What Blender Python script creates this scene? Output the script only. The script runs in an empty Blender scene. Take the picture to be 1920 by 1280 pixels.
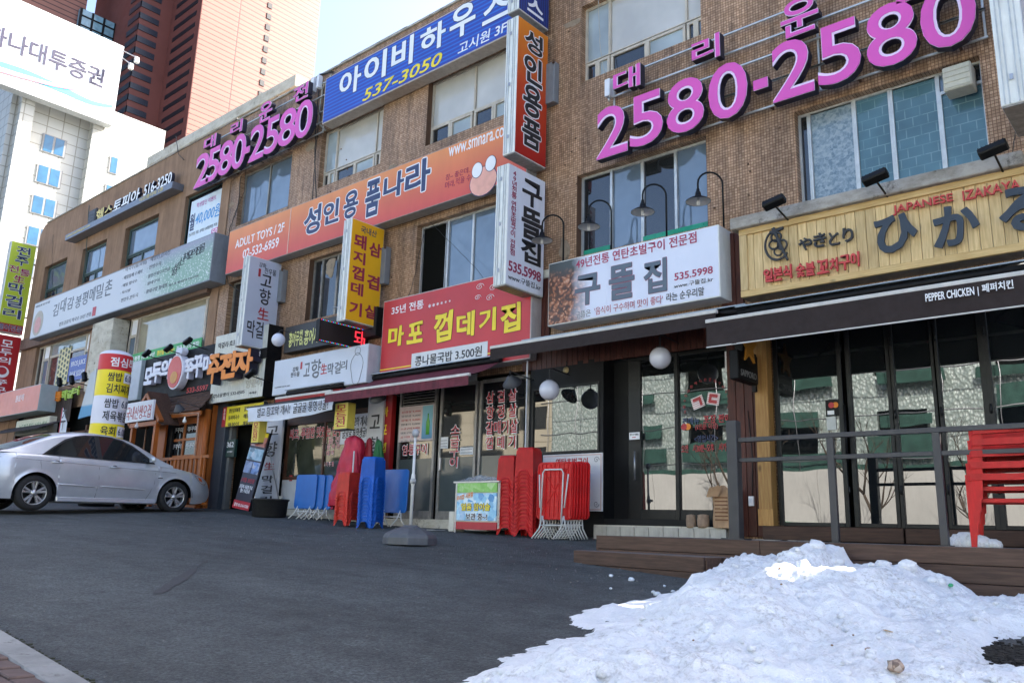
import bpy, bmesh, math, random
from mathutils import Vector, Matrix, noise
from math import radians, sin, cos, pi, sqrt, tan, atan2
random.seed(7)
SC = bpy.context.scene
COL = SC.collection
# ------------------------------------------------------------------ camera, sky, sun, exposure
FPX, YAW, PIT, ROL = 1550.0, radians(41.22), radians(12.793), radians(1.65)
_f = Vector((-sin(YAW)*cos(PIT), cos(YAW)*cos(PIT), sin(PIT)))
_r = Vector((cos(YAW), sin(YAW), 0))
_u = _r.cross(_f)
CR = cos(ROL)*_r + sin(ROL)*_u
CU = -sin(ROL)*_r + cos(ROL)*_u
CF = _f
cam_d = bpy.data.cameras.new('camera'); cam = bpy.data.objects.new('camera', cam_d); COL.objects.link(cam)
cam_d.sensor_width = 36; cam_d.lens = 36*FPX/1920; cam_d.clip_end = 2000; cam_d.clip_start = .05
m = Matrix((CR, CU, -CF)).transposed().to_4x4(); cam.matrix_world = m
SC.camera = cam
SUN_AZ, SUN_EL = radians(25), radians(38)
w = bpy.data.worlds.new('World'); SC.world = w; w.use_nodes = True
nt = w.node_tree; nt.nodes.clear()
sky = nt.nodes.new('ShaderNodeTexSky'); sky.sky_type = 'NISHITA'; sky.sun_disc = False
sky.sun_elevation = SUN_EL; sky.sun_rotation = SUN_AZ; sky.air_density = .8; sky.dust_density = 4.0; sky.ozone_density = 1.8
bg = nt.nodes.new('ShaderNodeBackground'); bg.inputs[1].default_value = .15
wo = nt.nodes.new('ShaderNodeOutputWorld')
nt.links.new(sky.outputs[0], bg.inputs[0]); nt.links.new(bg.outputs[0], wo.inputs[0])
sd = bpy.data.lights.new('sun', 'SUN'); sd.energy = 4.6; sd.angle = radians(.5); sd.color = (1, .95, .87)
so = bpy.data.objects.new('sun', sd); COL.objects.link(so)
sdir = Vector((sin(SUN_AZ)*cos(SUN_EL), cos(SUN_AZ)*cos(SUN_EL), sin(SUN_EL)))
so.rotation_euler = sdir.to_track_quat('Z', 'Y').to_euler()
SC.view_settings.view_transform = 'Standard'; SC.view_settings.look = 'None'
SC.view_settings.gamma = 1; SC.view_settings.use_curve_mapping = False
SC.view_settings.exposure = 2.05
try: SC.cycles.use_denoising = True
except Exception: pass
SC.cycles.max_bounces = 8; SC.cycles.diffuse_bounces = 4; SC.cycles.glossy_bounces = 4; SC.cycles.transmission_bounces = 4; SC.cycles.transparent_max_bounces = 8

# ------------------------------------------------------------------ measuring: a sight line meets a real plane
def ray(px, py): return CR*((px-960)/FPX) - CU*((py-640)/FPX) + CF
def P(px, py, Y=10.0):
    r = ray(px, py); t = Y/r.y; return (r.x*t, r.z*t)
def PX(px, py, X):
    r = ray(px, py); t = X/r.x; return (r.y*t, r.z*t)
def PZ(px, py, Z):
    r = ray(px, py); t = Z/r.z; return (r.x*t, r.y*t)

# ------------------------------------------------------------------ ground height
_GP = [(-5.48,7.37,-.352),(-3.76,7.02,-.42),(-16.9,6.2,.075),(-15.0,8.3,.125),(-6.94,9.9,-.046),(-17.7,10,.281),(-14.86,9.8,.157),(-11.4,9.8,.005),(-8.98,9.6,-.06),(-8.0,9.4,-.075),(-24,8,.36)]
def _pl(x, y): return -.04*x + .047*y - .878
_GR = [(a, b, c-_pl(a, b)) for a, b, c in _GP]
def G(x, y):
    n = d = 0.0
    for a, b, c in _GR:
        q = math.exp(-((x-a)**2+(y-b)**2)/2.2); n += q*c; d += q
    return _pl(x, y) + n/(d+.35)

# ------------------------------------------------------------------ mesh builder
class MB:
    def __init__(s): s.v = []; s.f = []; s.sm = []
    def add(s, vs, fs, smooth=False):
        o = len(s.v); s.v += [tuple(q) for q in vs]
        for f in fs: s.f.append(tuple(i+o for i in f)); s.sm.append(smooth)
        return s
    def box(s, x0, y0, z0, x1, y1, z1):
        if x1 < x0: x0, x1 = x1, x0
        if y1 < y0: y0, y1 = y1, y0
        if z1 < z0: z0, z1 = z1, z0
        return s.add([(x0,y0,z0),(x1,y0,z0),(x1,y1,z0),(x0,y1,z0),(x0,y0,z1),(x1,y0,z1),(x1,y1,z1),(x0,y1,z1)],
                     [(0,3,2,1),(4,5,6,7),(0,1,5,4),(1,2,6,5),(2,3,7,6),(3,0,4,7)])
    def hexa(s, b, t):   # two quads (bottom, top) joined
        return s.add(list(b)+list(t), [(3,2,1,0),(4,5,6,7),(0,1,5,4),(1,2,6,5),(2,3,7,6),(3,0,4,7)])
    def quad(s, *p): return s.add(p, [tuple(range(len(p)))])
    def bar(s, a, b, w, h, up=(0,0,1)):
        a = Vector(a); b = Vector(b); d = (b-a).normalized(); up = Vector(up)
        if abs(d.dot(up)) > .98: up = Vector((0,1,0))
        x = d.cross(up).normalized()*w/2; y = x.cross(d).normalized()*h/2
        return s.hexa([a-x-y,a+x-y,a+x+y,a-x+y],[b-x-y,b+x-y,b+x+y,b-x+y])
    def tube(s, pts, r, seg=8, closed=False):
        pts = [Vector(p) for p in pts]; n = len(pts); rs = r if isinstance(r, (list,tuple)) else [r]*n
        vs = []; ref = None
        for i, p in enumerate(pts):
            if closed: d = pts[(i+1)%n]-pts[i-1]
            else: d = pts[min(i+1,n-1)]-pts[max(i-1,0)]
            d.normalize()
            if ref is None:
                ref = Vector((0,0,1)) if abs(d.z) < .9 else Vector((1,0,0))
            u = (ref - d*ref.dot(d)).normalized(); ref = u; v = d.cross(u)
            for k in range(seg):
                a = 2*pi*k/seg; vs.append(p+(u*cos(a)+v*sin(a))*rs[i])
        fs = []
        for i in range(n if closed else n-1):
            for k in range(seg):
                a = i*seg+k; b = i*seg+(k+1)%seg; j = ((i+1)%n)*seg
                fs.append((a, b, j+(k+1)%seg, j+k))
        s.add(vs, fs, True)
        if not closed:
            o = len(s.v)-n*seg; s.f.append(tuple(o+k for k in range(seg))[::-1]); s.sm.append(False)
            s.f.append(tuple(o+(n-1)*seg+k for k in range(seg))); s.sm.append(False)
        return s
    def lathe(s, prof, seg=24, M=None, smooth=True):   # prof: (r,z)
        vs = []; 
        for r, z in prof:
            for k in range(seg):
                a = 2*pi*k/seg; p = Vector((r*cos(a), r*sin(a), z)); vs.append(M@p if M else p)
        fs = []
        for i in range(len(prof)-1):
            for k in range(seg): fs.append((i*seg+k, i*seg+(k+1)%seg, (i+1)*seg+(k+1)%seg, (i+1)*seg+k))
        return s.add(vs, fs, smooth)
    def prism(s, poly, f, d0, d1):    # poly of (a,b); f(a,b,d)->xyz
        n = len(poly)
        vs = [f(a, b, d0) for a, b in poly]+[f(a, b, d1) for a, b in poly]
        return s.add(vs, [tuple(range(n)), tuple(range(2*n-1, n-1, -1))]+[((i+1)%n, i, n+i, n+(i+1)%n) for i in range(n)])
    def build(s, name, mat, parent=None, bev=0, loc=None, smooth=None):
        me = bpy.data.meshes.new(name); me.from_pydata(s.v, [], s.f)
        if smooth is not None: sm = [smooth]*len(s.f)
        else: sm = s.sm
        me.polygons.foreach_set('use_smooth', sm)
        if bev:
            bm = bmesh.new(); bm.from_mesh(me); bmesh.ops.recalc_face_normals(bm, faces=bm.faces)
            es = [e for e in bm.edges if len(e.link_faces) == 2 and e.calc_face_angle(0) > .5]
            bmesh.ops.bevel(bm, geom=es, offset=bev, segments=1, affect='EDGES', clamp_overlap=True)
            bm.to_mesh(me); bm.free()
        me.materials.append(mat); me.update()
        o = bpy.data.objects.new(name, me); COL.objects.link(o)
        if parent: o.parent = parent
        if loc: o.location = loc
        return o

def tag(o, label=None, cat=None, group=None, kind=None):
    if label: o['label'] = label
    if cat: o['category'] = cat
    if group: o['group'] = group
    if kind: o['kind'] = kind
    return o
def thing(name, label, cat, loc=(0,0,0), rz=0, group=None):
    o = bpy.data.objects.new(name, None); COL.objects.link(o); o.empty_display_size = .1
    o.location = loc; o.rotation_euler = (0, 0, rz)
    return tag(o, label, cat, group)
def copy_thing(o, loc, rot=None, label=None):
    def cp(a, par):
        c = a.copy(); COL.objects.link(c); c.parent = par
        for ch in a.children: cp(ch, c)
        return c
    c = cp(o, None); c.location = loc
    if rot is not None: c.rotation_euler = rot
    if label: c['label'] = label
    return c

# ------------------------------------------------------------------ materials
_mc = {}
class N:
    def __init__(s, name):
        s.m = bpy.data.materials.new(name); s.m.use_nodes = True; s.t = s.m.node_tree; s.n = s.t.nodes
        s.b = s.n['Principled BSDF']; s.tc = None
    def new(s, t, **k):
        n = s.n.new(t)
        for a, v in k.items(): setattr(n, a, v)
        return n
    def co(s, scale=(1,1,1), kind='Object', rot=(0,0,0)):
        if not s.tc: s.tc = s.new('ShaderNodeTexCoord')
        mp = s.new('ShaderNodeMapping'); mp.inputs['Scale'].default_value = scale; mp.inputs['Rotation'].default_value = rot
        s.t.links.new(s.tc.outputs[kind], mp.inputs[0]); return mp.outputs[0]
    def L(s, a, b): s.t.links.new(a, b)
    def noise(s, scale, detail=4, vec=None, rough=.55):
        n = s.new('ShaderNodeTexNoise'); n.inputs['Scale'].default_value = scale; n.inputs['Detail'].default_value = detail; n.inputs['Roughness'].default_value = rough
        s.L(vec if vec is not None else s.co(), n.inputs['Vector']); return n.outputs['Fac']
    def ramp(s, fac, stops):
        r = s.new('ShaderNodeValToRGB'); e = r.color_ramp.elements
        while len(e) < len(stops): e.new(.5)
        for i, (p, c) in enumerate(stops):
            e[i].position = p; e[i].color = (c, c, c, 1) if isinstance(c, (int,float)) else (*c, 1)
        s.L(fac, r.inputs[0]); return r.outputs[0]
    def mix(s, a, b, fac=.5, mode='MIX'):
        n = s.new('ShaderNodeMix', data_type='RGBA', blend_type=mode)
        for inp, v in ((n.inputs[0], fac), (n.inputs[6], a), (n.inputs[7], b)):
            if hasattr(v, 'node'): s.L(v, inp)
            elif isinstance(v, (int,float)) and inp == n.inputs[0]: inp.default_value = v
            else: inp.default_value = (*((v,)*3 if isinstance(v,(int,float)) else v), 1)
        return n.outputs[2]
    def math(s, op, a, b=0):
        n = s.new('ShaderNodeMath', operation=op)
        for i, v in enumerate((a, b)):
            if hasattr(v, 'node'): s.L(v, n.inputs[i])
            else: n.inputs[i].default_value = v
        return n.outputs[0]
    def sep(s, vec):
        n = s.new('ShaderNodeSeparateXYZ'); s.L(vec, n.inputs[0]); return n.outputs
    def bump(s, h, strength=.3, dist=.01):
        b = s.new('ShaderNodeBump'); b.inputs['Strength'].default_value = strength; b.inputs['Distance'].default_value = dist
        s.L(h, b.inputs['Height']); s.L(b.outputs[0], s.b.inputs['Normal'])
    def col(s, c):
        if hasattr(c, 'node'): s.L(c, s.b.inputs['Base Color'])
        else: s.b.inputs['Base Color'].default_value = (*c, 1)
    def set(s, rough=None, metal=None, spec=None, coat=None, trans=None, alpha=None):
        for k, v in (('Roughness',rough),('Metallic',metal),('Specular IOR Level',spec),('Coat Weight',coat),('Transmission Weight',trans),('Alpha',alpha)):
            if v is None: continue
            if hasattr(v, 'node'): s.L(v, s.b.inputs[k])
            else: s.b.inputs[k].default_value = v
def M(name, c, rough=.55, var=.12, scale=6, bump=0, bscale=60, metal=0, spec=.4, coat=0, dirt=0):
    """painted or moulded surface: slow tone changes, dust streaks and grain"""
    if name in _mc: return _mc[name]
    n = N(name)
    f = n.ramp(n.noise(scale, 5), [(.3, 1-var), (.7, 1+var*.6)])
    c2 = n.mix(c, f, 1, 'MULTIPLY')
    if dirt:
        d = n.ramp(n.noise(3.5, 7, n.co((3,3,.7)), .7), [(.42, 1), (.75, 1-dirt)])
        c2 = n.mix(c2, d, 1, 'MULTIPLY')
    n.col(c2); n.set(rough=n.ramp(n.noise(scale*3), [(.2, max(.02, rough-.08)), (.8, min(1, rough+.1))]), metal=metal, spec=spec, coat=coat)
    if bump: n.bump(n.noise(bscale, 4), bump, .004)
    _mc[name] = n.m; return n.m
def glass_mat(name, c, rough=.03, spec=.9, var=.2, ior=1.5):
    """window pane: shade of what stands behind it, with mirror reflection and faint waviness"""
    if name in _mc: return _mc[name]
    n = N(name); n.col(n.mix(c, n.ramp(n.noise(1.3, 3), [(.3, 1-var), (.7, 1+var)]), 1, 'MULTIPLY'))
    n.set(rough=rough, spec=.5); n.b.inputs['IOR'].default_value = ior
    n.bump(n.noise(1.6, 1), .06, .02); _mc[name] = n.m; return n.m
def wood_mat(name, c, c2, axis='z', rough=.55, knots=True):
    n = N(name)
    sc = {'z': (9,9,.7), 'x': (.7,9,9), 'y': (9,.7,9)}[axis]
    oi = n.new('ShaderNodeObjectInfo')
    add = n.new('ShaderNodeVectorMath', operation='ADD'); n.L(n.co(sc), add.inputs[0]); 
    mul = n.new('ShaderNodeVectorMath', operation='SCALE'); n.L(oi.outputs['Location'], mul.inputs[0]); mul.inputs[3].default_value = 3.7
    cmb = n.new('ShaderNodeCombineXYZ'); n.L(n.math('MULTIPLY', oi.outputs['Random'], 30), cmb.inputs[0]); n.L(n.math('MULTIPLY', oi.outputs['Random'], 17), cmb.inputs[2])
    n.L(cmb.outputs[0], add.inputs[1])
    g = n.noise(5, 6, add.outputs[0], .6)
    base = n.mix(c, c2, n.ramp(g, [(.35, 0), (.62, 1)]))
    base = n.mix(base, n.ramp(oi.outputs['Random'], [(0, .84), (1, 1.12)]), 1, 'MULTIPLY')
    if knots:
        k = n.new('ShaderNodeTexVoronoi'); k.inputs['Scale'].default_value = 1.1
        ksc = {'z': (4,4,2), 'x': (2,4,4), 'y': (4,2,4)}[axis]
        ad2 = n.new('ShaderNodeVectorMath', operation='ADD'); n.L(n.co(ksc), ad2.inputs[0]); n.L(cmb.outputs[0], ad2.inputs[1]); n.L(ad2.outputs[0], k.inputs['Vector'])
        base = n.mix(base, tuple(q*.3 for q in c2), n.ramp(k.outputs['Distance'], [(.05, .85), (.13, 0)]))
    n.col(base); n.set(rough=rough, spec=.3); n.bump(g, .25, .004); return n.m
# ------------------------------------------------------------------ special surfaces
def m_mosaic():
    n = N('mosaic_tiles'); co = n.co((1,1,1), rot=(radians(-90),0,0))
    # small square ceramic tiles, 4 cm pitch, in world X and Z
    sp = n.sep(n.co()); cb = n.new('ShaderNodeCombineXYZ'); n.L(sp[0], cb.inputs[0]); n.L(sp[2], cb.inputs[1])
    br = n.new('ShaderNodeTexBrick', offset=0, squash=1); br.inputs['Scale'].default_value = 1
    br.inputs['Brick Width'].default_value = .041; br.inputs['Row Height'].default_value = .041; br.inputs['Mortar Size'].default_value = .0042; br.inputs['Mortar Smooth'].default_value = .3
    br.inputs['Color1'].default_value = (.58,.365,.225,1); br.inputs['Color2'].default_value = (.34,.195,.105,1); br.inputs['Mortar'].default_value = (.17,.09,.052,1)
    n.L(cb.outputs[0], br.inputs['Vector'])
    big = n.ramp(n.noise(.55, 5, None, .6), [(.3, .70), (.7, 1.15)])
    c = n.mix(br.outputs['Color'], big, 1, 'MULTIPLY')
    st = n.ramp(n.noise(2.2, 8, n.co((3.2,3.2,.35)), .7), [(.36, 1), (.66, .46)])   # rain streaks
    c = n.mix(c, st, 1, 'MULTIPLY')
    ch = n.ramp(n.noise(1.5, 9, n.co((1,1,1.3)), .78), [(.69, 0), (.705, 1)])        # lost patches of tile down to the render
    c = n.mix(c, (.33,.27,.2), n.math('MULTIPLY', ch, .8))
    n.col(c); n.set(rough=n.ramp(br.outputs['Fac'], [(0,.42),(1,.85)]), spec=.4); n.bump(n.math('SUBTRACT', 1, br.outputs['Fac']), .5, .004); return n.m
def m_plaster():
    n = N('brown_render'); c = n.mix((.34,.215,.14), (.23,.14,.09), n.ramp(n.noise(1.1, 7, None, .65), [(.3,0),(.7,1)]))
    c = n.mix(c, n.ramp(n.noise(2.2, 8, n.co((3,3,.3)), .7), [(.4,1),(.75,.66)]), 1, 'MULTIPLY')
    c = n.mix(c, (.42,.33,.27), n.math('MULTIPLY', n.ramp(n.noise(2.6, 9, n.co((1,1,.6)), .8), [(.68,0),(.72,1)]), .6))
    n.col(c); n.set(rough=.85, spec=.2); n.bump(n.noise(55, 6), .5, .01); return n.m
def m_concrete(name='stained_concrete', a=(.40,.37,.33), b=(.2,.18,.15)):
    n = N(name); c = n.mix(a, b, n.ramp(n.noise(2.1, 9, n.co((1,1,2)), .72), [(.42,0),(.66,1)]))
    c = n.mix(c, (.05,.045,.035), n.math('MULTIPLY', n.ramp(n.noise(6, 9, n.co((1,1,.8)), .75), [(.56,0),(.66,1)]), .75))
    n.col(c); n.set(rough=.9, spec=.2); n.bump(n.noise(30, 8), .5, .012); return n.m
def m_asphalt():
    n = N('asphalt'); f = n.noise(.45, 6, None, .6); sp = n.sep(n.co())
    c = n.mix((.060,.066,.066), (.098,.106,.105), n.ramp(f, [(.3,0),(.7,1)]))
    g = n.noise(48, 6, None, .85); c = n.mix(c, n.ramp(g, [(.34,.30),(.5,1),(.64,1.9)]), 1, 'MULTIPLY')
    c = n.mix(c, n.ramp(n.noise(5, 8, None, .78), [(.35,.70),(.65,1.22)]), 1, 'MULTIPLY')
    v = n.new('ShaderNodeTexVoronoi'); v.inputs['Scale'].default_value = 75; n.L(n.co(), v.inputs['Vector'])
    agg = n.ramp(v.outputs['Distance'], [(.1,1),(.22,0)]); pick = n.ramp(v.outputs['Color'], [(.82,0),(.9,1)])
    c = n.mix(c, (.22,.21,.2), n.math('MULTIPLY', n.math('MULTIPLY', agg, pick), .8))
    w_ = n.ramp(n.noise(1.3, 8, n.co((.35,1.4,1), rot=(0,0,radians(-28))), .7), [(.45,1),(.70,.60)])   # worn, rough bands
    c = n.mix(c, w_, 1, 'MULTIPLY')
    n.col(c); n.set(rough=n.ramp(f, [(.3,.62),(.7,.85)]), spec=.35)
    h = n.math('ADD', n.math('MULTIPLY', v.outputs['Distance'], 1), n.math('MULTIPLY', n.noise(42, 6, None, .7), 1.4)); n.bump(h, .8, .018); return n.m
def m_snow():
    n = N('old_snow'); f = n.noise(3, 8, None, .65)
    c = n.mix((.93,.93,.935), (.78,.80,.82), n.ramp(f, [(.4,0),(.7,1)]))
    d = n.ramp(n.noise(26, 9, None, .75), [(.50,0),(.62,1)]); area = n.ramp(n.noise(1.7, 4), [(.38,0),(.6,1)])
    c = n.mix(c, (.33,.30,.26), n.math('MULTIPLY', n.math('MULTIPLY', d, area), .55))
    v = n.new('ShaderNodeTexVoronoi'); v.inputs['Scale'].default_value = 34; n.L(n.co(), v.inputs['Vector'])
    sp = n.math('MULTIPLY', n.ramp(v.outputs['Distance'], [(.05,1),(.12,0)]), n.ramp(v.outputs['Color'], [(.88,0),(.92,1)]))
    c = n.mix(c, (.12,.1,.08), n.math('MULTIPLY', sp, .8))
    n.col(c); n.set(rough=.55, spec=.3); n.b.inputs['Subsurface Weight'].default_value = .06; n.b.inputs['Subsurface Radius'].default_value = (.02,.03,.045); n.b.inputs['Subsurface Scale'].default_value = 1
    n.bump(n.math('ADD', n.noise(22, 8, None, .7), n.math('MULTIPLY', n.noise(90, 4), .5)), 1.0, .022); return n.m
def m_grad(name, stops, h, along=2, rough=.45, sheet=True):
    """printed face: a colour run along one local axis over h metres"""
    n = N(name); z = n.sep(n.co())[along]; f = n.math('DIVIDE', z, h)
    c = n.ramp(f, stops); c = n.mix(c, n.ramp(n.noise(1.2, 5, n.co((2,2,.6))), [(.3,.92),(.7,1.04)]), 1, 'MULTIPLY')
    n.col(c); n.set(rough=rough, spec=.35); return n.m
def m_stripe(name, a, b, pitch, duty=.4, along=2, rough=.45):
    n = N(name); z = n.sep(n.co())[along]; f = n.math('FRACT', n.math('DIVIDE', z, pitch))
    c = n.mix(a, b, n.math('LESS_THAN', f, duty)); c = n.mix(c, n.ramp(n.noise(1.2, 5), [(.3,.9),(.7,1.05)]), 1, 'MULTIPLY'); n.col(c); n.set(rough=rough, spec=.35); return n.m
def m_panels(name, c, line, pw, ph, mort, var=.04, rough=.5, horiz_only=False, axis=1, bump=.3):
    """cladding or coursed stone on faces that run along `axis` (0 = X, 1 = Y) with height Z"""
    n = N(name); sp = n.sep(n.co()); cb = n.new('ShaderNodeCombineXYZ'); n.L(n.math('ADD', sp[0], sp[1]), cb.inputs[0]); n.L(sp[2], cb.inputs[1])
    br = n.new('ShaderNodeTexBrick', offset=0); br.inputs['Scale'].default_value = 1; br.inputs['Brick Width'].default_value = pw; br.inputs['Row Height'].default_value = ph; br.inputs['Mortar Size'].default_value = mort
    br.inputs['Color1'].default_value = (*[q*(1+var) for q in c], 1); br.inputs['Color2'].default_value = (*[q*(1-var) for q in c], 1); br.inputs['Mortar'].default_value = (*line, 1)
    n.L(cb.outputs[0], br.inputs['Vector']); n.col(n.mix(br.outputs['Color'], n.ramp(n.noise(.12, 5), [(.3,.9),(.7,1.06)]), 1, 'MULTIPLY')); n.set(rough=rough, spec=.3)
    if bump: n.bump(n.math('SUBTRACT', 1, br.outputs['Fac']), bump, .03)
    return n.m
def m_photo(name, cols, scale=14, rough=.4, stretch=(1,1,1), bias=.5):
    """a printed picture too small to read: clumps of its colours"""
    n = N(name); v = n.new('ShaderNodeTexVoronoi'); v.inputs['Scale'].default_value = scale; n.L(n.co(stretch), v.inputs['Vector'])
    f = n.mix(v.outputs['Color'], n.noise(scale*.7, 6, n.co(stretch), .7), bias)
    k = len(cols); n.col(n.ramp(f, [(.2+.6*i/(k-1), q) for i, q in enumerate(cols)])); n.set(rough=rough); return n.m
def m_lattice(name, base, line):
    n = N(name); sp = n.sep(n.co()); cb = n.new('ShaderNodeCombineXYZ'); n.L(sp[0], cb.inputs[0]); n.L(sp[2], cb.inputs[1])
    br = n.new('ShaderNodeTexBrick', offset=.5); br.inputs['Scale'].default_value = 1; br.inputs['Brick Width'].default_value = .17; br.inputs['Row Height'].default_value = .13; br.inputs['Mortar Size'].default_value = .006
    n.L(cb.outputs[0], br.inputs['Vector']); c = n.mix(base, n.ramp(n.noise(1.3,3), [(.3,.7),(.7,1.25)]), 1, 'MULTIPLY')
    b2 = n.new('ShaderNodeTexBrick', offset=.0); b2.inputs['Scale'].default_value = 1; b2.inputs['Brick Width'].default_value = .34; b2.inputs['Row Height'].default_value = .26; b2.inputs['Mortar Size'].default_value = .03; n.L(cb.outputs[0], b2.inputs['Vector'])
    n.col(n.mix(c, line, n.math('MULTIPLY', n.math('MULTIPLY', br.outputs['Fac'], .24), n.math('SUBTRACT', 1, n.math('MULTIPLY', b2.outputs['Fac'], .5))))); n.set(rough=.06, spec=.5); return n.m
def m_lattice_old(name, base, line):
    n = N(name); sp = n.sep(n.co()); P_ = .17
    def band(ax, ph, wd):   # distance to a grid line
        f = n.math('FRACT', n.math('ADD', n.math('DIVIDE', sp[ax], P_), ph)); return n.math('LESS_THAN', n.math('ABSOLUTE', n.math('SUBTRACT', f, .5)), wd)
    ck = n.math('MODULO', n.math('ADD', n.math('FLOOR', n.math('DIVIDE', n.math('ADD', sp[0], 50), P_)), n.math('FLOOR', n.math('DIVIDE', n.math('ADD', sp[2], 50), P_*1.0))), 2)
    a = n.math('MULTIPLY', band(0, 0, .035), ck); b = n.math('MULTIPLY', band(2, 0, .035), n.math('SUBTRACT', 1, ck))
    c1 = n.math('MULTIPLY', band(0, .5, .03), band(2, .25, .12)); 
    l = n.math('MINIMUM', 1, n.math('ADD', n.math('ADD', a, b), c1))
    n.col(n.mix(n.mix(base, n.ramp(n.noise(1.3,3), [(.3,.8),(.7,1.15)]), 1, 'MULTIPLY'), line, n.math('MULTIPLY', l, .6))); n.set(rough=.06, spec=.5); return n.m

MOSAIC = m_mosaic(); PLASTER = m_plaster(); CONC = m_concrete(); ASPH = m_asphalt(); SNOW = m_snow()
CONC_L = m_concrete('pale_concrete', (.55,.52,.44), (.38,.34,.27))
WHITE = M('white_acrylic', (.68,.70,.76), .4, .05, 2, dirt=.1)
ALU = M('aluminium', (.55,.55,.54), .38, .12, 12, metal=.5, dirt=.25)
ALU_D = M('weathered_aluminium', (.30,.28,.25), .5, .2, 9, metal=.35, dirt=.4)
CREAMF = M('cream_window_frame', (.50,.44,.36), .5, .12, 8, dirt=.25)
BLACK = M('black_paint', (.008,.008,.009), .5, .3, 6, spec=.2, dirt=.2)
BLACKM = M('black_panel', (.011,.011,.012), .55, .25, 2, spec=.2)
DGREY = M('dark_grey_paint', (.045,.047,.055), .5, .2, 6)
STEELG = M('steel', (.4,.4,.42), .35, .1, 10, metal=.8)
CABLE = M('cable', (.02,.02,.02), .6)
GREENF = M('dark_green_frame', (.05,.085,.075), .5, .2, 8, dirt=.3)
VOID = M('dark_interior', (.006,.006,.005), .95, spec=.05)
RUST = M('rusty_bracket', (.11,.06,.035), .8, .3, 20)
G_SKY = glass_mat('pane_sky', (.11,.15,.20), ior=1.9)
G_DARK = glass_mat('pane_dark', (.018,.02,.022), ior=1.75)
G_BLIND = glass_mat('pane_with_blind', (.46,.445,.42), ior=1.55, var=.12)
G_CURT = glass_mat('pane_with_curtain', (.30,.34,.35), ior=1.6)
G_SHOP = glass_mat('shop_pane', (.010,.012,.013), rough=.008, ior=2.05, var=.1)
INK = M('ink_black', (.02,.02,.024), .45, .1)
INKN = M('ink_navy', (.03,.045,.12), .45, .1)
INKG = M('ink_grey', (.11,.12,.14), .45, .1)
INKR = M('ink_red', (.42,.03,.04), .45, .1)
INKM = M('ink_maroon', (.30,.02,.07), .45, .1)
INKW = M('ink_white', (.78,.78,.80), .45, .03)
INKY = M('ink_yellow', (.80,.62,.03), .45, .06)

# ------------------------------------------------------------------ lettering
_tx = {}
def glyphs(s, off=0.0, res=3, line=1.0, spacing=1.0, shear=0.0):
    k = (s, round(off,4), res, line, spacing, shear)
    if k in _tx: return _tx[k]
    c = bpy.data.curves.new('t', 'FONT'); c.body = s; c.extrude = .05; c.offset = off; c.resolution_u = res
    c.align_x = 'CENTER'; c.space_line = line; c.space_character = spacing; c.shear = shear
    o = bpy.data.objects.new('t', c)
    me = bpy.data.meshes.new_from_object(o)
    vs = [tuple(v.co) for v in me.vertices]; fs = [tuple(p.vertices) for p in me.polygons]
    bpy.data.objects.remove(o); bpy.data.curves.remove(c); bpy.data.meshes.remove(me)
    bb = (min(v[0] for v in vs), min(v[1] for v in vs), max(v[0] for v in vs), max(v[1] for v in vs))
    _tx[k] = (vs, fs, bb); return _tx[k]
def T(parent, s, rect, mat, off=.0, depth=.004, y=-.004, name='lettering', outline=None, line=1.0, spacing=1.0, shear=0.0, brush=0.0, tilt=0.0, res=3):
    """letters on the plane y of their parent, filling rect (x0, z0, x1, z1)"""
    x0, z0, x1, z1 = rect; _, _, bb = glyphs(s, min(off, .02), res, line, spacing, shear)
    sx = (x1-x0)/max(1e-6, bb[2]-bb[0]); sz = (z1-z0)/max(1e-6, bb[3]-bb[1]); sd_ = hash(s) % 97 if False else sum(map(ord, s)) % 97
    def mk(o_, mt, yb, dp, nm, spread=0):
        vs, fs, _ = glyphs(s, min(o_, .02), res, line, spacing, shear); out = []; spread += max(0, o_-.02); nv = len(vs)
        if spread: fs = [tuple(i+k*nv for i in f) for k in range(9) for f in fs]; vs = [(a+(spread*cos(k*pi/4) if k < 8 else 0), b+(spread*sin(k*pi/4) if k < 8 else 0), c+.0045*k*(.004/max(.004, dp))) for k in range(9) for a, b, c in vs]
        for a, b, c in vs:
            if brush:
                a += brush*noise.noise((a*3.1+sd_, b*3.1, 0)); b += brush*noise.noise((a*2.7, b*3.3+sd_, 5))
            px = x0+(a-bb[0])*sx; pz = z0+(b-bb[1])*sz + tilt*(px-x0)
            out.append((px, yb-(c+.05)/.1*dp, pz))
        q = MB(); q.v = out; q.f = fs; q.sm = [False]*len(fs); return q.build(nm, mt, parent)
    if outline:
        omat, oe = outline; mk(off, omat, y, max(.002, depth*.5) if depth < .02 else depth*.97, name+'_outline', oe)
        if depth < .02: return mk(off, mat, y-max(.002, depth*.5)-.001, depth*.5, name)
        return mk(off, mat, y-.002, depth, name)
    return mk(off, mat, y, depth, name)

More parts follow.
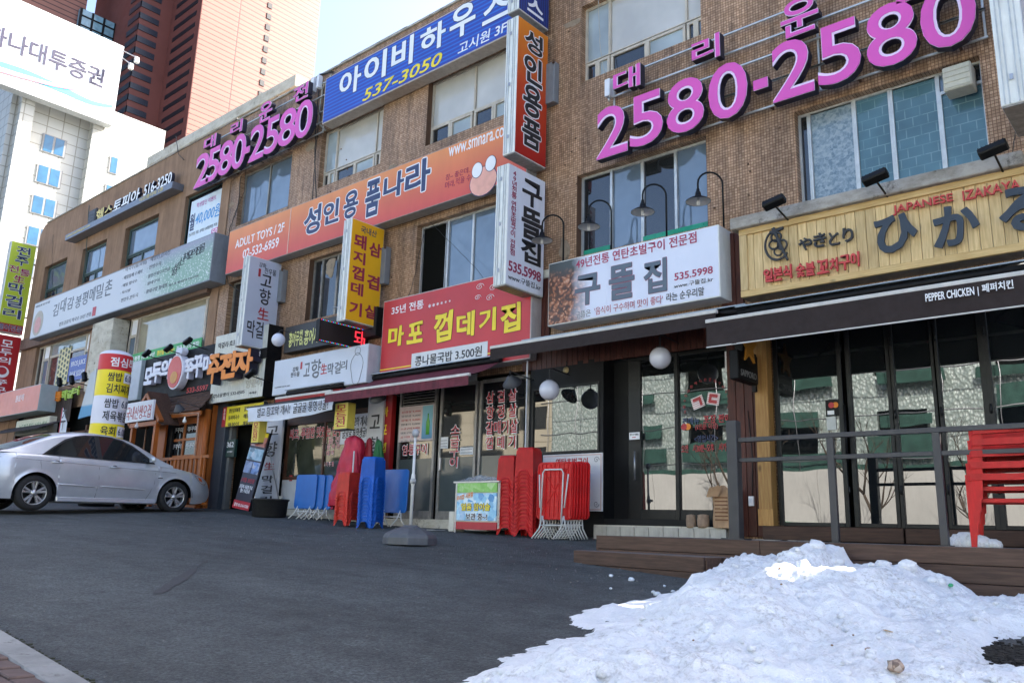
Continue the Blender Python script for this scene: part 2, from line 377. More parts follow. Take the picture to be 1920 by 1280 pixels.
class Sign:
    def __init__(s, name, label, cat, plane, c, TL, BR, group=None):
        s.pl = plane; s.c = c; f = P if plane == 'Y' else PX
        a0, z1 = f(*TL, c); a1, z0 = f(*BR, c); s.a0, s.z0, s.w, s.h = a0, z0, a1-a0, z1-z0
        loc = (a0, c, z0) if plane == 'Y' else (c, a0, z0)
        s.o = thing(name, label, cat, loc, 0 if plane == 'Y' else pi/2, group)
    def uv(s, px, py):
        a, z = (P if s.pl == 'Y' else PX)(px, py, s.c); return a-s.a0, z-s.z0
    def rect(s, a, b, c, d):
        u0, v1 = s.uv(a, b); u1, v0 = s.uv(c, d); return (u0, v0, u1, v1)
    def body(s, depth, side, face, border=.02, bname='casing', fname='face'):
        s.depth = depth; MB().box(0, 0, 0, s.w, depth, s.h).build(bname, side, s.o, bev=.006)
        MB().box(border, -.004, border, s.w-border, .02, s.h-border).build(fname, face, s.o); s.y = -.004; return s
    def text(s, txt, a, b, c, d, mat, **k):
        k.setdefault('y', s.y-.0005); return T(s.o, txt, s.rect(a, b, c, d), mat, **k)
    def bx(s, name, a, b, c, d, y0, y1, mat, bev=0):
        u0, v0, u1, v1 = s.rect(a, b, c, d); return MB().box(u0, y0, v0, u1, y1, v1).build(name, mat, s.o, bev=bev)
def rot_sheet(parent, name, mat, rect, y): x0,z0,x1,z1 = rect; return MB().box(x0, y-.003, z0, x1, y, z1).build(name, mat, parent)
# ------------------------------------------------------------------ ground
def grid_sheet(xs, ys, f, name, mat, **k):
    q = MB(); vs = [(x, y, f(x, y)) for y in ys for x in xs]; n = len(xs)
    fs = [(j*n+i, j*n+i+1, (j+1)*n+i+1, (j+1)*n+i) for j in range(len(ys)-1) for i in range(n-1)]
    q.add(vs, fs, True); return q.build(name, mat, **k)
def frange(a, b, s): 
    n = max(1, int(round((b-a)/s))); return [a+(b-a)*i/n for i in range(n+1)]
def gz(x, y):
    z = G(x, y) if -45 < x < 20 and -8 < y < 14 else _pl(max(-45, min(20, x)), max(-8, min(14, y)))
    return z + .012*noise.noise((x*.5, y*.5, 1)) + .004*noise.noise((x*2.3, y*2.3, 3))
xs = [-900,-500,-250,-120,-80,-60] + frange(-45, -14, .8) + frange(-13.6, 2, .2) + frange(2.8, 20, .8) + [30,60,120,250,500]
ys = [-400,-200,-100,-50,-30,-20] + frange(-14, 1, .5) + frange(1.2, 10.4, .2) + frange(11, 14, 1) + [20,40,80,160,400,900]
tag(grid_sheet(xs, ys, gz, 'parking_lot', ASPH), kind='structure')
# kerb and brick pavement at the lower left corner
ka = Vector(PZ(0, 1187, -.60)); kb = Vector(PZ(160, 1280, -.655)); kd = (kb-ka).normalized(); kn = Vector((-kd.y, kd.x))
if kn.y > 0: kn = -kn
KERB = m_concrete('kerb_stone', (.27,.27,.26), (.18,.18,.175))
q = MB()
for i in range(-14, 10):
    a = ka+kd*(i*1.0+.004); b = ka+kd*(i*1.0+.996)
    def c3(p, z): return (p.x, p.y, gz(p.x, p.y)+z)
    b0 = [c3(a,-.2), c3(b,-.2), c3(b+kn*.15,-.2), c3(a+kn*.15,-.2)]; t0 = [c3(a,.022), c3(b,.022), c3(b+kn*.15,.03), c3(a+kn*.15,.03)]
    q.hexa(b0, t0)
tag(q.build('kerb', KERB, bev=.008), kind='structure')
PAVE = M('paving_brick_red', (.125,.085,.075), .85, .3, 9, bump=.6, bscale=40, dirt=.5)
base_ = MB(); 
pc = [ka+kd*-14+kn*.15, ka+kd*10+kn*.15, ka+kd*10+kn*3.2, ka+kd*-14+kn*3.2]
base_.quad(*[(p.x, p.y, gz(p.x,p.y)+.008) for p in pc]); pav = tag(base_.build('pavement', M('joint_sand', (.07,.065,.06), .95, .3, 20)), kind='structure')
brk = MB().box(0,0,-.03, .196,.096,0).build('paving_brick', PAVE, pav, bev=.005); first = True; cnt = 0
# the bricks in view one by one, the rest of the bed in one mesh
far = MB()
for j in range(0, 30):
    for i in range(-40, 60):
        p = ka+kd*(i*.2+(j%2)*.1)+kn*(.153+j*.1); zz = gz(p.x, p.y)+.024+random.uniform(-.002,.002)
        v = Vector((p.x+kd.x*.1, p.y+kd.y*.1, zz)); dd = v.dot(CF); 
        if dd < .5: continue
        sx_ = 960+FPX*v.dot(CR)/dd; sy_ = 640-FPX*v.dot(CU)/dd
        M_ = Matrix.Translation((p.x, p.y, zz)) @ Matrix.Rotation(atan2(kd.y, kd.x), 4, 'Z') @ Matrix.Scale(-1 if (kd.x*kn.y-kd.y*kn.x) < 0 else 1, 4, (0,1,0))
        if sx_ < 240 and -120 < sx_ and sy_ < 1330 and cnt < 200:
            o = brk if first else brk.copy()
            if not first: COL.objects.link(o)
            first = False; o.parent = pav; o.matrix_local = M_; cnt += 1
        elif j < 14:
            c = [M_@Vector(t) for t in ((0,0,-.03),(.196,0,-.03),(.196,.096,-.03),(0,.096,-.03),(0,0,0),(.196,0,0),(.196,.096,0),(0,.096,0))]; far.hexa(c[:4], c[4:])
tag(far.build('paving_bed', PAVE, pav), kind='stuff')
# soil line and moss along the kerb, tar streak on the asphalt
q = MB(); rs_ = random.Random(11)
for i in range(1500):
    x = rs_.uniform(-15, -2.6); y = rs_.uniform(1.2, 9.2); s_ = rs_.uniform(.002,.006)*(1 if y < 6 else 1.4); z = gz(x, y)
    q.hexa([(x-s_,y-s_,z-.002),(x+s_,y-s_*.8,z-.002),(x+s_*.8,y+s_,z-.002),(x-s_,y+s_*.7,z-.002)],[(x-s_*.5,y-s_*.5,z+s_),(x+s_*.5,y-s_*.4,z+s_*.9),(x+s_*.4,y+s_*.5,z+s_),(x-s_*.5,y+s_*.4,z+s_*.8)])
tag(q.build('loose_grit', M('pale_grit', (.15,.15,.145), .9, .4, 30)), kind='stuff')
q = MB()
for i in range(900):
    t = random.uniform(-3, 4.5); p = ka+kd*t-kn*abs(random.gauss(0, .018)); s_ = random.uniform(.003,.011); z = gz(p.x,p.y)
    q.box(p.x-s_, p.y-s_, z-.003, p.x+s_, p.y+s_, z+s_*.6)
tag(q.build('kerb_grit', M('grit_and_moss', (.045,.047,.03), .95, .4, 40)), kind='stuff')
pa = PZ(297,1088,-.42); pb = PZ(386,1060,-.42)
q = MB(); n_ = 26; up = []; dn = []
for i in range(n_+1):
    t = i/n_; x = pa[0]+(pb[0]-pa[0])*t; y = pa[1]+(pb[1]-pa[1])*t; wd = .045*sin(pi*min(1,t*1.3+.05))**.5*(1+.5*noise.noise((t*9,0,0)))+.008
    dx, dy = pb[0]-pa[0], pb[1]-pa[1]; l_ = math.hypot(dx,dy); nx, ny = -dy/l_, dx/l_; c_ = .02*noise.noise((t*5,3,0))
    for sg, L_ in ((1,up),(-1,dn)):
        X = x+nx*(wd*sg+c_); Y = y+ny*(wd*sg+c_); L_.append((X, Y, gz(X,Y)+.004))
vs = up+dn; q.add(vs, [(i, i+1, n_+2+i, n_+1+i) for i in range(n_)])
tag(q.build('tar_streak', M('tar', (.042,.043,.045), .7, .2, 20, bump=.4)), kind='structure')
# ------------------------------------------------------------------ buildings
def W(q, name, mat, root, **k):     # geometry given in world coordinates, hung under root (any depth)
    o = q.build(name, mat, **k); base = Vector((0,0,0)); a = root
    o.parent = root
    while a is not None: base += a.location; a = a.parent
    o.location = -base; return o
def sheet_holes(q, x0, x1, z0, z1, holes, Y, dep):
    X = sorted({x0, x1, *[c for h in holes for c in h[:2]]}); Z = sorted({z0, z1, *[c for h in holes for c in h[2:]]})
    X = [a for a in X if x0 <= a <= x1]; Z = [a for a in Z if z0 <= a <= z1]
    for i in range(len(X)-1):
        for j in range(len(Z)-1):
            cx, cz = (X[i]+X[i+1])/2, (Z[j]+Z[j+1])/2
            if any(h[0] < cx < h[1] and h[2] < cz < h[3] for h in holes): continue
            q.quad((X[i],Y,Z[j]),(X[i+1],Y,Z[j]),(X[i+1],Y,Z[j+1]),(X[i],Y,Z[j+1]))
            q.quad((X[i],Y+dep,Z[j]),(X[i],Y+dep,Z[j+1]),(X[i+1],Y+dep,Z[j+1]),(X[i+1],Y+dep,Z[j]))
    for a, b, c, d in holes:
        q.quad((a,Y,c),(a,Y+dep,c),(a,Y+dep,d),(a,Y,d)); q.quad((b,Y,c),(b,Y,d),(b,Y+dep,d),(b,Y+dep,c))
        q.quad((a,Y,d),(a,Y+dep,d),(b,Y+dep,d),(b,Y,d)); q.quad((a,Y,c),(b,Y,c),(b,Y+dep,c),(a,Y+dep,c))
    return q
def win(root, x0, x1, z0, z1, cells, fm, Y=10.13, fw=.035, dp=.07, name='window', sill=None):
    """one window: frame bars round each cell, a pane in each cell; cells = (u0,v0,u1,v1,mat[,extra frame])"""
    q = MB(); w_, h_ = x1-x0, z1-z0
    q.box(x0,Y,z0,x0+fw,Y+dp,z1).box(x1-fw,Y,z0,x1,Y+dp,z1).box(x0+fw,Y,z1-fw,x1-fw,Y+dp,z1).box(x0+fw,Y,z0,x1-fw,Y+dp,z0+fw)
    for k, c in enumerate(cells):
        a, b, c_, d = x0+c[0]*w_, z0+c[1]*h_, x0+c[2]*w_, z0+c[3]*h_; e = fw*.5; yo = Y-.008+.004*(k%2)+.0007*k
        s = c[5] if len(c) > 5 else e
        q.box(a,yo,b,a+s,Y+dp-.01,d).box(c_-s,yo,b,c_,Y+dp-.01,d).box(a+s,yo,d-s,c_-s,Y+dp-.01,d).box(a+s,yo,b,c_-s,Y+dp-.01,b+s)
    fo = W(q, name, fm, root)
    for k, c in enumerate(cells):
        a, b, c_, d = x0+c[0]*w_, z0+c[1]*h_, x0+c[2]*w_, z0+c[3]*h_; s = c[5] if len(c) > 5 else fw*.5; yy = Y+.025+.006*(k%2)
        if c[4] is None: continue
        W(MB().box(a+s-.004, yy, b+s-.004, c_-s+.004, yy+.006, d-s+.004), 'pane', c[4], fo)
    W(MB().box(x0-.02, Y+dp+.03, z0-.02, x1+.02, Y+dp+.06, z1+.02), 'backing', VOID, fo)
    if sill: W(MB().box(x0-.05, 9.955, z0-.07, x1+.05, Y, z0-.004), 'sill', sill, fo, bev=.006)
    return fo
B1 = thing('mosaic_building', 'three storey shop building clad in small brown mosaic tiles, covered with signs', 'building', (-9.5, 10, 0))
H3 = [(-14.62,-12.5,7.24,8.62), (-11.15,-8.9,7.22,8.62), (-7.41,-5.2,7.24,8.66), (-17.95,-15.74,7.1,8.5), (-3.9,-1.6,7.24,8.66)]
H2 = [(-14.68,-12.45,4.22,5.6), (-11.25,-9.0,4.22,5.6), (-7.46,-5.17,4.22,5.6), (-3.87,-1.66,4.21,5.53), (-17.95,-16.05,4.3,5.66)]
HG = [(-17.15,-15.85,-1,2.62), (-15.5,-12.12,-1,2.62), (-11.6,-8.46,-1,2.5), (-8.4,-4.9,-1,2.72), (-4.29,-.98,-1,2.9)]
q = sheet_holes(MB(), -18.4, -1.2, -1.2, 10.07, [h for h in H3+H2+HG[:-1]]+[(-4.29,-1.2,-1.2,2.9)], 10, .16)
W(q, 'wall', MOSAIC, B1)
# unseen wall added beyond the frame, its opening cut to let sun onto the snow
q = sheet_holes(MB(), -1.2, 9, -1.2, 10.07, [(-1.1,-.38,2.7,4.1)], 10, .3); W(q, 'added_sun_screen', MOSAIC, B1)
W(MB().box(-18.4,10.32,-1.2,-1.25,21,10.0), 'rear_block', PLASTER, B1)
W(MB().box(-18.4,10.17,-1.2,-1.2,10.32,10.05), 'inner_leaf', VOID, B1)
q = MB(); x = -18.4
while x < -1.3:
    e = min(x+random.uniform(1.8,2.6), 3); q.box(x+.004, 9.965+random.uniform(-.006,.006), 10.072, e, 10.35, 10.13+random.uniform(-.008,.012)); x = e
W(q, 'coping', CONC, B1, bev=.008)
CONC_D = m_concrete('bare_render', (.30,.235,.17), (.20,.15,.105))
# patches of bare render where tiles fell off, as shallow raised crusts
def crust(cx, cz, w_, h_, sd_):
    n_ = 18; pts = []
    for i in range(n_):
        a = 2*pi*i/n_; r_ = 1+.45*noise.noise((cos(a)*1.7+sd_, sin(a)*1.7, sd_)); pts.append((cx+w_*.5*cos(a)*r_, cz+h_*.5*sin(a)*r_))
    W(MB().prism(pts, lambda a, b, d: (a, d, b), 9.995, 10.01), 'bare_render_patch', CONC_D, B1)
for i, (px, py, w_, h_) in enumerate([(583,300-25,.4,.2),(620,500,.32,.4),(1058,470,.22,.45),(432,385,.4,.12),(735,318,.25,.2),(1072,45,.35,.12),(1895,55,.2,.35)]):
    cx, cz = P(px, py); crust(cx, cz, w_, h_, i*3.3)
def c4(a, b, glass, s=.05): return (a, 0, b, 1, glass)
def low(a, b, m_): return (a, 0, b, .27, m_, .045)
def w3(x0, x1, z0, z1, m1, m2, right=True):
    c = [(0,.28,m1,1,G_CURT),(m1,.28,m2,1,G_BLIND),(m2,.28,1,1,G_BLIND)]
    h = m1*.5; c += [low(0,h,G_DARK),low(h,m1,G_CURT),low(m1+.01,(m1+m2)/2,G_DARK),low((m1+m2)/2,m2-.01,G_CURT),low(m2,(m2+1)/2,G_DARK),low((m2+1)/2,1,G_SKY)]
    return win(B1, x0, x1, z0, z1, c, CREAMF, fw=.04, sill=None)
w3(-14.62,-12.5,7.24,8.62,.2,.84); w3(-7.41,-5.2,7.24,8.66,.22,.86); w3(-3.9,-1.6,7.24,8.66,.22,.8)
win(B1, -11.15,-8.9,7.22,8.62, [(0,.3,.52,1,G_BLIND),(.52,.3,1,1,G_BLIND),(0,0,.24,.3,G_DARK,.05),(.24,0,.5,.3,G_CURT,.05),(.52,0,.74,.3,G_DARK,.05),(.74,0,1,.3,G_CURT,.05)], CREAMF, fw=.04)
win(B1, -17.95,-15.74,7.1,8.5, [(0,0,.52,1,G_SKY,.04),(.5,0,1,1,G_SKY,.04)], ALU_D)
win(B1, -14.68,-12.45,4.22,5.6, [(0,0,.14,1,G_DARK),(.14,0,.38,1,G_DARK,.03),(.38,0,.7,1,G_SKY,.03),(.7,0,1,1,G_SKY,.03)], ALU_D)
win(B1, -17.95,-16.05,4.3,5.66, [(0,0,.35,1,G_DARK,.03),(.35,0,.7,1,G_CURT,.03),(.7,0,1,1,G_DARK,.03)], ALU_D)
wc = win(B1, -11.25,-9.0,4.22,5.6, [(.3,0,.32,1,G_DARK,.01),(.32,0,.62,1,G_SKY,.03),(.6,0,.86,1,G_SKY,.03),(.86,0,1,1,G_SKY,.03)], ALU)
win(B1, -7.46,-5.17,4.22,5.6, [(0,0,.26,1,G_DARK,.028),(.24,0,.5,1,G_SKY,.028),(.5,0,.76,1,G_CURT if False else G_DARK,.028),(.74,0,1,1,G_SKY,.028)], ALU)
LAT = m_lattice('film_lattice', (.085,.175,.22), (.42,.58,.58)); LACE = m_photo('lace_curtain', [(.09,.13,.18),(.14,.20,.25),(.30,.36,.40),(.2,.25,.3)], 26, .05, (1,1,1), .7)
win(B1, -3.87,-1.66,4.21,5.53, [(.0,0,.06,1,G_DARK,.015),(.06,0,.33,1,LACE,.03),(.33,0,.53,1,LAT,.025),(.53,0,.78,1,LAT,.03),(.78,0,1,.8,LAT,.025),(.78,.8,.89,1,G_SKY,.015),(.89,.8,1,1,G_DARK,.015)], ALU, fw=.03)
# green trays and jars behind the window over the white sign
for a, b in ((-7.4,-6.9),(-6.3,-5.2)): W(MB().box(a, 10.11, 4.25, b, 10.118, 4.34), 'green_tape', M('green_tape', (.01,.28,.17), .3), B1)
q = MB()
for x_, h_, r_ in ((-5.95,.42,.14),(-5.7,.55,.1),(-5.5,.36,.09)): pass
# concrete ledge above the wooden sign
lx, lz = P(1384, 430, 9.78); 
W(MB().box(-4.66, 9.62, 3.93, -1.3, 10.0, 4.09), 'ledge', CONC, B1, bev=.012)
W(MB().box(-8.3, 9.93, 3.96, -6.95, 10.0, 4.1), 'ledge', CONC_L, B1, bev=.01)
# ---- left building, brown render
B2 = thing('rendered_building', 'three storey building with brown rendered wall and green framed windows, left of the mosaic one', 'building', (-25, 10, .2))
HL3 = [(-30.42,-28.5,7.2,8.42), (-27.3,-25.52,7.2,8.42), (-24.28,-22.18,7.2,8.46), (-20.72,-18.8,7.1,8.58)]
HL2 = [(-30.0,-25.75,3.95,5.52), (-24.7,-18.8,3.95,5.52)]
HLG = [(-30.8,-24.4,-1,3.2), (-23.9,-18.6,-1,3.2)]
q = sheet_holes(MB(), -31.4, -18.4, -1.2, 9.55, HL3+HL2+HLG, 9.985, .17)
arc = [(-31.4,9.55)]+[(-31.4+.55-.55*cos(a), 9.55+.58*sin(a)) for a in [pi/2*i/6 for i in range(1,7)]]+[(-18.4,10.13),(-18.4,9.55)]
q.prism(arc[::-1], lambda a,b,d: (a,d,b), 9.985, 10.15)
q.quad((-31.4,9.985,-1.2),(-31.4,21,-1.2),(-31.4,21,9.55),(-31.4,9.985,9.55))
W(q, 'wall', PLASTER, B2)
W(MB().box(-31.3,10.34,-1.2,-18.42,21,9.9), 'rear_block', PLASTER, B2)
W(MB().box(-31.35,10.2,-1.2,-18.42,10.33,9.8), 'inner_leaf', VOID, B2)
q = MB(); x = -30.85
while x < -18.5:
    e = min(x+random.uniform(1.6,2.4), -18.4); q.box(x+.004, 9.955, 10.13, e, 10.3, 10.155+random.uniform(0,.02)); x = e
W(q, 'coping', CONC, B2, bev=.006)
for x0,x1,z0,z1 in HL3[:3]: win(B2, x0,x1,z0,z1, [(.03,.3,1,.98,G_SKY,.05),(.03,.02,.5,.28,G_DARK,.03),(.5,.02,1,.28,G_SKY,.03)], GREENF, fw=.05, Y=10.12)
ad = win(B2, *HL3[3], [(0,0,1,1,G_DARK,.05)], GREENF, fw=.05, Y=10.1)
CREAMW = M('cream_frame_paint', (.62,.57,.45), .5, .1, dirt=.2)
win(B2, -30.0,-25.75,3.95,5.52, [(.0,0,.1,1,G_DARK,.05),(.1,.0,.22,.7,G_SKY,.05),(.1,.7,.22,1,INKW,.03),(.24,0,.88,.72,glass_mat('pane_brown',(.10,.06,.05)),.04),(.24,.72,.88,1,G_CURT,.03),(.88,0,1,.65,G_SKY,.04),(.88,.65,1,1,INKW,.03)], CREAMF, Y=10.1)
win(B2, -23.3,-18.8,3.95,5.52, [(.0,0,.1,.68,G_SKY,.05),(.0,.68,.1,1,INKW,.03),(.12,.16,.93,1,glass_mat('pane_warm',(.30,.27,.19), ior=1.8),.04),(.93,0,1,1,G_SKY,.05)], CREAMF, Y=10.1)
q = MB().box(-24.72, 9.62, 3.5, -23.36, 10.1, 5.5); W(q, 'cream_pier', CONC_L, B2, bev=.015)
W(MB().box(-31.2, 9.86, 5.52, -18.75, 9.985, 5.9), 'beam', M('brown_beam', (.16,.10,.075), .7, .2, dirt=.3), B2, bev=.01)
# printed sheets stuck on the windows of the left building
q = MB(); 
D1 = thing('window_advert', 'dark blue printed advert inside the left lower window', 'window sticker', (-27.3, 10.1, 4.1)); 
MB().box(0,-.004,0,1.35,0,.75).build('print', M('ink_blue_print', (.02,.05,.30), .3), D1); T(D1, 'BROS JUICE', (.15,.42,1.2,.62), INKW); T(D1, 'BANK SODAM', (.15,.12,1.2,.3), INKW)
D2 = thing('perforated_panel', 'yellowish panel of large round holes behind the lower window', 'panel', (-28.25, 10.1, 4.05))
q = MB(); YP = M('perforated_board', (.62,.55,.30), .5); HOLE = M('hole_dark', (.06,.09,.07), .5)
MB().box(0,-.003,0,.9,0,1.2).build('board', YP, D2); q = MB()
for i in range(4):
    for j in range(7):
        q.prism([(.12+i*.22+.075*cos(a*pi/6), .1+j*.17+(i%2)*.085+.06*sin(a*pi/6)) for a in range(12)], lambda a,b,d: (a,d,b), -.006, -.003)
q.build('hole', HOLE, D2)
AD = Sign('window_banner', 'white window banner in the upper left window reading 40,000 in blue', 'banner', 'Y', 10.07, (350,390), (412,440))
AD = Sign('window_banner', 'white window banner in the upper left window reading 40,000 in blue', 'banner', 'Y', 10.07, (351,392), (410,440)) if False else AD
x0, z0_ = -20.5, 7.12
AD.o.location = (x0, 10.07, z0_); AD.a0, AD.z0 = x0, z0_; AD.w, AD.h = 1.66, 1.28
MB().box(0,-.003,0,1.66,0,1.28).build('sheet', M('banner_pale', (.62,.70,.78), .5, .08), AD.o); AD.y = -.004
T(AD.o, '학생할인 이벤트', (.3,1.03,1.3,1.17), M('ink_magenta', (.42,.05,.30), .5)); T(AD.o, '월', (.03,.42,.28,.9), INKN, off=.02)
T(AD.o, '40,000원', (.32,.5,1.62,.9), M('ink_sky_blue', (.05,.28,.62), .5), off=.015, shear=.2, outline=(INKW,.02)); T(AD.o, '신규가입 기준, 선착순 50명(한정) 적용', (.05,.25,1.5,.36), INKG)
rot_sheet(AD.o, 'patch', M('ink_pink', (.55,.12,.35), .5), (1.25,.02,1.64,.22), -.004); T(AD.o, '50', (1.3,.04,1.55,.2), INKW, y=-.009)
# penthouse with a projecting concrete slab on the left roof
PH = thing('rooftop_penthouse', 'cream rooftop penthouse under a projecting concrete slab', 'penthouse', (-23.6, 13, 10.05))
(sx0, _), (sx1, sz) = P(276,300,12), P(556,122,12); _, sz0 = P(300,283,12)
sz = 12.65
W(MB().box(sx0, 12.0, sz-.38, sx1, 18, sz), 'slab', CONC_L, PH, bev=.02)
W(MB().box(sx0+1.2, 12.9, 10.0, sx1-.35, 17.5, sz-.38), 'wall', M('cream_wall', (.62,.55,.40), .8, .12, dirt=.2), PH)
q = MB()
for a in (sx0+3.2, sx0+5.6): q.box(a, 12.86, 11.1, a+1.1, 12.9, 12.0)
wq = W(q, 'window', ALU_D, PH)
W(MB().box(-21.0, 12.3, 10.05, -20.2, 12.9, 12.27), 'cream_pier', CONC_L, PH)
# ------------------------------------------------------------------ far buildings
WTILE = m_panels('white_stone_panels', (.50,.50,.46), (.30,.29,.25), 1.3, .95, .045, .03)
TRED = m_panels('red_cladding', (.29,.125,.09), (.08,.035,.03), 60, .95, .11, .015, .5)
TDARK = M('red_cladding_shaded', (.20,.062,.045), .6, .1, .2)  # darker copy of the cladding, shade painted into the tower faces turned from the sun
WB = thing('white_office_building', 'tall white panelled office building with small blue windows behind the row', 'building', (-75, 60, 0))
XW = -75.0
yr, zr = PX(311, 246, XW); yl, zl = PX(-30, 110, XW)
def bxp(q, pxl, pxr, y_at, top, bot, dep_):     # pilaster on the +X face between two pixel columns
    ya, _ = PX(pxl, y_at, XW); yb, _ = PX(pxr, y_at, XW); q.box(XW, ya, bot, XW+dep_, yb, top)
ztop = zr
W(MB().box(XW-25, 20, -3, XW, yr, ztop), 'wall', WTILE, WB)
q = MB(); P1 = PX(33, 200, XW)[0]; P2 = PX(166, 250, XW)[0]; P3 = PX(-70, 300, XW)[0]
for yy in (P1, P2): q.box(XW, yy, -3, XW+.9, yy+1.05, ztop-.2)
W(q, 'pilaster', WTILE, WB)
FRM = M('window_frame_grey', (.25,.25,.25), .5)
BLUEG = glass_mat('pane_bright_blue', (.03,.12,.22), ior=1.7)
def ffw(pxa, pya, pxb, pyb, n_):
    ya, za = PX(pxa, pya, XW+.02); yb, zb = PX(pxb, pyb, XW+.02)
    z1, z0 = za, za-1.5
    q = MB(); q.box(XW, ya-.08, z0-.08, XW+.10, yb+.08, z1+.08); f = W(q, 'window', FRM, WB)
    wd = (yb-ya)/n_
    for i in range(n_): W(MB().box(XW+.04, ya+i*wd+.05, z0, XW+.12, ya+(i+1)*wd-(.14 if n_>1 else .05), z1), 'pane', BLUEG, f)
for a in [(83,252,124,265,2),(72,309,115,325,2),(62,366,106,383,2),(53,424,98,442,2),(44,482,90,500,2),(208,294,221,300,1),(199,347,212,353,1),(190,401,203,407,1),(181,455,194,461,1)]: ffw(*a)
BB = thing('rooftop_billboard', 'large white billboard with grey letters on the roof of the white office building', 'billboard', (XW, 60, ztop))
XB = -73.0
ya, za = PX(-60, -50, XB); yb, zb = PX(233, 88, XB); yc, zc = PX(213, 212, XB)
BBF = MB().box(XB-1.0, ya-10, zc-1.2, XB, yb, zb); W(BBF, 'frame', M('billboard_edge', (.6,.62,.62), .5), BB)
W(MB().box(XB, ya-10, zc-1.0, XB+.05, yb-.2, zb-.15), 'face', M('billboard_white', (.86,.86,.86), .5, .02), BB)
lt = bpy.data.objects.new('lettering_mount', None); COL.objects.link(lt); lt.parent = BB; lt.rotation_euler = (0,0,pi/2); lt.location = Vector((XB+.06,0,0))-BB.location
bpy.data.objects.remove(lt)
def TB(s, pa, pb, mat, **k):
    a = PX(*pa, XB+.06); b = PX(*pb, XB+.06)
    o = T(BB, s, (a[0], b[1], b[0], a[1]), mat, **k)
    o.rotation_euler = (0,0,pi/2); o.location = Vector((XB+.06,0,0))-BB.location; return o
TB('하나대투증권', (-22,40), (192,166), M('billboard_ink', (.05,.045,.085), .5), off=.01, depth=.05)
def swoosh(pts, wd, mat, nm, xo=.08):
    q = MB(); n_ = 24; vs = []
    for i in range(n_+1):
        t = i/n_*(len(pts)-1); k = min(int(t), len(pts)-2); f = t-k
        p0 = pts[max(k-1,0)]; p1 = pts[k]; p2 = pts[k+1]; p3 = pts[min(k+2,len(pts)-1)]
        c = [.5*((2*p1[j])+(-p0[j]+p2[j])*f+(2*p0[j]-5*p1[j]+4*p2[j]-p3[j])*f*f+(-p0[j]+3*p1[j]-3*p2[j]+p3[j])*f**3) for j in (0,1)]
        y_, z_ = PX(c[0], c[1], XB+.08); w__ = wd*(1-.75*i/n_); vs += [(XB+xo, y_, z_-w__), (XB+xo, y_, z_+w__)]
    q.add(vs, [(2*i, 2*i+2, 2*i+3, 2*i+1) for i in range(n_)]); W(q, nm, mat, BB)
swoosh([(-10,122),(50,140),(110,165),(170,192),(212,200)], .5, M('swoosh_blue', (.10,.55,.62), .5), 'swoosh')
swoosh([(-10,128),(50,146),(110,162),(170,170),(218,169)], .22, M('swoosh_pink', (.75,.25,.35), .5), 'swoosh', .14)
for i, (pa, pb) in enumerate((((232,96),(256,108)),((231,110),(245,120)))):
    a = PX(*pa, XB); b = PX(*pb, XB+1.2)
    F_ = thing('billboard_floodlight', 'floodlight on an arm reaching out from the billboard edge, %s of two' % ('upper','lower')[i], 'floodlight', (XB, a[0], a[1]), group='billboard floodlights')
    d_ = Vector((1.2, b[0]-a[0], b[1]-a[1])); MB().tube([(0,0,0), d_], .05, 6).build('arm', STEELG, F_)
    MB().box(d_.x-.15,d_.y-.15,d_.z-.55,d_.x+.15,d_.y+.25,d_.z+.05).build('lamp_head', M('lamp_head_pale', (.5,.5,.48), .4), F_, bev=.05)
# red tower
TW = thing('red_tower', 'very tall tower clad in red horizontal panels', 'tower', (-127, 60, -5))
r0 = ray(375, 60); rc = -2.118; X0 = rc*60; Y1 = X0/-1.516
W(MB().box(X0-30, 60, -5, X0, Y1, 190), 'wall', TRED, TW)
SLOT = M('tower_slot', (.012,.012,.016), .5)
# slats on the street face, and the stepped wing in front of it
xl = P(313, 120, 60)[0]
q = MB()
for k in range(70):
    z_ = 34+k*2.3
    if z_ > 150: break
    q.box(xl+1.2, 59.85, z_, X0-1.6, 60.01, z_+.85)
W(q, 'slot', SLOT, TW)
W(MB().box(X0-29, 59.9, -5, X0-.02, 59.99, 189), 'shaded_street_face', TDARK, TW)  # thin sheet over the wall, shade of this side painted in
yw = (X0-6.5)/ (ray(262,30).x/ray(262,30).y)
xwg = xl-.5
yw = xwg/(ray(262,30).x/ray(262,30).y)
W(MB().box(xwg-22, yw, -5, xwg, 59.9, 190), 'wing', TDARK, TW)
q = MB()
for k in range(80):
    z_ = 30+k*2.3
    if z_ > 120: break
    q.box(xwg-4.5, yw-.12, z_, xwg+.12, yw+.01, z_+1.1); q.box(xwg-.01, yw-.12, z_, xwg+.12, yw+(59.9-yw)*.62, z_+1.1)
W(q, 'louvre', M('louvre_glass', (.03,.032,.045), .3), TW)
q = MB(); vy = PX(497, 60, X0)[0]
for k in range(60):
    z_ = 60+k*2.3; q.box(X0-.01, vy, z_, X0+.12, vy+.9, z_+1.1)
W(q, 'small_slot', SLOT, TW)
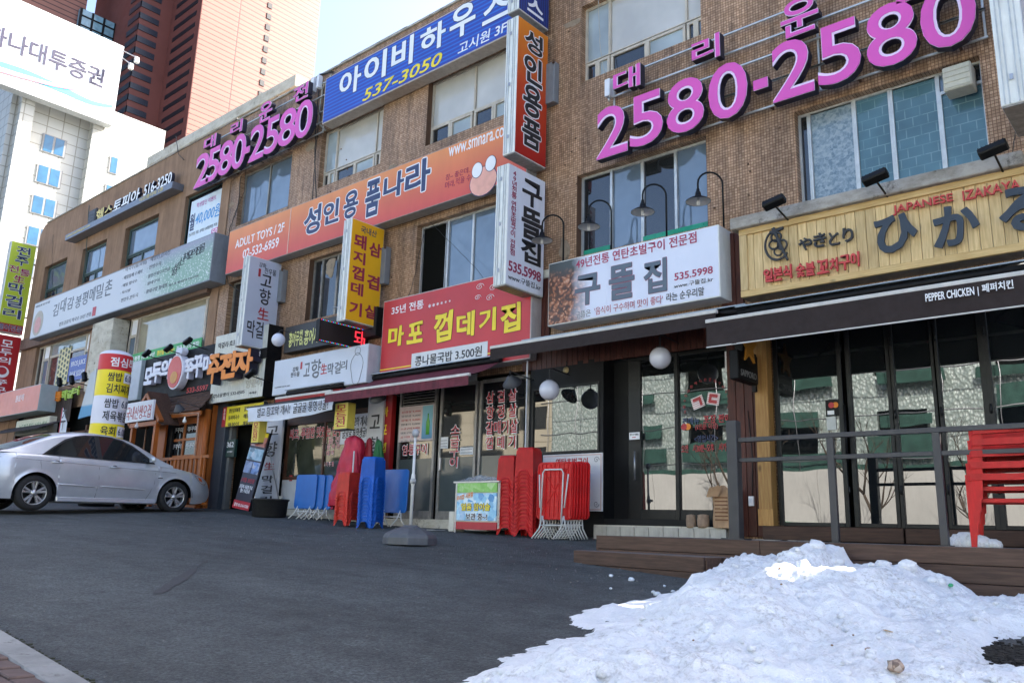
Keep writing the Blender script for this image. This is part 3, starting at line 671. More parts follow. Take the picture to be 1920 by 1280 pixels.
# second tower and the glass bridge between the two
T2 = thing('second_red_tower', 'second tower in the same red panels, left behind the billboard', 'tower', (-170, 60, -5))
y2 = PX(161, 20, -150.)[0]
W(MB().box(-180, 20, -5, -150, y2, 200), 'wall', TRED, T2)
BR = thing('glass_bridge', 'dark framed glass bridge linking the two red towers', 'bridge', (-149, 70, 60))
(ya, za), (yb, zb) = PX(152,15,-149.), PX(236,48,-149.); zz1 = za; 
bz0 = PX(152,60,-149.)[1]-14
W(MB().box(-152, ya, bz0, -149, yb+3, zz1), 'glazing', glass_mat('bridge_glass', (.22,.38,.45), ior=1.6), BR)
q = MB(); z_ = bz0
while z_ < zz1: q.box(-149.1, ya, z_, -148.9, yb+3, z_+.28); z_ += 1.9
y_ = ya
while y_ < yb+3: q.box(-149.15, y_, bz0, -148.85, y_+.35, zz1); y_ += (yb-ya)/4
W(q, 'mullion', BLACK, BR)
# ------------------------------------------------------------------ the other side of the street (seen mirrored in the shop glass)
HW = thing('site_hoarding', 'plain white hoarding along the building site across the street', 'hoarding', (-8, -13, -1.5))
q = MB()
for i in range(44):
    x = -38+i*1.5; q.box(x+.008, -13.0, -2.2, x+1.492, -12.93+.012*(i%2), 2.6)
hp = q.build('hoarding_panels', M('hoarding_white', (.60,.60,.57), .6, .1, .6, dirt=.12)); hp.parent = HW; hp.location = (8,13,1.5)
def on_h(q, nm, mat): o = q.build(nm, mat); o.parent = HW; o.location = (8,13,1.5)
on_h(MB().box(-2.6,-12.9,-1.3,-.4,-12.88,.1), 'poster', m_photo('hoarding_poster', [(.05,.25,.45),(.35,.5,.3),(.6,.6,.2),(.7,.7,.7)], 3))
on_h(MB().box(-6.6,-12.9,-1.1,-5.6,-12.88,.1), 'green_plate', M('green_plate', (.03,.25,.08), .5))
on_h(MB().box(.6,-12.9,-1.0,5.6,-12.88,0), 'white_plate', INKW)
on_h(MB().box(-15.5,-12.9,-1.8,-12.3,-12.88,.6), 'tree_poster', m_grad('tree_poster_print', [(0,(.12,.3,.03)),(.2,(.1,.25,.04)),(.3,(.55,.7,.75)),(1,(.25,.5,.7))], 2.4))
US = thing('building_under_construction', 'half finished building wrapped in insulation and green netting across the street', 'building', (-4, -20, -1.5))
FOIL = N('insulation_wrap'); vv = FOIL.new('ShaderNodeTexVoronoi'); vv.inputs['Scale'].default_value = 9; FOIL.L(FOIL.co((1,1,.6)), vv.inputs['Vector'])
FOIL.col(FOIL.mix((.62,.70,.67), (.40,.48,.45), FOIL.ramp(vv.outputs['Distance'], [(.3,0),(.5,1)]))); FOIL.set(rough=.3, metal=.3); FOIL.bump(vv.outputs['Distance'], .6, .06); FOIL = FOIL.m
q = MB(); holes = []
for fl in range(3):
    for i in range(8): holes.append((-17+i*4.6, -15+i*4.6, 3.6+fl*3.3, 5.4+fl*3.3))
q = sheet_holes(MB(), -29, 12, -1.5, 10.5, [(-h[1]-8, -h[0]-8, h[2], h[3]) for h in holes if -h[0]-8 < 12 and -h[1]-8 > -29], -17, -.25)
o = q.build('wall', FOIL); o.parent = US; o.location = (4,20,1.5)
o = MB().box(-29,-26,-1.5,12,-17.4,10.4).build('core', VOID); o.parent = US; o.location = (4,20,1.5)
q = MB()
R5 = random.Random(3)
for h in holes:
    for k in range(2):
        xa = -h[1]-8+R5.uniform(-.8,.4); zz_ = h[2]-.3+R5.uniform(-.4,.2)+k*1.7; q.box(xa, -16.6-.01*k, zz_, xa+R5.uniform(1.8,3.6), -16.55-.01*k, zz_+R5.uniform(.3,1.0))
q.box(-29,-16.7,2.7,12,-16.65,3.1)
o = q.build('green_netting', M('netting_green', (.035,.10,.08), .7, .4, 3)); o.parent = US; o.location = (4,20,1.5)
q = MB()
for i in range(21):
    x = -28.5+i*2; q.tube([(x,-16,-1.5),(x,-16,11)], .02, 5)
for z_ in (1.5,3.3,5.1,6.9,8.7,10.5): q.tube([(-29,-16,z_),(12,-16,z_)], .03, 5)
o = q.build('scaffold', STEELG); o.parent = US; o.location = (4,20,1.5)
OB = thing('opposite_office_block', 'beige office block further along the far side of the street', 'building', (-40, -22, -1.5))
o = MB().box(-70,-40,-1.5,-31,-22,9.5).build('wall', m_panels('beige_panels', (.5,.46,.36), (.3,.27,.2), 1.2, .8, .03)); o.parent = OB; o.location = (40,22,1.5)
q = MB()
for fl in range(3):
    for i in range(9): q.box(-68+i*4, -22.1, 1.2+fl*2.6, -65.4+i*4, -21.95, 2.7+fl*2.6)
o = q.build('window', G_DARK); o.parent = OB; o.location = (40,22,1.5)
def bare_tree(x, y, h, sd_, label):
    R = random.Random(sd_); z0 = _pl(x, y)-.1; t = thing('bare_tree', label, 'tree', (x, y, z0), group='bare street trees across the road')
    tr = MB(); br = MB()
    def grow(p, d, l, r, lev, q):
        pts = [p]; n_ = 4
        for i in range(n_):
            d = (d+Vector((R.uniform(-.16,.16),R.uniform(-.16,.16),R.uniform(-.02,.14)))).normalized(); pts.append(pts[-1]+d*l/n_)
        q.tube(pts, [r*(1-.5*i/n_) for i in range(n_+1)], 5 if lev else 8)
        if lev < 4:
            for k in range(3 if lev else 5):
                b = pts[R.randint(2, n_)]; a = R.uniform(0, 2*pi); s_ = R.uniform(.5,.9)
                grow(b, (d+Vector((cos(a)*s_, sin(a)*s_, .25))).normalized(), l*R.uniform(.5,.72), r*.5, lev+1, br)
    grow(Vector((0,0,0)), Vector((0,0,1)), h*.45, h*.016, 0, tr)
    bk = M('bark', (.10,.075,.055), .9, .3, 20); tr.build('trunk', bk, t); br.build('crown', bk, t)
bare_tree(-6.2, -10, 5.0, 21, 'forked bare tree by the hoarding, right of the tallest'); bare_tree(-9.5, -10.5, 6.0, 3, 'bare street tree opposite the glass folding doors'); bare_tree(-3.2, -9.6, 4.2, 5, 'small bare tree before the white hoarding'); bare_tree(-16, -10.8, 6.5, 9, 'taller bare tree opposite the grill restaurant window')
# ------------------------------------------------------------------ signs on the wall
PINK = M('magenta_acrylic', (.66,.09,.42), .35, .05, 2)
PEDGE = M('pale_pink_edge', (.75,.60,.78), .4, .03)
BEDGE = M('letter_return_black', (.02,.018,.035), .5, .1)
def zP(p, Y): return P(*p, Y)[1]
def xP(px, y, Y): return P(px, y, Y)[0]
def channel(name, label, digs, z0, z1, small, rails, rx0, rx1, Y=9.68, posts=()):
    s = thing(name, label, 'sign', (rx0, Y, z0))
    def letter(ch, x0, x1, a, b, off):
        r = (x0-rx0, a-z0, x1-rx0, b-z0)
        k = T(s, ch, r, BEDGE, off=off+.018, depth=.12, y=.12, name='letter')
        T(k, ch, r, PEDGE, off=off+.014, depth=.01, y=0, name='edge', res=4); T(k, ch, r, PINK, off=off-.004, depth=.008, y=-.01, name='front', res=4)
    for ch, a, b, ym in digs:
        x0, x1 = xP(a, ym, Y), xP(b, ym, Y)
        if ch == '-': letter('-', x0, x1, z0+(z1-z0)*.33, z0+(z1-z0)*.50, .01)
        else: letter(ch, x0, x1, z0, z1, .008)
    for ch, a, b, top, bot in small:
        xa = xP(a, (top[1]+bot[1])/2, Y); xb = xP(b, (top[1]+bot[1])/2, Y); letter(ch, xa, xb, zP(bot, Y), zP(top, Y), .012)
    for z in rails: MB().box(0, .21, z-z0-.012, rx1-rx0, .235, z-z0+.012).build('rail', ALU, s)
    for x in posts: MB().box(x-rx0-.012, .236, min(rails)-z0, x-rx0+.012, .26, max(rails)-z0).build('post', ALU, s)
    for x in [rx0+.3+i*(rx1-rx0-.6)/4 for i in range(5)]:
        MB().box(x-rx0-.015, .236, rails[0]-z0-.01, x-rx0+.015, .33, rails[0]-z0+.01).build('bracket', RUST, s)
    return s
Yl = 9.68
z0r = (zP((1120,299.5),Yl)+zP((1450,196.6),Yl))/2; z1r = (zP((1151,197),Yl)+zP((1370,118.5),Yl))/2
rl = [zP((1060+540/3.84,495/3.84),9.9), zP((1060+540/3.84,625/3.84),9.9), zP((1060+450/3.84,770/3.84),9.9), zP((1060+720/3.84,845/3.84),9.9), zP((1060+450/3.84,938/3.84),9.9), zP((1060+470/3.84,1090/3.84),9.9)]
channel('magenta_number_sign', 'big magenta channel letter sign reading 2580-2580 on the mosaic wall, right one', 
    [('2',1120,1177,230),('5',1182,1243,220),('8',1251,1320,200),('0',1329,1402,172),('-',1413,1440,155),('2',1448,1526,137),('5',1533,1615,112),('8',1624,1720,75),('0',1726,1833,40)],
    z0r, z1r, [('대',1150.6,1200.6,(1197,120),(1151,178)),('리',1297.5,1350,(1349,61),(1300,124)),('운',1464,1535,(1500,-3),(1477,73)),('전',1662,1740,(1700,-70),(1670,14))],
    sorted(rl), xP(1128,250,Yl), xP(1845,60,Yl), posts=(xP(1130,250,Yl)+.05, xP(1520,60,Yl), xP(1840,60,Yl)))
def c5(x, y): return (340+x/2.91, 120+y/2.91)
z0l = zP(c5(75,682),Yl); z1l = zP(c5(670,204),Yl)
dl = [('2',78,152),('5',143,207),('8',206,278),('0',278,350),('-',352,376),('2',377,453),('5',462,532),('8',535,625),('0',625,716)]
channel('small_magenta_number_sign', 'smaller looking magenta 2580-2580 channel letter sign near the left roof edge', [(c, 340+a/2.91, 340+b/2.91, 120+(600-(a-78)*.55)/2.91) for c, a, b in dl],
    z0l, z1l, [('대',340+128/2.91,340+188/2.91,c5(185,382),c5(130,474)),('리',340+272/2.91,340+332/2.91,c5(330,302),c5(275,394)),('운',340+428/2.91,340+494/2.91,c5(470,207),c5(432,326)),('전',340+615/2.91,340+692/2.91,c5(688,98),c5(618,216))],
    sorted([z1l+.1, z1l+.42, z1l-.3, (z0l+z1l)/2-.1, z0l+.1]), xP(c5(110,500)[0],300,Yl), xP(c5(745,150)[0],170,Yl), posts=(xP(c5(118,500)[0],300,Yl)+.02, xP(c5(740,150)[0],170,Yl)))
# blue rooftop-level fascia
S = Sign('blue_fascia_sign', 'long blue striped fascia sign with white Korean letters and yellow phone number', 'sign', 'Y', 9.7, (611,147.5), (953,66))
BLU = m_stripe('blue_stripes', (.03,.055,.35), (.02,.13,.55), .085, .38)
S.w = -8.28-S.a0; S.body(.28, M('casing_beige', (.45,.38,.33), .5, .1, dirt=.3), BLU, .03)
O1 = (INKN, .022)
for ch, a, b, t, bt in [('아',234,387,(370,490),(340,690)),('이',420,578,(560,378),(535,588)),('비',625,780,(770,265),(745,485)),('하',838,1022,(1000,155),(960,365)),('우',1060,1245,(1150,42),(1120,285)),('스',1305,1500,(1400,-45),(1320,190))]:
    q_ = lambda x, y: (580+x/4, y/4)
    x0 = S.uv(*q_(a,(t[1]+bt[1])/2))[0]; x1 = S.uv(*q_(b,(t[1]+bt[1])/2))[0]
    T(S.o, ch, (x0, S.uv(*q_(*bt))[1], min(x1, S.w-.05), S.uv(*q_(*t))[1]), INKW, off=.025, y=S.y-.0005, outline=O1)
def strip4(S, s, pts, mat, off=.01, **k):    # pts: bottom-left, bottom-right(x only), top at left
    (xa, ya), (xb, yb), (xt, yt) = pts; u0, v0 = S.uv(xa, ya); u1, v0b = S.uv(xb, yb); _, v1 = S.uv(xt, yt)
    k.setdefault('y', S.y-.0005); return T(S.o, s, (u0, (v0+v0b)/2, u1, v1), mat, off=off, **k)
strip4(S, '537-3050', [(580+400/4,762/4),(580+995/4,485/4),(580+440/4,665/4)], INKY, .012, shear=.2, outline=(INKN,.012))
strip4(S, '고시원 3F', [(580+1115/4,405/4),(580+1482/4,255/4),(580+1150/4,318/4)], INKW, .01, shear=.1)
# orange fascia between second and third floor
S = Sign('orange_fascia_sign', 'long orange to pink fascia sign with navy Korean lettering across the facade', 'sign', 'Y', 9.7, (431,434), (946,345))
S.w = -8.28-S.a0; zt = (zP((431,434),9.7)+zP((946,234),9.7))/2; zb = (zP((425,514),9.7)+zP((929.7,348.4),9.7))/2
S.z0 = zb; S.h = zt-zb; S.o.location.z = zb
ORG = m_grad('orange_pink_print', [(0,(.60,.085,.07)),(.35,(.62,.13,.07)),(1,(.72,.27,.09))], S.h)
S.body(.26, M('casing_grey', (.32,.31,.3), .5, .1, dirt=.3), ORG, .015)
v = S.uv(430+115,400)[0]; MB().box(S.uv(544,420)[0]-.012, -.012, .015, S.uv(544,420)[0]+.012, -.004, S.h-.015).build('joint', M('joint_pale', (.7,.45,.35), .5), S.o)
def c5s(x, y): return c5(x, y)
strip4(S, 'ADULT TOYS / 2F', [c5(295,1005),c5(560,915),c5(300,962)], INKW, .012, brush=.05, spacing=1.05)
strip4(S, '02-532-6959', [c5(335,1060),c5(530,1000),c5(345,1012)], INKW, .01, brush=.05)
for ch, bl, br, tp in [('성',(665,940),(755,910),(700,785)),('인',(772,880),(856,860),(800,755)),('용',(882,855),(960,825),(915,700)),('품',(1000,840),(1078,815),(1010,650))]:
    strip4(S, ch, [c5(*bl),c5(*br),c5(*tp)], INKN, .03, brush=.03, outline=(INKW,.035))
q_ = lambda x, y: (700+x/3.2, 300+y/3.2)
strip4(S, '나', [q_(60,232),q_(180,215),q_(75,100)], INKN, .03, brush=.03, outline=(INKW,.035)); strip4(S, '라', [q_(190,210),q_(335,195),q_(205,35)], INKN, .03, brush=.03, outline=(INKW,.035))
strip4(S, 'www.smnara.com', [(580+1045/4,1172/4),(580+1510/4,1015/4),(580+1050/4,1112/4)], INKW, .005, brush=.04)
strip4(S, '참~ 좋은데..', [q_(435,122),q_(585,78),q_(438,90)], INKM, -.004, brush=.05); strip4(S, '머라,적을 수 없네!', [q_(432,165),q_(662,110),q_(435,135)], INKM, -.004, brush=.05)
q = MB(); ux, uz = S.uv(935,318)     # two pale rounded blobs of the sign print
def blob(cx, cz, rx, rz, y, n_=20): return [(cx+rx*cos(2*pi*i/n_), cz+rz*sin(2*pi*i/n_)) for i in range(n_)]
pf = lambda a,b,d: (a,d,b)
MB().prism(blob(ux-.35, uz-.12, .33,.28,0), pf, -.008, -.005).build('print_blob_outline', INKN, S.o); MB().prism(blob(ux-.35, uz-.12, .315,.265,0), pf, -.011, -.0085).build('print_blob', M('print_skin', (.75,.38,.30), .5), S.o)
for dx, dz in ((-.5,.12),(-.18,.16)):
    MB().prism(blob(ux+dx, uz+dz, .13,.15,0), pf, -.014, -.0115).build('print_blob_outline', INKN, S.o); MB().prism(blob(ux+dx, uz+dz, .12,.14,0), pf, -.017, -.0145).build('print_blob', INKW, S.o)
# ---- projecting box signs (faces look along the street)
SLIT = M('sign_edge_white', (.74,.75,.72), .4, .06, dirt=.15)
def proj(name, label, X, ytop, ybot, face, Y0=9.1, Y1=9.9, th=.25, ztop=None, zbot=None, pale=SLIT):
    s = Sign(name, label, 'sign', 'X', X, ytop, ybot, 'projecting box signs'); s.a0 = Y0; s.w = Y1-Y0
    if ztop: s.z0 = zbot; s.h = ztop-zbot
    s.o.location = (X, Y0, s.z0)
    s.body(th, pale, face, .012)
    # vertical ribs and hinges on the narrow street side, tray underneath, brackets to the wall
    for k, yy in enumerate((.045, .085, .165, .205)): MB().box(-.012, yy*th/.25, .01, 0.0, yy*th/.25+.012, s.h-.01).build('rib', ALU, s.o)
    for f_ in (.12, .5, .88): MB().box(-.022, .12*th/.25, s.h*f_-.03, -.0125, .15*th/.25, s.h*f_+.03).build('hinge', STEELG, s.o)
    MB().box(.01, .01, -.02, s.w-.01, th-.01, 0).build('bottom_tray', ALU_D, s.o)
    for f_ in (.2, .8): MB().box(s.w, th*.4, s.h*f_-.02, s.w+(9.99-Y1), th*.6, s.h*f_+.02).build('bracket', RUST, s.o)
    return s
def vt(s, txt, u0, v0, u1, v1, mat, **k):   # text placed by fractions of the face
    k.setdefault('y', s.y-.0005); return T(s.o, txt, (u0*s.w, v0*s.h, u1*s.w, v1*s.h), mat, **k)
ORV = m_grad('orange_red_print', [(0,(.38,.012,.01)),(.5,(.50,.05,.01)),(1,(.68,.21,.015))], 2.45)
s = proj('orange_projecting_sign', 'tall orange to red projecting box sign with black rounded Korean letters', -8.04, (971,30), (1024,317), ORV, ztop=8.29, zbot=5.85)
for ch, a, b in (('성',.79,.95),('인',.56,.765),('용',.315,.54),('품',.09,.29)): vt(s, ch, .22, a, .80, b, INK, off=.03, brush=.02, outline=(INKW,.035))
s = proj('white_projecting_sign', 'white projecting box sign with three large black syllables and maroon phone number 535.5998', -8.04, (953,308), (1019,559), WHITE, Y0=8.98, ztop=5.61, zbot=3.63)
for ch, a, b in (('구',.72,.94),('뜰',.44,.70),('집',.24,.43)): vt(s, ch, .37, a, .90, b, INK, off=.028)
vt(s, '\n'.join('49년전통'), .09, .72, .22, .955, INKM, off=.01, line=.85); vt(s, '\n'.join('연탄초벌구이'), .09, .40, .22, .70, INKM, off=.01, line=.85); vt(s, '\n'.join('전문점'), .09, .25, .22, .38, INKM, off=.01, line=.85)
vt(s, '535.5998', .06, .115, .92, .20, INKM, off=.02, spacing=.95); vt(s, 'www.구뜰집.kr', .06, .045, .92, .095, INK, off=0)
YEL = M('yellow_acrylic', (.80,.42,.012), .4, .06, 2)
s = proj('yellow_projecting_sign', 'yellow projecting box sign with maroon Korean letters 국내산 above two columns', -12.09, (660,410), (711,615), YEL, ztop=5.68, zbot=3.69)
vt(s, '국내산', .27, .885, .76, .955, INKN, off=.012)
for ch, a, b in (('돼',.72,.86),('지',.57,.69),('껍',.41,.54),('데',.26,.38),('기',.06,.19)): vt(s, ch, .10, a, .46, b, INKM, off=.028)
for ch, a, b in (('삼',.69,.83),('겹',.36,.50),('살',.07,.20)): vt(s, ch, .56, a, .93, b, INKM, off=.028)
s = proj('makgeolli_projecting_sign', 'pale grey projecting box sign with brushed black letters and a red 生', -15.6, (469,479), (514,657), M('grey_white_acrylic', (.46,.49,.58), .4, .06, 2), ztop=5.64, zbot=3.65)
vt(s, '강화', .30, .90, .52, .955, INK, brush=.04); vt(s, '찬우물', .48, .84, .85, .91, INK, brush=.04); rot_sheet(s.o, 'seal', INKR, (.30*s.w,.79*s.h,.37*s.w,.88*s.h), s.y-.001)
for ch, a, b, m_ in (('고',.70,.83,INK),('향',.49,.67,INK),('生',.32,.45,INKR)): vt(s, ch, .40, a, .74, b, m_, off=.012, brush=.06)
vt(s, '막걸리', .12, .10, .88, .29, INK, off=.012, brush=.07)
STV = m_stripe('navy_stripes', (.012,.02,.12), (.015,.05,.25), .06, .4, along=0)
s = proj('navy_projecting_sign', 'dark navy striped projecting box sign at the top edge, above the orange one', -8.04, (971,0), (1028,52), STV, ztop=9.9, zbot=8.42)
vt(s, '스', .28, .06, .80, .25, INKW, off=.03); vt(s, '우', .28, .38, .80, .60, INKW, off=.03)
s = proj('pale_projecting_sign', 'white edge of a projecting box sign in the top right corner', -1.06, (1901,242), (1901,242), WHITE, Y0=8.8, Y1=9.6, th=.26, ztop=6.6, zbot=4.24)
s.o['group'] = 'projecting box signs'
LIME = m_grad('lime_print', [(0,(.35,.02,.02)),(.09,(.35,.02,.02)),(.1,(.42,.50,.03)),(1,(.45,.55,.05))], 3.28)
s = proj('lime_projecting_sign', 'lime green projecting sign with brushed navy letters at the left end of the row', -31.3, (68,462), (45,628), LIME, ztop=9.33, zbot=6.1)
for ch, a, b, l_, r_, m_ in (('전',.86,.96,.25,.8,INKN),('주',.75,.85,.25,.78,INKN),('전',.66,.735,.05,.45,INKM),('통',.64,.715,.5,.92,INKM),('生',.555,.635,.3,.75,INKM),('막',.43,.545,.15,.8,INKN),('걸',.28,.41,.12,.8,INKN),('리',.16,.26,.12,.8,INKN)): vt(s, ch, l_, a, r_, b, m_, off=.02, brush=.05, outline=(INKW,.02))
vt(s, '홍어전문', .04, .02, .96, .085, INKN, off=.015, outline=(INKW,.02))
REDV = M('deep_red_acrylic', (.42,.015,.02), .4, .08, 2)
s = proj('red_projecting_sign', 'dark red projecting sign with white letters and a round emblem, below the lime green one', -31.3, (42,632), (28,728), REDV, ztop=6.0, zbot=3.65)
for ch, a, b in (('모',.83,.93),('두',.70,.80),('의',.58,.68),('쭈',.27,.35),('꾸',.15,.24),('미',.03,.12)): vt(s, ch, .25, a, .72, b, INKW, off=.015)
MB().prism(blob(.45*s.w, .46*s.h, .22, .2, 0), pf, -.009, -.005).build('emblem', INKW, s.o); MB().prism(blob(.45*s.w, .475*s.h, .15, .13, 0), pf, -.014, -.010).build('emblem_disc', INKR, s.o)
# meter boxes and lamps behind the projecting signs
for X_, z_, l_ in ((-8.16,7.0,'orange'),(-12.26,4.55,'yellow'),(-15.76,4.75,'pale grey')):
    t = thing('wall_cabinet', 'grey steel cabinet on the tiled wall behind the %s projecting sign' % l_, 'cabinet', (X_, 9.995, z_), group='wall cabinets')
    MB().box(0,-.14,0,.3,0,.75).build('cabinet', M('cabinet_grey', (.2,.21,.22), .5, .1, dirt=.2), t, bev=.008); MB().box(.27,-.17,.7,.31,-.14,.76).build('latch', RUST, t)
t = thing('white_light_box', 'small white lamp unit at the left end of the big magenta sign', 'lamp', (xP(1133,160,9.8), 9.8, zP((1133,182),9.8))); MB().box(0,0,0,.1,.12,.3).build('housing', WHITE, t, bev=.01); MB().tube([(.05,.06,0),(.05,.06,-.07)], .02).build('cap', ALU, t)
t = thing('white_light_box', 'small white lamp unit right of the smaller magenta sign', 'lamp', (xP(582,160,9.8), 9.8, zP((582,172),9.8))); MB().box(0,0,0,.1,.12,.36).build('housing', WHITE, t, bev=.01)
MB().box(.22,0,.02,.3,.12,.34).build('housing', WHITE, t, bev=.01)
# health club raised letters on a steel channel
hs0, hz = P(127,455,9.75); hs1 = P(330,343,9.75)[0]; hz = (P(127,458,9.75)[1]+P(330,348,9.75)[1])/2
s = thing('health_club_sign', 'raised white and gold letters ending in 516-3250 on a grey steel channel', 'sign', (hs0, 9.75, hz))
L_ = hs1-hs0; MB().box(0,-.1,0,L_,.23,.2).build('channel', M('channel_steel', (.17,.18,.21), .4, .1, metal=.4), s, bev=.01)
g_ = M('gold_letter', (.65,.48,.12), .35, .1, metal=.3); f4 = lambda x, y: (x/4, 300+y/4)
def raised(S_, org, txt, bl, br, tp, mat, Y, off=.02, depth=.09, side=BEDGE, name='letter', **k):
    x0, z0 = P(*bl, Y); x1, _ = P(*br, Y); _, z1 = P(*tp, Y); r = (x0-org[0], z0-org[2], x1-org[0], z1-org[2])
    b_ = T(S_, txt, r, side, off=off+.008, depth=depth, y=depth, name=name, **k); T(b_, txt, r, mat, off=off, depth=.006, y=0, name='front', **k); return b_
org = (hs0, 9.75, hz)
raised(s, org, '헬스', f4(715,470), f4(838,400), f4(720,400-15), g_, 9.75); raised(s, org, '토피아', f4(840,405), f4(1040,310), f4(845,332-20), INKW, 9.75, shear=.1)
raised(s, org, '516-3250', f4(1075,275), f4(1280,195), f4(1078,215-20), INKW, 9.75, off=.015)
x0, z0 = P(*f4(648,512), 9.75); x1, z1 = P(*f4(715,400), 9.75); MB().box(x0-hs0, 0, .21, x1-hs0, .1, .75).build('emblem_box', DGREY, s, bev=.04)
T(s, 'POWER\nZONE\nBODY', (x0-hs0+.05, .32, x1-hs0-.05, .62), INKG, y=-.001)
T(s, 'www.healthtopia.com', (.1,.05,1.9,.16), g_, y=-.102); T(s, '이트펠지하 2층', (L_-1.9,.05,L_-.5,.17), g_, y=-.102)
# buckwheat restaurant fascia
S = Sign('buckwheat_fascia_sign', 'long pale fascia sign with thin grey Korean letters and a green flower field', 'sign', 'Y', 9.55, (72,570), (392,525))
S.a0 = P(61,600,9.55)[0]; S.w = P(398,480,9.55)[0]-S.a0; za = (zP((72,570),9.55)+zP((400,432),9.55))/2; zb = (zP((52,640),9.55)+zP((385,525),9.55))/2
S.z0, S.h = zb, za-zb; S.o.location = (S.a0, 9.55, zb)
kf = N('flower_field_print'); sp = kf.sep(kf.co()); d_ = kf.ramp(kf.math('DIVIDE', kf.math('SUBTRACT', kf.math('ADD', sp[0], kf.math('MULTIPLY', sp[2], .7)), S.w-3.6), 3.2), [(0,0),(.55,1)])
vz = kf.new('ShaderNodeTexVoronoi'); vz.inputs['Scale'].default_value = 16; kf.L(kf.co(), vz.inputs['Vector'])
fc = kf.mix(kf.mix((.12,.24,.16),(.30,.42,.33), kf.noise(9,6)), (.66,.68,.66), kf.ramp(vz.outputs['Distance'], [(.2,1),(.35,0)]))
fc = kf.mix(fc, (.26,.25,.33), kf.ramp(kf.math('DIVIDE', sp[2], S.h), [(.6,0),(.95,.9)]))
kf.col(kf.mix((.50,.51,.54), fc, d_)); kf.set(rough=.4)
S.body(.42, M('grey_casing', (.20,.22,.25), .4, .1, dirt=.2), kf.m, .03)
f5 = lambda x, y: (20+x/4.5725, 420+y/4.5725)
for ch, bl, br, tp in [('김',(358,800),(405,778),(365,695)),('대',(420,765),(465,748),(425,650)),('감',(480,740),(535,722),(485,640)),('봉',(548,735),(600,705),(552,625)),('평',(607,705),(655,680),(612,590)),('메',(668,680),(718,650),(672,555)),('밀',(728,650),(785,628),(735,530)),('촌',(800,630),(862,600),(808,490))]:
    strip4(S, ch, [f5(*bl),f5(*br),f5(*tp)], INKG, .006, brush=.05)
strip4(S, '원조강릉식 막국수 35년 전통', [f5(415,875),f5(690,790),f5(418,845)], INKG, .003, brush=.03)
for s_, bl, br, tp in [('· 막국수(물,비빔)',(968,415),(1165,352),(970,385)),('· 메밀들깨 수제비',(958,480),(1127,425),(960,452)),('· 메밀 칼국수',(948,545),(1085,500),(950,520)),('· 묵사발',(940,605),(1027,580),(942,582)),('· 찐만두,만두국',(932,675),(1092,628),(934,645)),
    ('· 메밀전,감자전',(1185,325),(1365,270),(1187,290)),('· 한방수육',(1173,393),(1290,357),(1175,362)),('· 월빙산채오리전골',(1165,465),(1365,405),(1167,440)),('· 황태구이',(1157,530),(1275,495),(1159,505)),('· 황태국밥 황태찜',(1148,600),(1340,545),(1150,570)),('체인 및 예약문의 592-7300',(1355,535),(1610,455),(1357,518))]:
    strip4(S, s_, [f5(*bl),f5(*br),f5(*tp)], INKG, .003, brush=.03)
for i, ch in enumerate('월방산채오리전골'):
    u, vv_ = S.uv(*f5(1375+i*34, 440-i*42 if i < 4 else 300-(i-4)*18)); T(S.o, ch, (u, vv_-.02, u+.3, vv_+.2), INK, brush=.06, y=S.y-.001)
u, vv_ = S.uv(*f5(235,850)); MB().prism(blob(u, vv_, .42, .42, 0), pf, -.009, -.005).build('round_emblem', M('emblem_beige', (.40,.36,.30), .5), S.o); MB().prism(blob(u, vv_-.06, .26, .27, 0), pf, -.013, -.0095).build('emblem_centre', M('emblem_pink', (.55,.28,.26), .5), S.o)
rot_sheet(S.o, 'seal', INKR, (*S.uv(*f5(697,792)), *S.uv(*f5(738,705))), S.y-.002)
strip4(S, '메밀꽃필무렵', [f5(215,718),f5(335,680),f5(217,704)], INKG, 0)
# ------------------------------------------------------------------ signs over the shops
F3 = lambda x, y: (1000+x/3.0476, 260+y/3.0476)
S = Sign('white_fascia_sign', 'white fascia sign with large grey syllables and a grilled meat photo at its left', 'sign', 'Y', 9.62, (1029,494.5), (1351,557))
za = (zP((1029,494.6),9.62)+zP((1349.4,420.8),9.62))/2; zb = (zP((1027,611),9.62)+zP((1351,557),9.62))/2
S.z0, S.h = zb, za-zb; S.o.location.z = zb
S.body(.36, SLIT, M('white_blue_acrylic', (.66,.69,.80), .4, .04, 2), .015)
MEAT = N('grilled_meat_print'); v_ = MEAT.new('ShaderNodeTexVoronoi', feature='SMOOTH_F1'); v_.inputs['Scale'].default_value = 17
wv = MEAT.new('ShaderNodeVectorMath', operation='ADD'); nz = MEAT.new('ShaderNodeTexNoise'); nz.inputs['Scale'].default_value = 9; MEAT.L(MEAT.co(), nz.inputs['Vector']); sc_ = MEAT.new('ShaderNodeVectorMath', operation='SCALE'); sc_.inputs[3].default_value = .12; MEAT.L(nz.outputs['Color'], sc_.inputs[0]); MEAT.L(MEAT.co(), wv.inputs[0]); MEAT.L(sc_.outputs[0], wv.inputs[1]); MEAT.L(wv.outputs[0], v_.inputs['Vector'])
mc = MEAT.ramp(v_.outputs['Distance'], [(.05,(.60,.36,.24)),(.28,(.34,.12,.05)),(.5,(.07,.03,.02))])
sp = MEAT.sep(MEAT.co()); 
mc = MEAT.mix(mc, (.05,.06,.06), MEAT.ramp(MEAT.math('DIVIDE', sp[2], S.h), [(.70,0),(.88,1)]))
fd = MEAT.ramp(MEAT.math('ADD', MEAT.math('DIVIDE', sp[0], 1.0), MEAT.math('MULTIPLY', MEAT.noise(4,6), .35)), [(.62,0),(.95,1)])
MEAT.col(MEAT.mix(mc, (.66,.69,.80), fd)); MEAT.set(rough=.4)
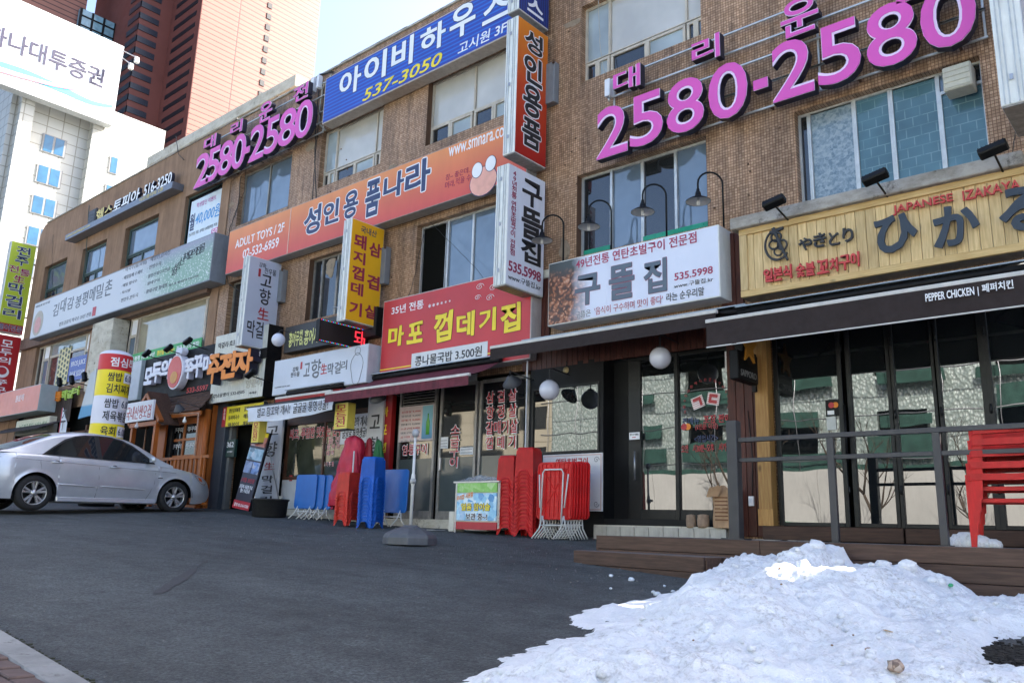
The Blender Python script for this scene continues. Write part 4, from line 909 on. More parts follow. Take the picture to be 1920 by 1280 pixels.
MB().box(.015,-.0065,.015,1.1,-.0042,S.h-.015).build('meat_photo', MEAT.m, S.o)
S.y = -.007
RM = M('ink_rose', (.36,.04,.10), .45, .05)
strip4(S, '49년전통 연탄초벌구이 전문점', [F3(245,742),F3(935,600),F3(250,690)], RM, .012)
for ch, bl, br, tp in [('구',(240,965),(382,930),(250,790)),('뜰',(435,925),(578,905),(440,735)),('집',(635,888),(765,870),(640,705))]:
    strip4(S, ch, [F3(*bl),F3(*br),F3(*tp)], M('ink_slate',(.10,.13,.17),.4,.05), .03, outline=(RM,.008))
strip4(S, '535.5998', [F3(808,812),F3(1028,770),F3(810,770)], RM, .015); strip4(S, 'www.구뜰집.kr', [F3(806,858),F3(1030,815),F3(808,830)], INK, -.004)
strip4(S, "구뜰은", [F3(243,1030),F3(330,1015),F3(245,990)], INKG, .004, outline=(INKW,.03)); strip4(S, "'음식이 구수하며 맛이 좋다'", [F3(352,1010),F3(742,940),F3(355,965)], RM, .004, outline=(INKW,.03)); strip4(S, '라는 순우리말', [F3(762,932),F3(978,895),F3(764,885)], INK, .004)
# dark red timber siding behind it, planks one by one
SID = wood_mat('siding_red_brown', (.10,.028,.018), (.055,.016,.012), 'z', .5, False)
def siding(name, label, x0, x1, z0, z1, Y, pitch=.1, mat=None, grp=None):
    t = thing(name, label, 'cladding', (x0, Y, z0), group=grp); n_ = max(1, int(round((x1-x0)/pitch))); pt = (x1-x0)/n_
    me0 = MB().box(.003,0,0,pt-.003,.02,z1-z0).build('plank', mat or SID, t, bev=.004)
    for i in range(1, n_):
        o = me0.copy(); COL.objects.link(o); o.parent = t; o.location = (i*pt, random.uniform(-.002,.002), 0)
    MB().box(0,.022,0,x1-x0,.03,z1-z0).build('backing', VOID, t); return t
siding('timber_siding', 'dark red timber siding left of the white fascia sign', xP(996,600,9.95), xP(1030,600,9.95), 2.55, 4.0, 9.95, grp='red timber siding strips')
siding('timber_siding', 'dark red timber siding between the white fascia sign and the pine sign board', xP(1351,500,9.95), xP(1392,500,9.95), 2.6, 4.02, 9.95, grp='red timber siding strips')
siding('timber_siding', 'dark red timber siding between the glass door and the yellow timber post', -4.92, -4.45, .0, 2.85, 9.93, pitch=.118, grp='red timber siding strips')
siding('timber_siding', 'dark red timber siding strip under the awning over the black shopfront', -8.4, -5.0, 2.45, 2.75, 9.85, grp='red timber siding strips')
# pine board sign
xa = P(1394,563,9.75)[0]; za = 3.86; zb = (P(1394,563,9.75)[1]+P(1920,466,9.75)[1])/2; ztp = (P(1388,430,9.75)[1]+P(1920,318,9.75)[1])/2
PINE = wood_mat('pine', (.70,.52,.27), (.52,.36,.16), 'z', .5); PINEX = wood_mat('pine_rail', (.66,.47,.22), (.50,.33,.13), 'x', .5)
S = Sign('pine_board_sign', 'pine plank sign board with dark Japanese letters and red JAPANESE IZAKAYA', 'sign', 'Y', 9.72, (1390,430), (1394,563))
S.a0 = xP(1391,500,9.72); S.z0 = zb; S.w = -1.25-S.a0; S.h = ztp-zb; S.o.location = (S.a0, 9.72, zb)
pt = .118; n_ = int((S.w-.1)/pt); p0 = MB().box(.002,.0,0,pt-.003,.02,S.h-.02).build('plank', PINE, S.o, bev=.003); p0.location = (.05,.012,.01)
for i in range(1, n_):
    o = p0.copy(); COL.objects.link(o); o.parent = S.o; o.location = (.05+i*pt, .012+random.uniform(-.0015,.0015), .01)
fr = .085
for nm, bx_ in (('frame_board',(-.02,-.02,S.h-fr,S.w,.03,S.h)),('frame_board',(-.02,-.02,0,S.w,.03,fr))): MB().box(*bx_).build(nm, PINEX, S.o, bev=.004)
MB().box(-.018,-.018,fr+.002,fr,.03,S.h-fr-.002).build('frame_board', PINE, S.o, bev=.004)
MB().box(-.02,.033,.0,S.w,.27,S.h).build('backing', ALU_D, S.o)
SL = M('letter_slate_blue', (.028,.04,.06), .45, .08); LR = M('letter_coral_red', (.52,.05,.05), .5, .08)
F6 = lambda x, y: (1380+x/3.556, 300+y/3.556)
S.y = .0
def rz(S, s_, bl, br, tp, mat, off=.02, **k): 
    S.y = -.02; k.setdefault('depth', .03); strip4(S, s_, [F6(*bl),F6(*br),F6(*tp)], mat, off, **k)
rz(S, 'JAPANESE', (1055,375), (1455,300), (1060,312), LR, .01); rz(S, 'IZAKAYA', (1520,278), (1905,200), (1525,215), LR, .01)
rz(S, 'ひ', (950,630), (1225,600), (960,405), SL, .035, y=-.045, brush=.03); rz(S, 'か', (1340,590), (1640,560), (1345,340), SL, .035, y=-.045, brush=.03); rz(S, 'る', (1785,500), (2100,455), (1790,220), SL, .035, y=-.045, brush=.03)
rz(S, 'や', (425,612), (520,600), (430,530), INK, .02, brush=.05); rz(S, 'き', (528,592), (612,580), (530,500), INK, .02, brush=.05); rz(S, 'と', (628,580), (700,568), (632,490), INK, .02, brush=.05); rz(S, 'り', (722,560), (795,545), (725,465), INK, .02, brush=.05)
for ch, l_, r_, b_, t_ in (('일',198,255,822,735),('본',260,320,812,725),('식',325,382,800,708),('숯',412,470,790,700),('불',475,535,778,690),('꼬',552,630,765,680),('치',636,690,752,662),('구',700,772,738,645),('이',775,832,722,625)):
    rz(S, ch, (l_,b_), (r_,b_-8), (l_+3,t_), LR, .03, brush=.07)
u, vv_ = S.uv(*F6(282,565)); R_ = .36; lu, lv = u, vv_; u, vv_ = 0., 0.    # round skewer logo: broken ring, three loops, one skewer
q = MB()
def ring(q, cx, cz, rx, rz_, w0, a0=0, a1=2*pi, n_=28, y0=-.045, y1=-.02):
    for i in range(n_):
        t0 = a0+(a1-a0)*i/n_; t1 = a0+(a1-a0)*(i+1)/n_; wa = w0*(1+.25*sin(t0*2)); wb = w0*(1+.25*sin(t1*2))
        c = [(cx+(rx-wa)*cos(t0), cz+(rz_-wa)*sin(t0)), (cx+rx*cos(t0), cz+rz_*sin(t0)), (cx+rx*cos(t1), cz+rz_*sin(t1)), (cx+(rx-wb)*cos(t1), cz+(rz_-wb)*sin(t1))]
        q.prism(c, pf, y0, y1)
ring(q, u, vv_-.01, .37, .37, .045, radians(110), radians(320)); 
ring(q, u-.02, vv_+.17, .16, .12, .035); ring(q, u-.08, vv_-.0, .17, .12, .035); ring(q, u+.14, vv_-.04, .15, .13, .035); ring(q, u+.02, vv_-.17, .13, .11, .03)
q.prism([(u-.14,vv_+.37),(u-.06,vv_+.40),(u+.30,vv_-.40),(u+.25,vv_-.42)], pf, -.047, -.02); q.prism([(u-.2,vv_+.32),(u+.2,vv_+.37),(u+.19,vv_+.31),(u-.19,vv_+.26)], pf, -.049, -.02)
lg = q.build('skewer_logo', INK, S.o); lg.scale = (.46,1,.58); lg.location = (lu, 0, lv)
# red fascia of the pork restaurant
S = Sign('red_fascia_sign', 'large red fascia sign with yellow brush letters and a white price plate reading 3.500', 'sign', 'Y', 9.7, (719,566), (712,711))
za = zP((718.7,565.6),9.7); zb = (zP((712,712),9.7)+zP((994,673.4),9.7))/2; S.a0 = xP(715,640,9.7); S.w = xP(996,600,9.7)-S.a0; S.z0, S.h = zb, za-zb; S.o.location = (S.a0, 9.7, zb)
S.body(.28, M('casing_pale_red', (.45,.40,.38), .5, .1, dirt=.2), M('red_flex', (.50,.035,.04), .4, .12, 1.2), .02)
G7 = lambda x, y: (700+x/3.2, 300+y/3.2)
OY = (M('ink_maroon_dark',(.12,.01,.01),.5), .02)
strip4(S, '35년 전통', [G7(110,930),G7(302,890),G7(112,880)], INKW, .01)
for i in range(6):
    u, vv_ = S.uv(*G7(340+i*24, 876-i*6)); T(S.o, '*', (u-.035+.003*i, vv_-.035+.003*i, u+.035-.003*i, vv_+.035-.003*i), INKW, y=S.y-.001, off=.01)
for ch, bl, br, tp in [('마',(92,1130),(180,1100),(95,1010)),('포',(205,1112),(298,1080),(210,985)),('껍',(360,1100),(468,1075),(365,925)),('데',(500,1068),(605,1045),(505,925)),('기',(635,1035),(735,1010),(640,900)),('집',(765,1045),(882,1010),(770,875))]:
    strip4(S, ch, [G7(*bl),G7(*br),G7(*tp)], INKY, .035, brush=.07, outline=OY)
u0, v0, u1, v1 = (*S.uv(*G7(228,1262)), *S.uv(*G7(687,1150))); v1 = v0+.30; v0 = v0+.0
MB().box(u0, -.014, v0, u1, -.004, v1).build('price_plate', M('plate_white', (.60,.61,.62), .4, .04), S.o, bev=.004); T(S.o, '콩나물국밥 3.500원', (u0+.1, v0+.06, u1-.12, v1-.06), INK, off=.012, y=-.0145)
MB().box(.02,-.007,v0+.08,u0,-.0042,v0+.1).build('yellow_line', INKY, S.o); MB().box(u1,-.007,v0+.08,S.w-.02,-.0042,v0+.1).build('yellow_line', INKY, S.o)
q = MB()
for cx, cz, s_ in ((G7(640,760)[0],G7(640,760)[1],1),(G7(720,765)[0],G7(720,765)[1],1),(G7(628,825)[0],G7(628,825)[1],.8),(G7(700,825)[0],G7(700,825)[1],1)):
    u, vv_ = S.uv(cx, cz); q.tube([(u+.1*s_*(1-k/16)*cos(k*.75), -.007, vv_+.06*s_*(1-k/16)*sin(k*.75)) for k in range(16)], .006, 4)
q.build('cloud_ornament', INKW, S.o)
# black narrow sign and white makgeolli sign, LED panel
G8 = lambda x, y: (480+x/3.2, 600+y/3.2)
S = Sign('black_menu_sign', 'black strip sign with yellowish brush letters behind the LED panel', 'sign', 'Y', 9.78, G8(178,45), G8(165,215)); S.w = xP(705,620,9.78)-S.a0
S.z0 = zP(G8(165,215),9.78)+.05; S.h = zP(G8(178,45),9.78)-S.z0; S.o.location.z = S.z0
S.body(.2, BLACK, M('black_flex', (.02,.02,.022), .4), .01); YG = M('ink_pale_yellow', (.62,.62,.22), .5)
strip4(S, '홍어무침,', [G8(195,168),G8(282,150),G8(197,75)], YG, .02, brush=.07); strip4(S, '홍어사시미', [G8(287,150),G8(430,125),G8(290,60)], YG, .02, brush=.07)
S = Sign('makgeolli_fascia_sign', 'pale grey fascia sign with brushed letters, a red 生 and faint jar outline', 'sign', 'Y', 9.45, G8(115,235), G8(662,368))
za = (zP(G8(115,232),9.45)+zP(G8(658,158),9.45))/2; zb = (zP(G8(105,448),9.45)+zP(G8(662,380),9.45))/2; S.z0, S.h = zb, za-zb; S.o.location.z = zb
S.body(.5, M('casing_light', (.42,.44,.48), .5, .08, dirt=.15), M('pale_blue_grey_flex', (.52,.56,.64), .4, .08, 1.5), .015)
strip4(S, '강화\n한우물', [G8(208,352),G8(262,330),G8(212,285)], INK, .01, brush=.05); rot_sheet(S.o, 'seal', INKR, (*S.uv(*G8(267,295)), *S.uv(*G8(281,250))), S.y-.002)
for ch, bl, br, tp, m_ in [('고',(285,345),(322,330),(290,260),INKG),('향',(328,355),(385,340),(332,240),INKG),('生',(388,328),(425,318),(390,265),INKR),('막',(428,335),(465,322),(430,262),INKG),('걸',(470,330),(508,312),(472,252),INKG),('리',(512,305),(545,292),(514,245),INKG)]:
    strip4(S, ch, [G8(*bl),G8(*br),G8(*tp)], m_, .012, brush=.06)
u, vv_ = S.uv(*G8(605,290)); q = MB(); q.tube([(u+.17*cos(a)*(1+.15*sin(3*a)), -.007, vv_+.3*sin(a)) for a in [2*pi*i/20 for i in range(20)]], .005, 4, closed=True); q.tube([(u+.08*cos(a), -.007, vv_+.33+.08*sin(a)) for a in [2*pi*i/12 for i in range(12)]], .004, 4, closed=True); q.build('jar_outline', INKG, S.o)
strip4(S, '강남직영점 02)532-4882', [G8(112,412),G8(205,396),G8(113,402)], INKG, 0)
LED = N('led_matrix'); vo = LED.new('ShaderNodeTexVoronoi'); vo.inputs['Scale'].default_value = 60; vo.inputs['Randomness'].default_value = 0; LED.L(LED.co(), vo.inputs['Vector']); LED.col(LED.ramp(vo.outputs['Distance'], [(.2,(.05,.02,.02)),(.35,(.008,.008,.008))])); LED.set(rough=.5)
s = Sign('led_sign', 'black LED board with red dotted syllable and coloured lamps round its edge', 'sign', 'X', -12.4, (598,597), (688,657)); s.a0, s.w = 8.78, 1.15; s.z0, s.h = 3.27, .42; s.o.location = (-12.4, 8.78, 3.27)
s.body(.12, BLACK, LED.m, .02)
def emit(nm, c, e):
    m_ = bpy.data.materials.new(nm); m_.use_nodes = True; b = m_.node_tree.nodes['Principled BSDF']; b.inputs['Base Color'].default_value = (*c,1); b.inputs['Emission Color'].default_value = (*c,1); b.inputs['Emission Strength'].default_value = e; return m_
ER = emit('led_red', (.9,.03,.05), .45); EB = emit('led_blue', (.1,.2,.9), .6); EG = emit('led_green', (.05,.6,.2), .5)
T(s.o, '돼', (.80,.06,1.06,.37), ER, off=.0, y=-.005)
for k in range(3):
    q = MB()
    for i in range(k, 30, 3):
        for z_ in (.012, .402): q.box(.02+i*.0385, -.012, z_-.006, .032+i*.0385, -.004, z_+.006)
    q.build('edge_lamps', (ER,EB,EG)[k], s.o)
MB().tube([(.5,.06,.42),(.5,.06,.75),(.5,.3,.78)], .012, 6).build('hanger', STEELG, s.o)
# kettle restaurant sign (white, orange raised letters)
G9 = lambda x, y: (230+x/3.7655, 620+y/3.7655)
S = Sign('corrugated_white_sign', 'ribbed white sign with thick orange raised letters and phone number 532-0505', 'sign', 'Y', 9.62, (405,633), (497,745)); za = (zP((405,635),9.62)+zP((500,604),9.62))/2; zb = (zP(G9(615,515),9.62)+zP(G9(990,465),9.62))/2
S.a0 = xP(399,700,9.62); S.w = xP(G9(1003,300)[0],700,9.62)-S.a0; S.z0, S.h = zb, za-zb; S.o.location = (S.a0, 9.62, zb)
RIBW = M('ribbed_white', (.62,.62,.56), .45, .06, dirt=.15); MB().box(0,0,0,S.w,.36,S.h).build('casing', BLACK, S.o); q = MB(); n_ = int(S.w/.09)
for i in range(n_): q.box(i*S.w/n_+.004, -.014, .005, (i+1)*S.w/n_-.006, -.001, S.h-.005)
q.build('ribbed_face', RIBW, S.o, bev=.004); S.y = -.015
OL = M('orange_letter', (.72,.22,.015), .45, .06)
for ch, bl, br, tp in [('주',(592,370),(672,322),(600,180)),('전',(675,342),(788,300),(682,170)),('자',(785,318),(908,285),(795,150))]:
    raised(S.o, (S.a0,9.62,S.z0), ch, G9(*bl), G9(*br), G9(*tp), OL, 9.36, off=.05, depth=.2, brush=.07); 
for o in S.o.children:
    if o.name.startswith('letter'): o.location.y = -.26
strip4(S, '막걸리·호프·', [G9(678,130),G9(812,100),G9(680,90)], INK, .02); strip4(S, '강남골뱅이 532-0505', [G9(640,480),G9(865,440),G9(642,450)], INK, .015); strip4(S, '양푼이', [G9(870,412),G9(985,385),G9(872,350)], M('ink_sand',(.5,.47,.38),.5), .03, outline=(INKG,.012)); strip4(S, '바래봉', [G9(897,452),G9(950,440),G9(898,432)], INK, .01)
MB().box(S.w-.45,-.05,S.h*.52,S.w+.08,-.016,S.h*.66).build('black_plate', BLACK, S.o); T(S.o, '와', (S.w-.27,S.h*.55,S.w-.15,S.h*.63), INKW, y=-.051)
# octopus restaurant sign: black board, white raised letters, round disc
S = Sign('black_octopus_sign', 'black sign board with white raised letters, a round coral disc and red 533-5597', 'sign', 'Y', 9.7, (265,668), (392,745)); za = (zP(G9(165,208),9.7)+zP(G9(640,90),9.7))/2; zb = 2.95
S.a0 = xP(G9(150,300)[0],700,9.7); S.w = xP(402,690,9.7)-S.a0; S.z0, S.h = zb, za-zb; S.o.location = (S.a0, 9.7, zb)
MB().box(0,0,0,S.w,.28,S.h).build('board', BLACKM, S.o); S.y = -.001
WL = M('white_letter', (.70,.70,.78), .4, .04)
SIDEW = M('letter_side_pale', (.40,.40,.5), .5)
for ch, bl, br, tp in [('모',(148,382),(200,362),(160,270)),('두',(198,368),(262,350),(205,235)),('의',(262,345),(328,325),(270,215)),('쭈',(425,342),(490,318),(430,210)),('꾸',(490,330),(555,300),(495,185)),('미',(562,305),(618,285),(566,180))]:
    raised(S.o, (S.a0,9.7,S.z0), ch, G9(*bl), G9(*br), G9(*tp), WL, 9.56, off=.05, depth=.13, side=SIDEW, brush=.05)
for o in S.o.children:
    if o.name.startswith('letter'): o.location.y = -.14
strip4(S, '533-5597', [G9(450,448),G9(602,410),G9(452,405)], LR, .015)
u, vv_ = P(*G9(370,290), 9.5); u -= S.a0; vv_ -= S.z0; CORAL = M('coral_disc', (.60,.10,.08), .4, .06)
MB().prism(blob(u, vv_, .37, .43, 0, 28), pf, -.2, -.02).build('disc_body', WL, S.o); MB().prism(blob(u-.02, vv_, .33, .39, 0, 28), pf, -.215, -.2005).build('disc_face', CORAL, S.o)
MB().prism(blob(u+.08, vv_+.50, .17, .10, 0, 16), pf, -.2, -.05).build('cap', WL, S.o); MB().prism(blob(u, vv_-.14, .17, .15, 0, 16), pf, -.225, -.216).build('emblem', M('emblem_ochre',(.62,.30,.08),.5), S.o)
# left end shop signs
G1 = lambda x, y: (x/5.566, 600+y/5.566)
S = Sign('salmon_fascia_sign', 'salmon pink fascia sign with small white lettering at the far left', 'sign', 'Y', 9.3, (-40,738), (70,768)); za = zP(G1(420,665),9.3); zb = zP(G1(390,940),9.3); S.a0 = -36; S.w = xP(G1(410,800)[0],745,9.3)-S.a0; S.z0, S.h = zb, za-zb; S.o.location = (S.a0, 9.3, zb)
S.body(.5, M('casing_cool', (.35,.40,.42), .5, .08), M('salmon_flex', (.60,.19,.13), .4, .08, 2), .02)
strip4(S, '돌밭에', [G1(160,860),G1(245,835),G1(165,790)], INKW, 0, brush=.05)
siding('timber_siding', 'dark brown board wall behind the carved green letters on the far left', -29.6, -25.9, 2.75, 3.75, 9.8, pitch=.16, mat=wood_mat('dark_board',(.035,.018,.012),(.02,.01,.008),'z',.6,False), grp='red timber siding strips')
s = thing('carved_letter_sign', 'lime and orange carved letters on the dark board wall at the far left', 'sign', (-29.3, 9.78, 3.0)); LM = M('lime_letter', (.38,.55,.08), .5)
for ch, l_, r_, b_, t_, m_ in (('전',458,505,855,795,LM),('주',508,545,870,770,LM),('전',550,590,845,755,OL),('통',592,640,855,755,OL),('막',650,700,840,740,LM),('걸',705,760,820,735,LM),('리',762,825,790,705,LM)):
    x0, z0 = P(*G1(l_,b_),9.78); x1, _ = P(*G1(r_,b_),9.78); _, z1 = P(*G1(l_,t_),9.78); T(s, ch, (x0+29.3, z0-3, x1+29.3, z1-3), m_, off=.03, depth=.04, y=-.002, brush=.06)
S = Sign('cream_menu_sign', 'cream sign strip with handwritten menu letters above the parked car', 'sign', 'Y', 9.6, G1(175,1055), G1(500,1160)); S.body(.25, CREAMW, M('cream_flex', (.55,.55,.42), .5, .1), .02)
strip4(S, '녹두전골 통닭 그리고 생선', [G1(195,1165),G1(480,1120),G1(198,1095)], M('ink_green',(.05,.16,.06),.5), .005, brush=.06)
S = Sign('grey_blue_sign', 'tall grey sign panel partly hidden behind the inflatable column', 'sign', 'Y', 9.6, G1(1345,445), G1(1430,830)); S.h = abs(S.h); S.body(.35, M('casing_cool', (.35,.4,.42)), M('grey_flex', (.42,.44,.48), .4, .08), .02)
# ------------------------------------------------------------------ awnings
BROWNF = M('awning_brown', (.026,.016,.0145), .8, .2, 5, bump=.3, bscale=120, dirt=.2); MAROON = M('awning_maroon', (.14,.022,.035), .75, .35, 4, dirt=.45, bump=.3, bscale=90)
BARW = M('awning_bar', (.55,.53,.50), .4, .1, dirt=.15)
def awning(name, label, x0, x1, zw, yf, zf, vh, mat, trim=True, box=True, yw=9.68):
    t = thing(name, label, 'awning', (x0, yw, zw), group='awnings over the shops'); L_ = x1-x0; dy = yf-yw; dz = zf-zw
    q = MB(); n_ = max(4, int(L_/.35)); m_ = 5; vs = []
    for j in range(m_+1):
        for i in range(n_+1):
            sg = -.035*sin(pi*j/m_)*(1+.4*noise.noise((i*.4, j*.5, x0))); vs.append((L_*i/n_, dy*j/m_, dz*j/m_+sg))
    q.add(vs, [(j*(n_+1)+i, j*(n_+1)+i+1, (j+1)*(n_+1)+i+1, (j+1)*(n_+1)+i) for j in range(m_) for i in range(n_)], True)
    q.build('fabric', mat, t)
    q = MB(); vs = []; k_ = 4; n2 = n_*3
    for j in range(k_+1):
        for i in range(n2+1):
            vs.append((L_*i/n2, dy-.03+.018*noise.noise((i*.35, j*.3, 7+x0))*j/k_, dz-.02-vh*j/k_))
    q.add(vs, [(j*(n2+1)+i, j*(n2+1)+i+1, (j+1)*(n2+1)+i+1, (j+1)*(n2+1)+i) for j in range(k_) for i in range(n2)], True); q.build('valance', mat, t)
    MB().box(-.01, dy-.035, dz-.025, L_+.01, dy+.02, dz+.02).build('front_bar', BARW, t, bev=.006)
    if trim: MB().box(0, dy-.04, dz-.02-vh-.008, L_, dy-.022, dz-.02-vh+.006).build('hem_trim', BARW, t)
    if box: MB().tube([(-.02,-.04,.02),(L_+.02,-.04,.02)], .05, 10).build('roller', BLACK, t); MB().box(-.03,-.12,.07,L_+.03,.06,.085).build('wall_rail', M('rail_blue_grey',(.28,.33,.38),.4,metal=.4), t)
    for u in (.12, .88):
        a = (L_*u, 0, -.12); b = (L_*u+(.35 if u < .5 else -.35), dy*.5, dz*.5-.12); c = (L_*u, dy+.02, dz-.03)
        MB().tube([a,b,c], .016, 6).build('folding_arm', BLACK, t)
    return t
yf = 8.75; xA, zA = P(1326, 604, yf); zB = P(1920, 511, yf)[1]; zf = (zA+zB)/2
aw1 = awning('awning', 'dark brown awning with white lettering PEPPER CHICKEN under the pine sign', xA, -1.15, 2.78, yf, zf, .30, BROWNF)
ox, oz = xA, 2.78; dy_ = yf-9.68
def awt(s, px0, py0, px1, pyt, off): 
    x0, z0 = P(px0, py0, yf-.05); x1, _ = P(px1, py0, yf-.05); _, z1 = P(px0, pyt, yf-.05); T(aw1, s, (x0-ox, z0-oz, x1-ox, z1-oz), INKW, off=off, y=dy_-.055, depth=.003)
awt('PEPPER CHICKEN', 1736, 566, 1829, 551, .02); awt('|', 1834.5, 555, 1836, 538, 0); awt('페퍼치킨', 1842, 549, 1902, 533, .02)
yf = 8.85; xA, zA = P(922, 650, yf); xB, zB = P(1344, 586, yf); zf = (zA+zB)/2
awning('awning', 'plain dark brown awning under the white fascia sign', xA, xB, 2.80, yf, zf, .17, BROWNF, trim=False)
yf = 8.95; xA, zA = P(612, 740, yf); xB, zB = P(881, 699, yf); zf = (zA+zB)/2
awning('awning', 'faded maroon awning under the red fascia sign', xA, xB, 2.62, yf, zf, .15, MAROON, trim=False, yw=9.66)
yf = 9.3; xA, zA = P(527, 748, yf); xB, zB = P(612, 737, yf)
awning('awning', 'short red rolled awning under the pale grey fascia sign', xA, xB+.3, (zA+zB)/2+.12, 9.2, (zA+zB)/2, .06, M('awning_red',(.3,.02,.015),.7,.2,dirt=.3), trim=False, yw=9.5)
# white banner with a curved lower edge hung in front
t = thing('cloth_banner', 'white cloth banner with brushed Korean line and a bottle picture, hung below the roller', 'banner', (xP(466,770,9.1), 9.1, zP((470,790),9.1)))
x1 = xP(625,745,9.1)-t.location.x; zt0 = zP((490,762),9.1)-t.location.z; zt1 = zP((636,743),9.1)-t.location.z; q = MB(); vs = []; nn = 30
for j in range(7):
    for i in range(nn+1):
        f = i/nn; zt = zt0+(zt1-zt0)*f; zb = -.0+.05*f+.06*sin(pi*f)*-1+.02*noise.noise((f*4,1,0)); vs.append((x1*f-(.12 if i==0 and j==0 else 0), .03*noise.noise((f*6, j*.3, 2)), zt+(zb-zt)*j/6))
q.add(vs, [(j*(nn+1)+i, j*(nn+1)+i+1, (j+1)*(nn+1)+i+1, (j+1)*(nn+1)+i) for j in range(6) for i in range(nn)], True); q.build('cloth', M('banner_white', (.62,.65,.72), .7, .06), t)
T(t, '벌교 참꼬막 개시!  굴굴굴 통영생굴!', (.38,.06,x1-.1,.25), INK, y=-.03, off=.01, brush=.06, depth=.002); MB().tube([(0,.02,zt0+.02),(x1+.06,.02,zt1+.02)], .02, 8).build('pole', DGREY, t)
# ------------------------------------------------------------------ lamps
LAMPB = M('lamp_black', (.006,.007,.008), .45, .1, spec=.2); LAMPI = M('lamp_inner', (.5,.48,.46), .35, .1); BULB = M('bulb_glass', (.75,.74,.72), .2, .02)
def goose():
    t = thing('gooseneck_lamp', 'black gooseneck lamp', 'lamp', (0,0,0), group='black gooseneck lamps over the white sign')
    q = MB(); pts = [(0,0,0),(0,0,.62)]+[(0,-.17+.17*cos(a),.62+.17*sin(a)) for a in [pi*i/10 for i in range(1,11)]]+[(0,-.34,.5)]
    pts = [(-(p[1])*-.75, p[1]*.66, p[2]) for p in pts]; q.tube(pts, .014, 7); q.build('arm', LAMPB, t)
    e = pts[-1]; M_ = Matrix.Translation(e)
    q = MB(); q.lathe([(.0,.04),(.022,.04),(.024,.0),(.036,-.01),(.045,-.06),(.055,-.075),(.12,-.105),(.168,-.135),(.170,-.148)], 22, M_); q.build('shade', LAMPB, t)
    MB().lathe([(.165,-.145),(.11,-.115),(.055,-.088),(.0,-.085)], 22, M_).build('reflector', LAMPI, t)
    q = MB()
    for a in range(4): 
        q.tube([(e[0]+.014*cos(a*pi/2), e[1]+.014*sin(a*pi/2), e[2]-.09),(e[0]+.014*cos(a*pi/2), e[1]+.014*sin(a*pi/2), e[2]-.2)], .010, 6)
    q.build('bulb', BULB, t); return t
g0 = goose(); Yg = 9.80
for i, (px, py, s_, lb) in enumerate([(1056,487,1,'leftmost of four, beside the projecting sign'),(1146,463,1,'second from left'),(1250,437,1,'third from left'),(1357,419,1,'rightmost of four, highest, against bare tiles')]):
    o = g0 if i == 0 else copy_thing(g0, (0,0,0)); x, z = P(px, py, Yg); o.location = (x, Yg, z-.05); o['label'] = 'black gooseneck lamp over the white fascia sign, '+lb
def globe(px, py, Y, d, label, drop=.12, hook=True):
    x, z = P(px, py, Y); t = thing('globe_lamp', label, 'lamp', (x, Y, z), group='white globe lamps')
    n_ = 14; prof = [(d/2*sin(pi*i/n_), -d/2*cos(pi*i/n_)) for i in range(n_)]+[(d*.14, d/2*.99)]
    MB().lathe(prof, 28).build('globe', GLOBE, t); MB().lathe([(d*.17,d*.46),(d*.18,d*.52),(d*.05,d*.56),(.008,d*.6),(.008,d*.6+drop)], 16).build('cap', DGREY, t)
    if hook: MB().tube([(0,0,d*.6+drop),(.0,.05,d*.6+drop+.03),(0,9.85-Y if 9.85 > Y else .05,d*.6+drop+.0)], .008, 6).build('bracket', DGREY, t)
    return t
GLOBE = M('opal_glass', (.62,.63,.72), .12, .02, spec=.5)
globe(1030,731,9.35,.30,'opal globe lamp hanging in front of the small mirrored window'); globe(1238,671,9.35,.29,'opal globe lamp hanging under the awning before the glass door'); globe(522,637,9.1,.27,'opal globe lamp beside the pale grey projecting sign', drop=.02)
def flood(px, py, Y, ang, label, reach=.38):
    x, z = P(px, py, Y); t = thing('floodlight', label, 'floodlight', (x, Y, z), group='small black floodlights'); 
    MB().tube([(0,9.9-Y,-.12),(0,.05,-.03),(0,0,0)], .012, 6).build('arm', LAMPB, t); q = MB(); q.box(-.14,-.07,-.035,.14,.05,.06); b = q.build('housing', LAMPB, t, bev=.015); b.rotation_euler = (radians(-25), radians(ang), 0)
    q = MB()
    for k in range(7): q.box(-.13+k*.04,-.05,.06,-.122+k*.04,.04,.08)
    c = q.build('cooling_fins', LAMPB, t); c.rotation_euler = b.rotation_euler
    return t
for px, py, lb in ((1452,382,'left one, above the round skewer logo'),(1642,335,'middle one, in front of the patterned window'),(1863,283,'right one, near the top right projecting sign')): flood(px, py, 9.3, -12, 'small black floodlight over the pine sign board, '+lb)
for px, py, lb in ((275,664,'leftmost'),(316,654,'middle'),(352,641,'right')): flood(px, py, 9.2, -15, 'small black floodlight on the black sign with the coral disc, %s of three' % lb)
for px, py, lb in ((111,717,'leftmost'),(134,713,'middle'),(158,707,'right')): flood(px, py, 9.1, 60, 'black floodlight on a long arm above the carved green letters, %s of three' % lb)
flood(470,702,9.1,-20,'black floodlight on a white arm in front of the ribbed white sign')
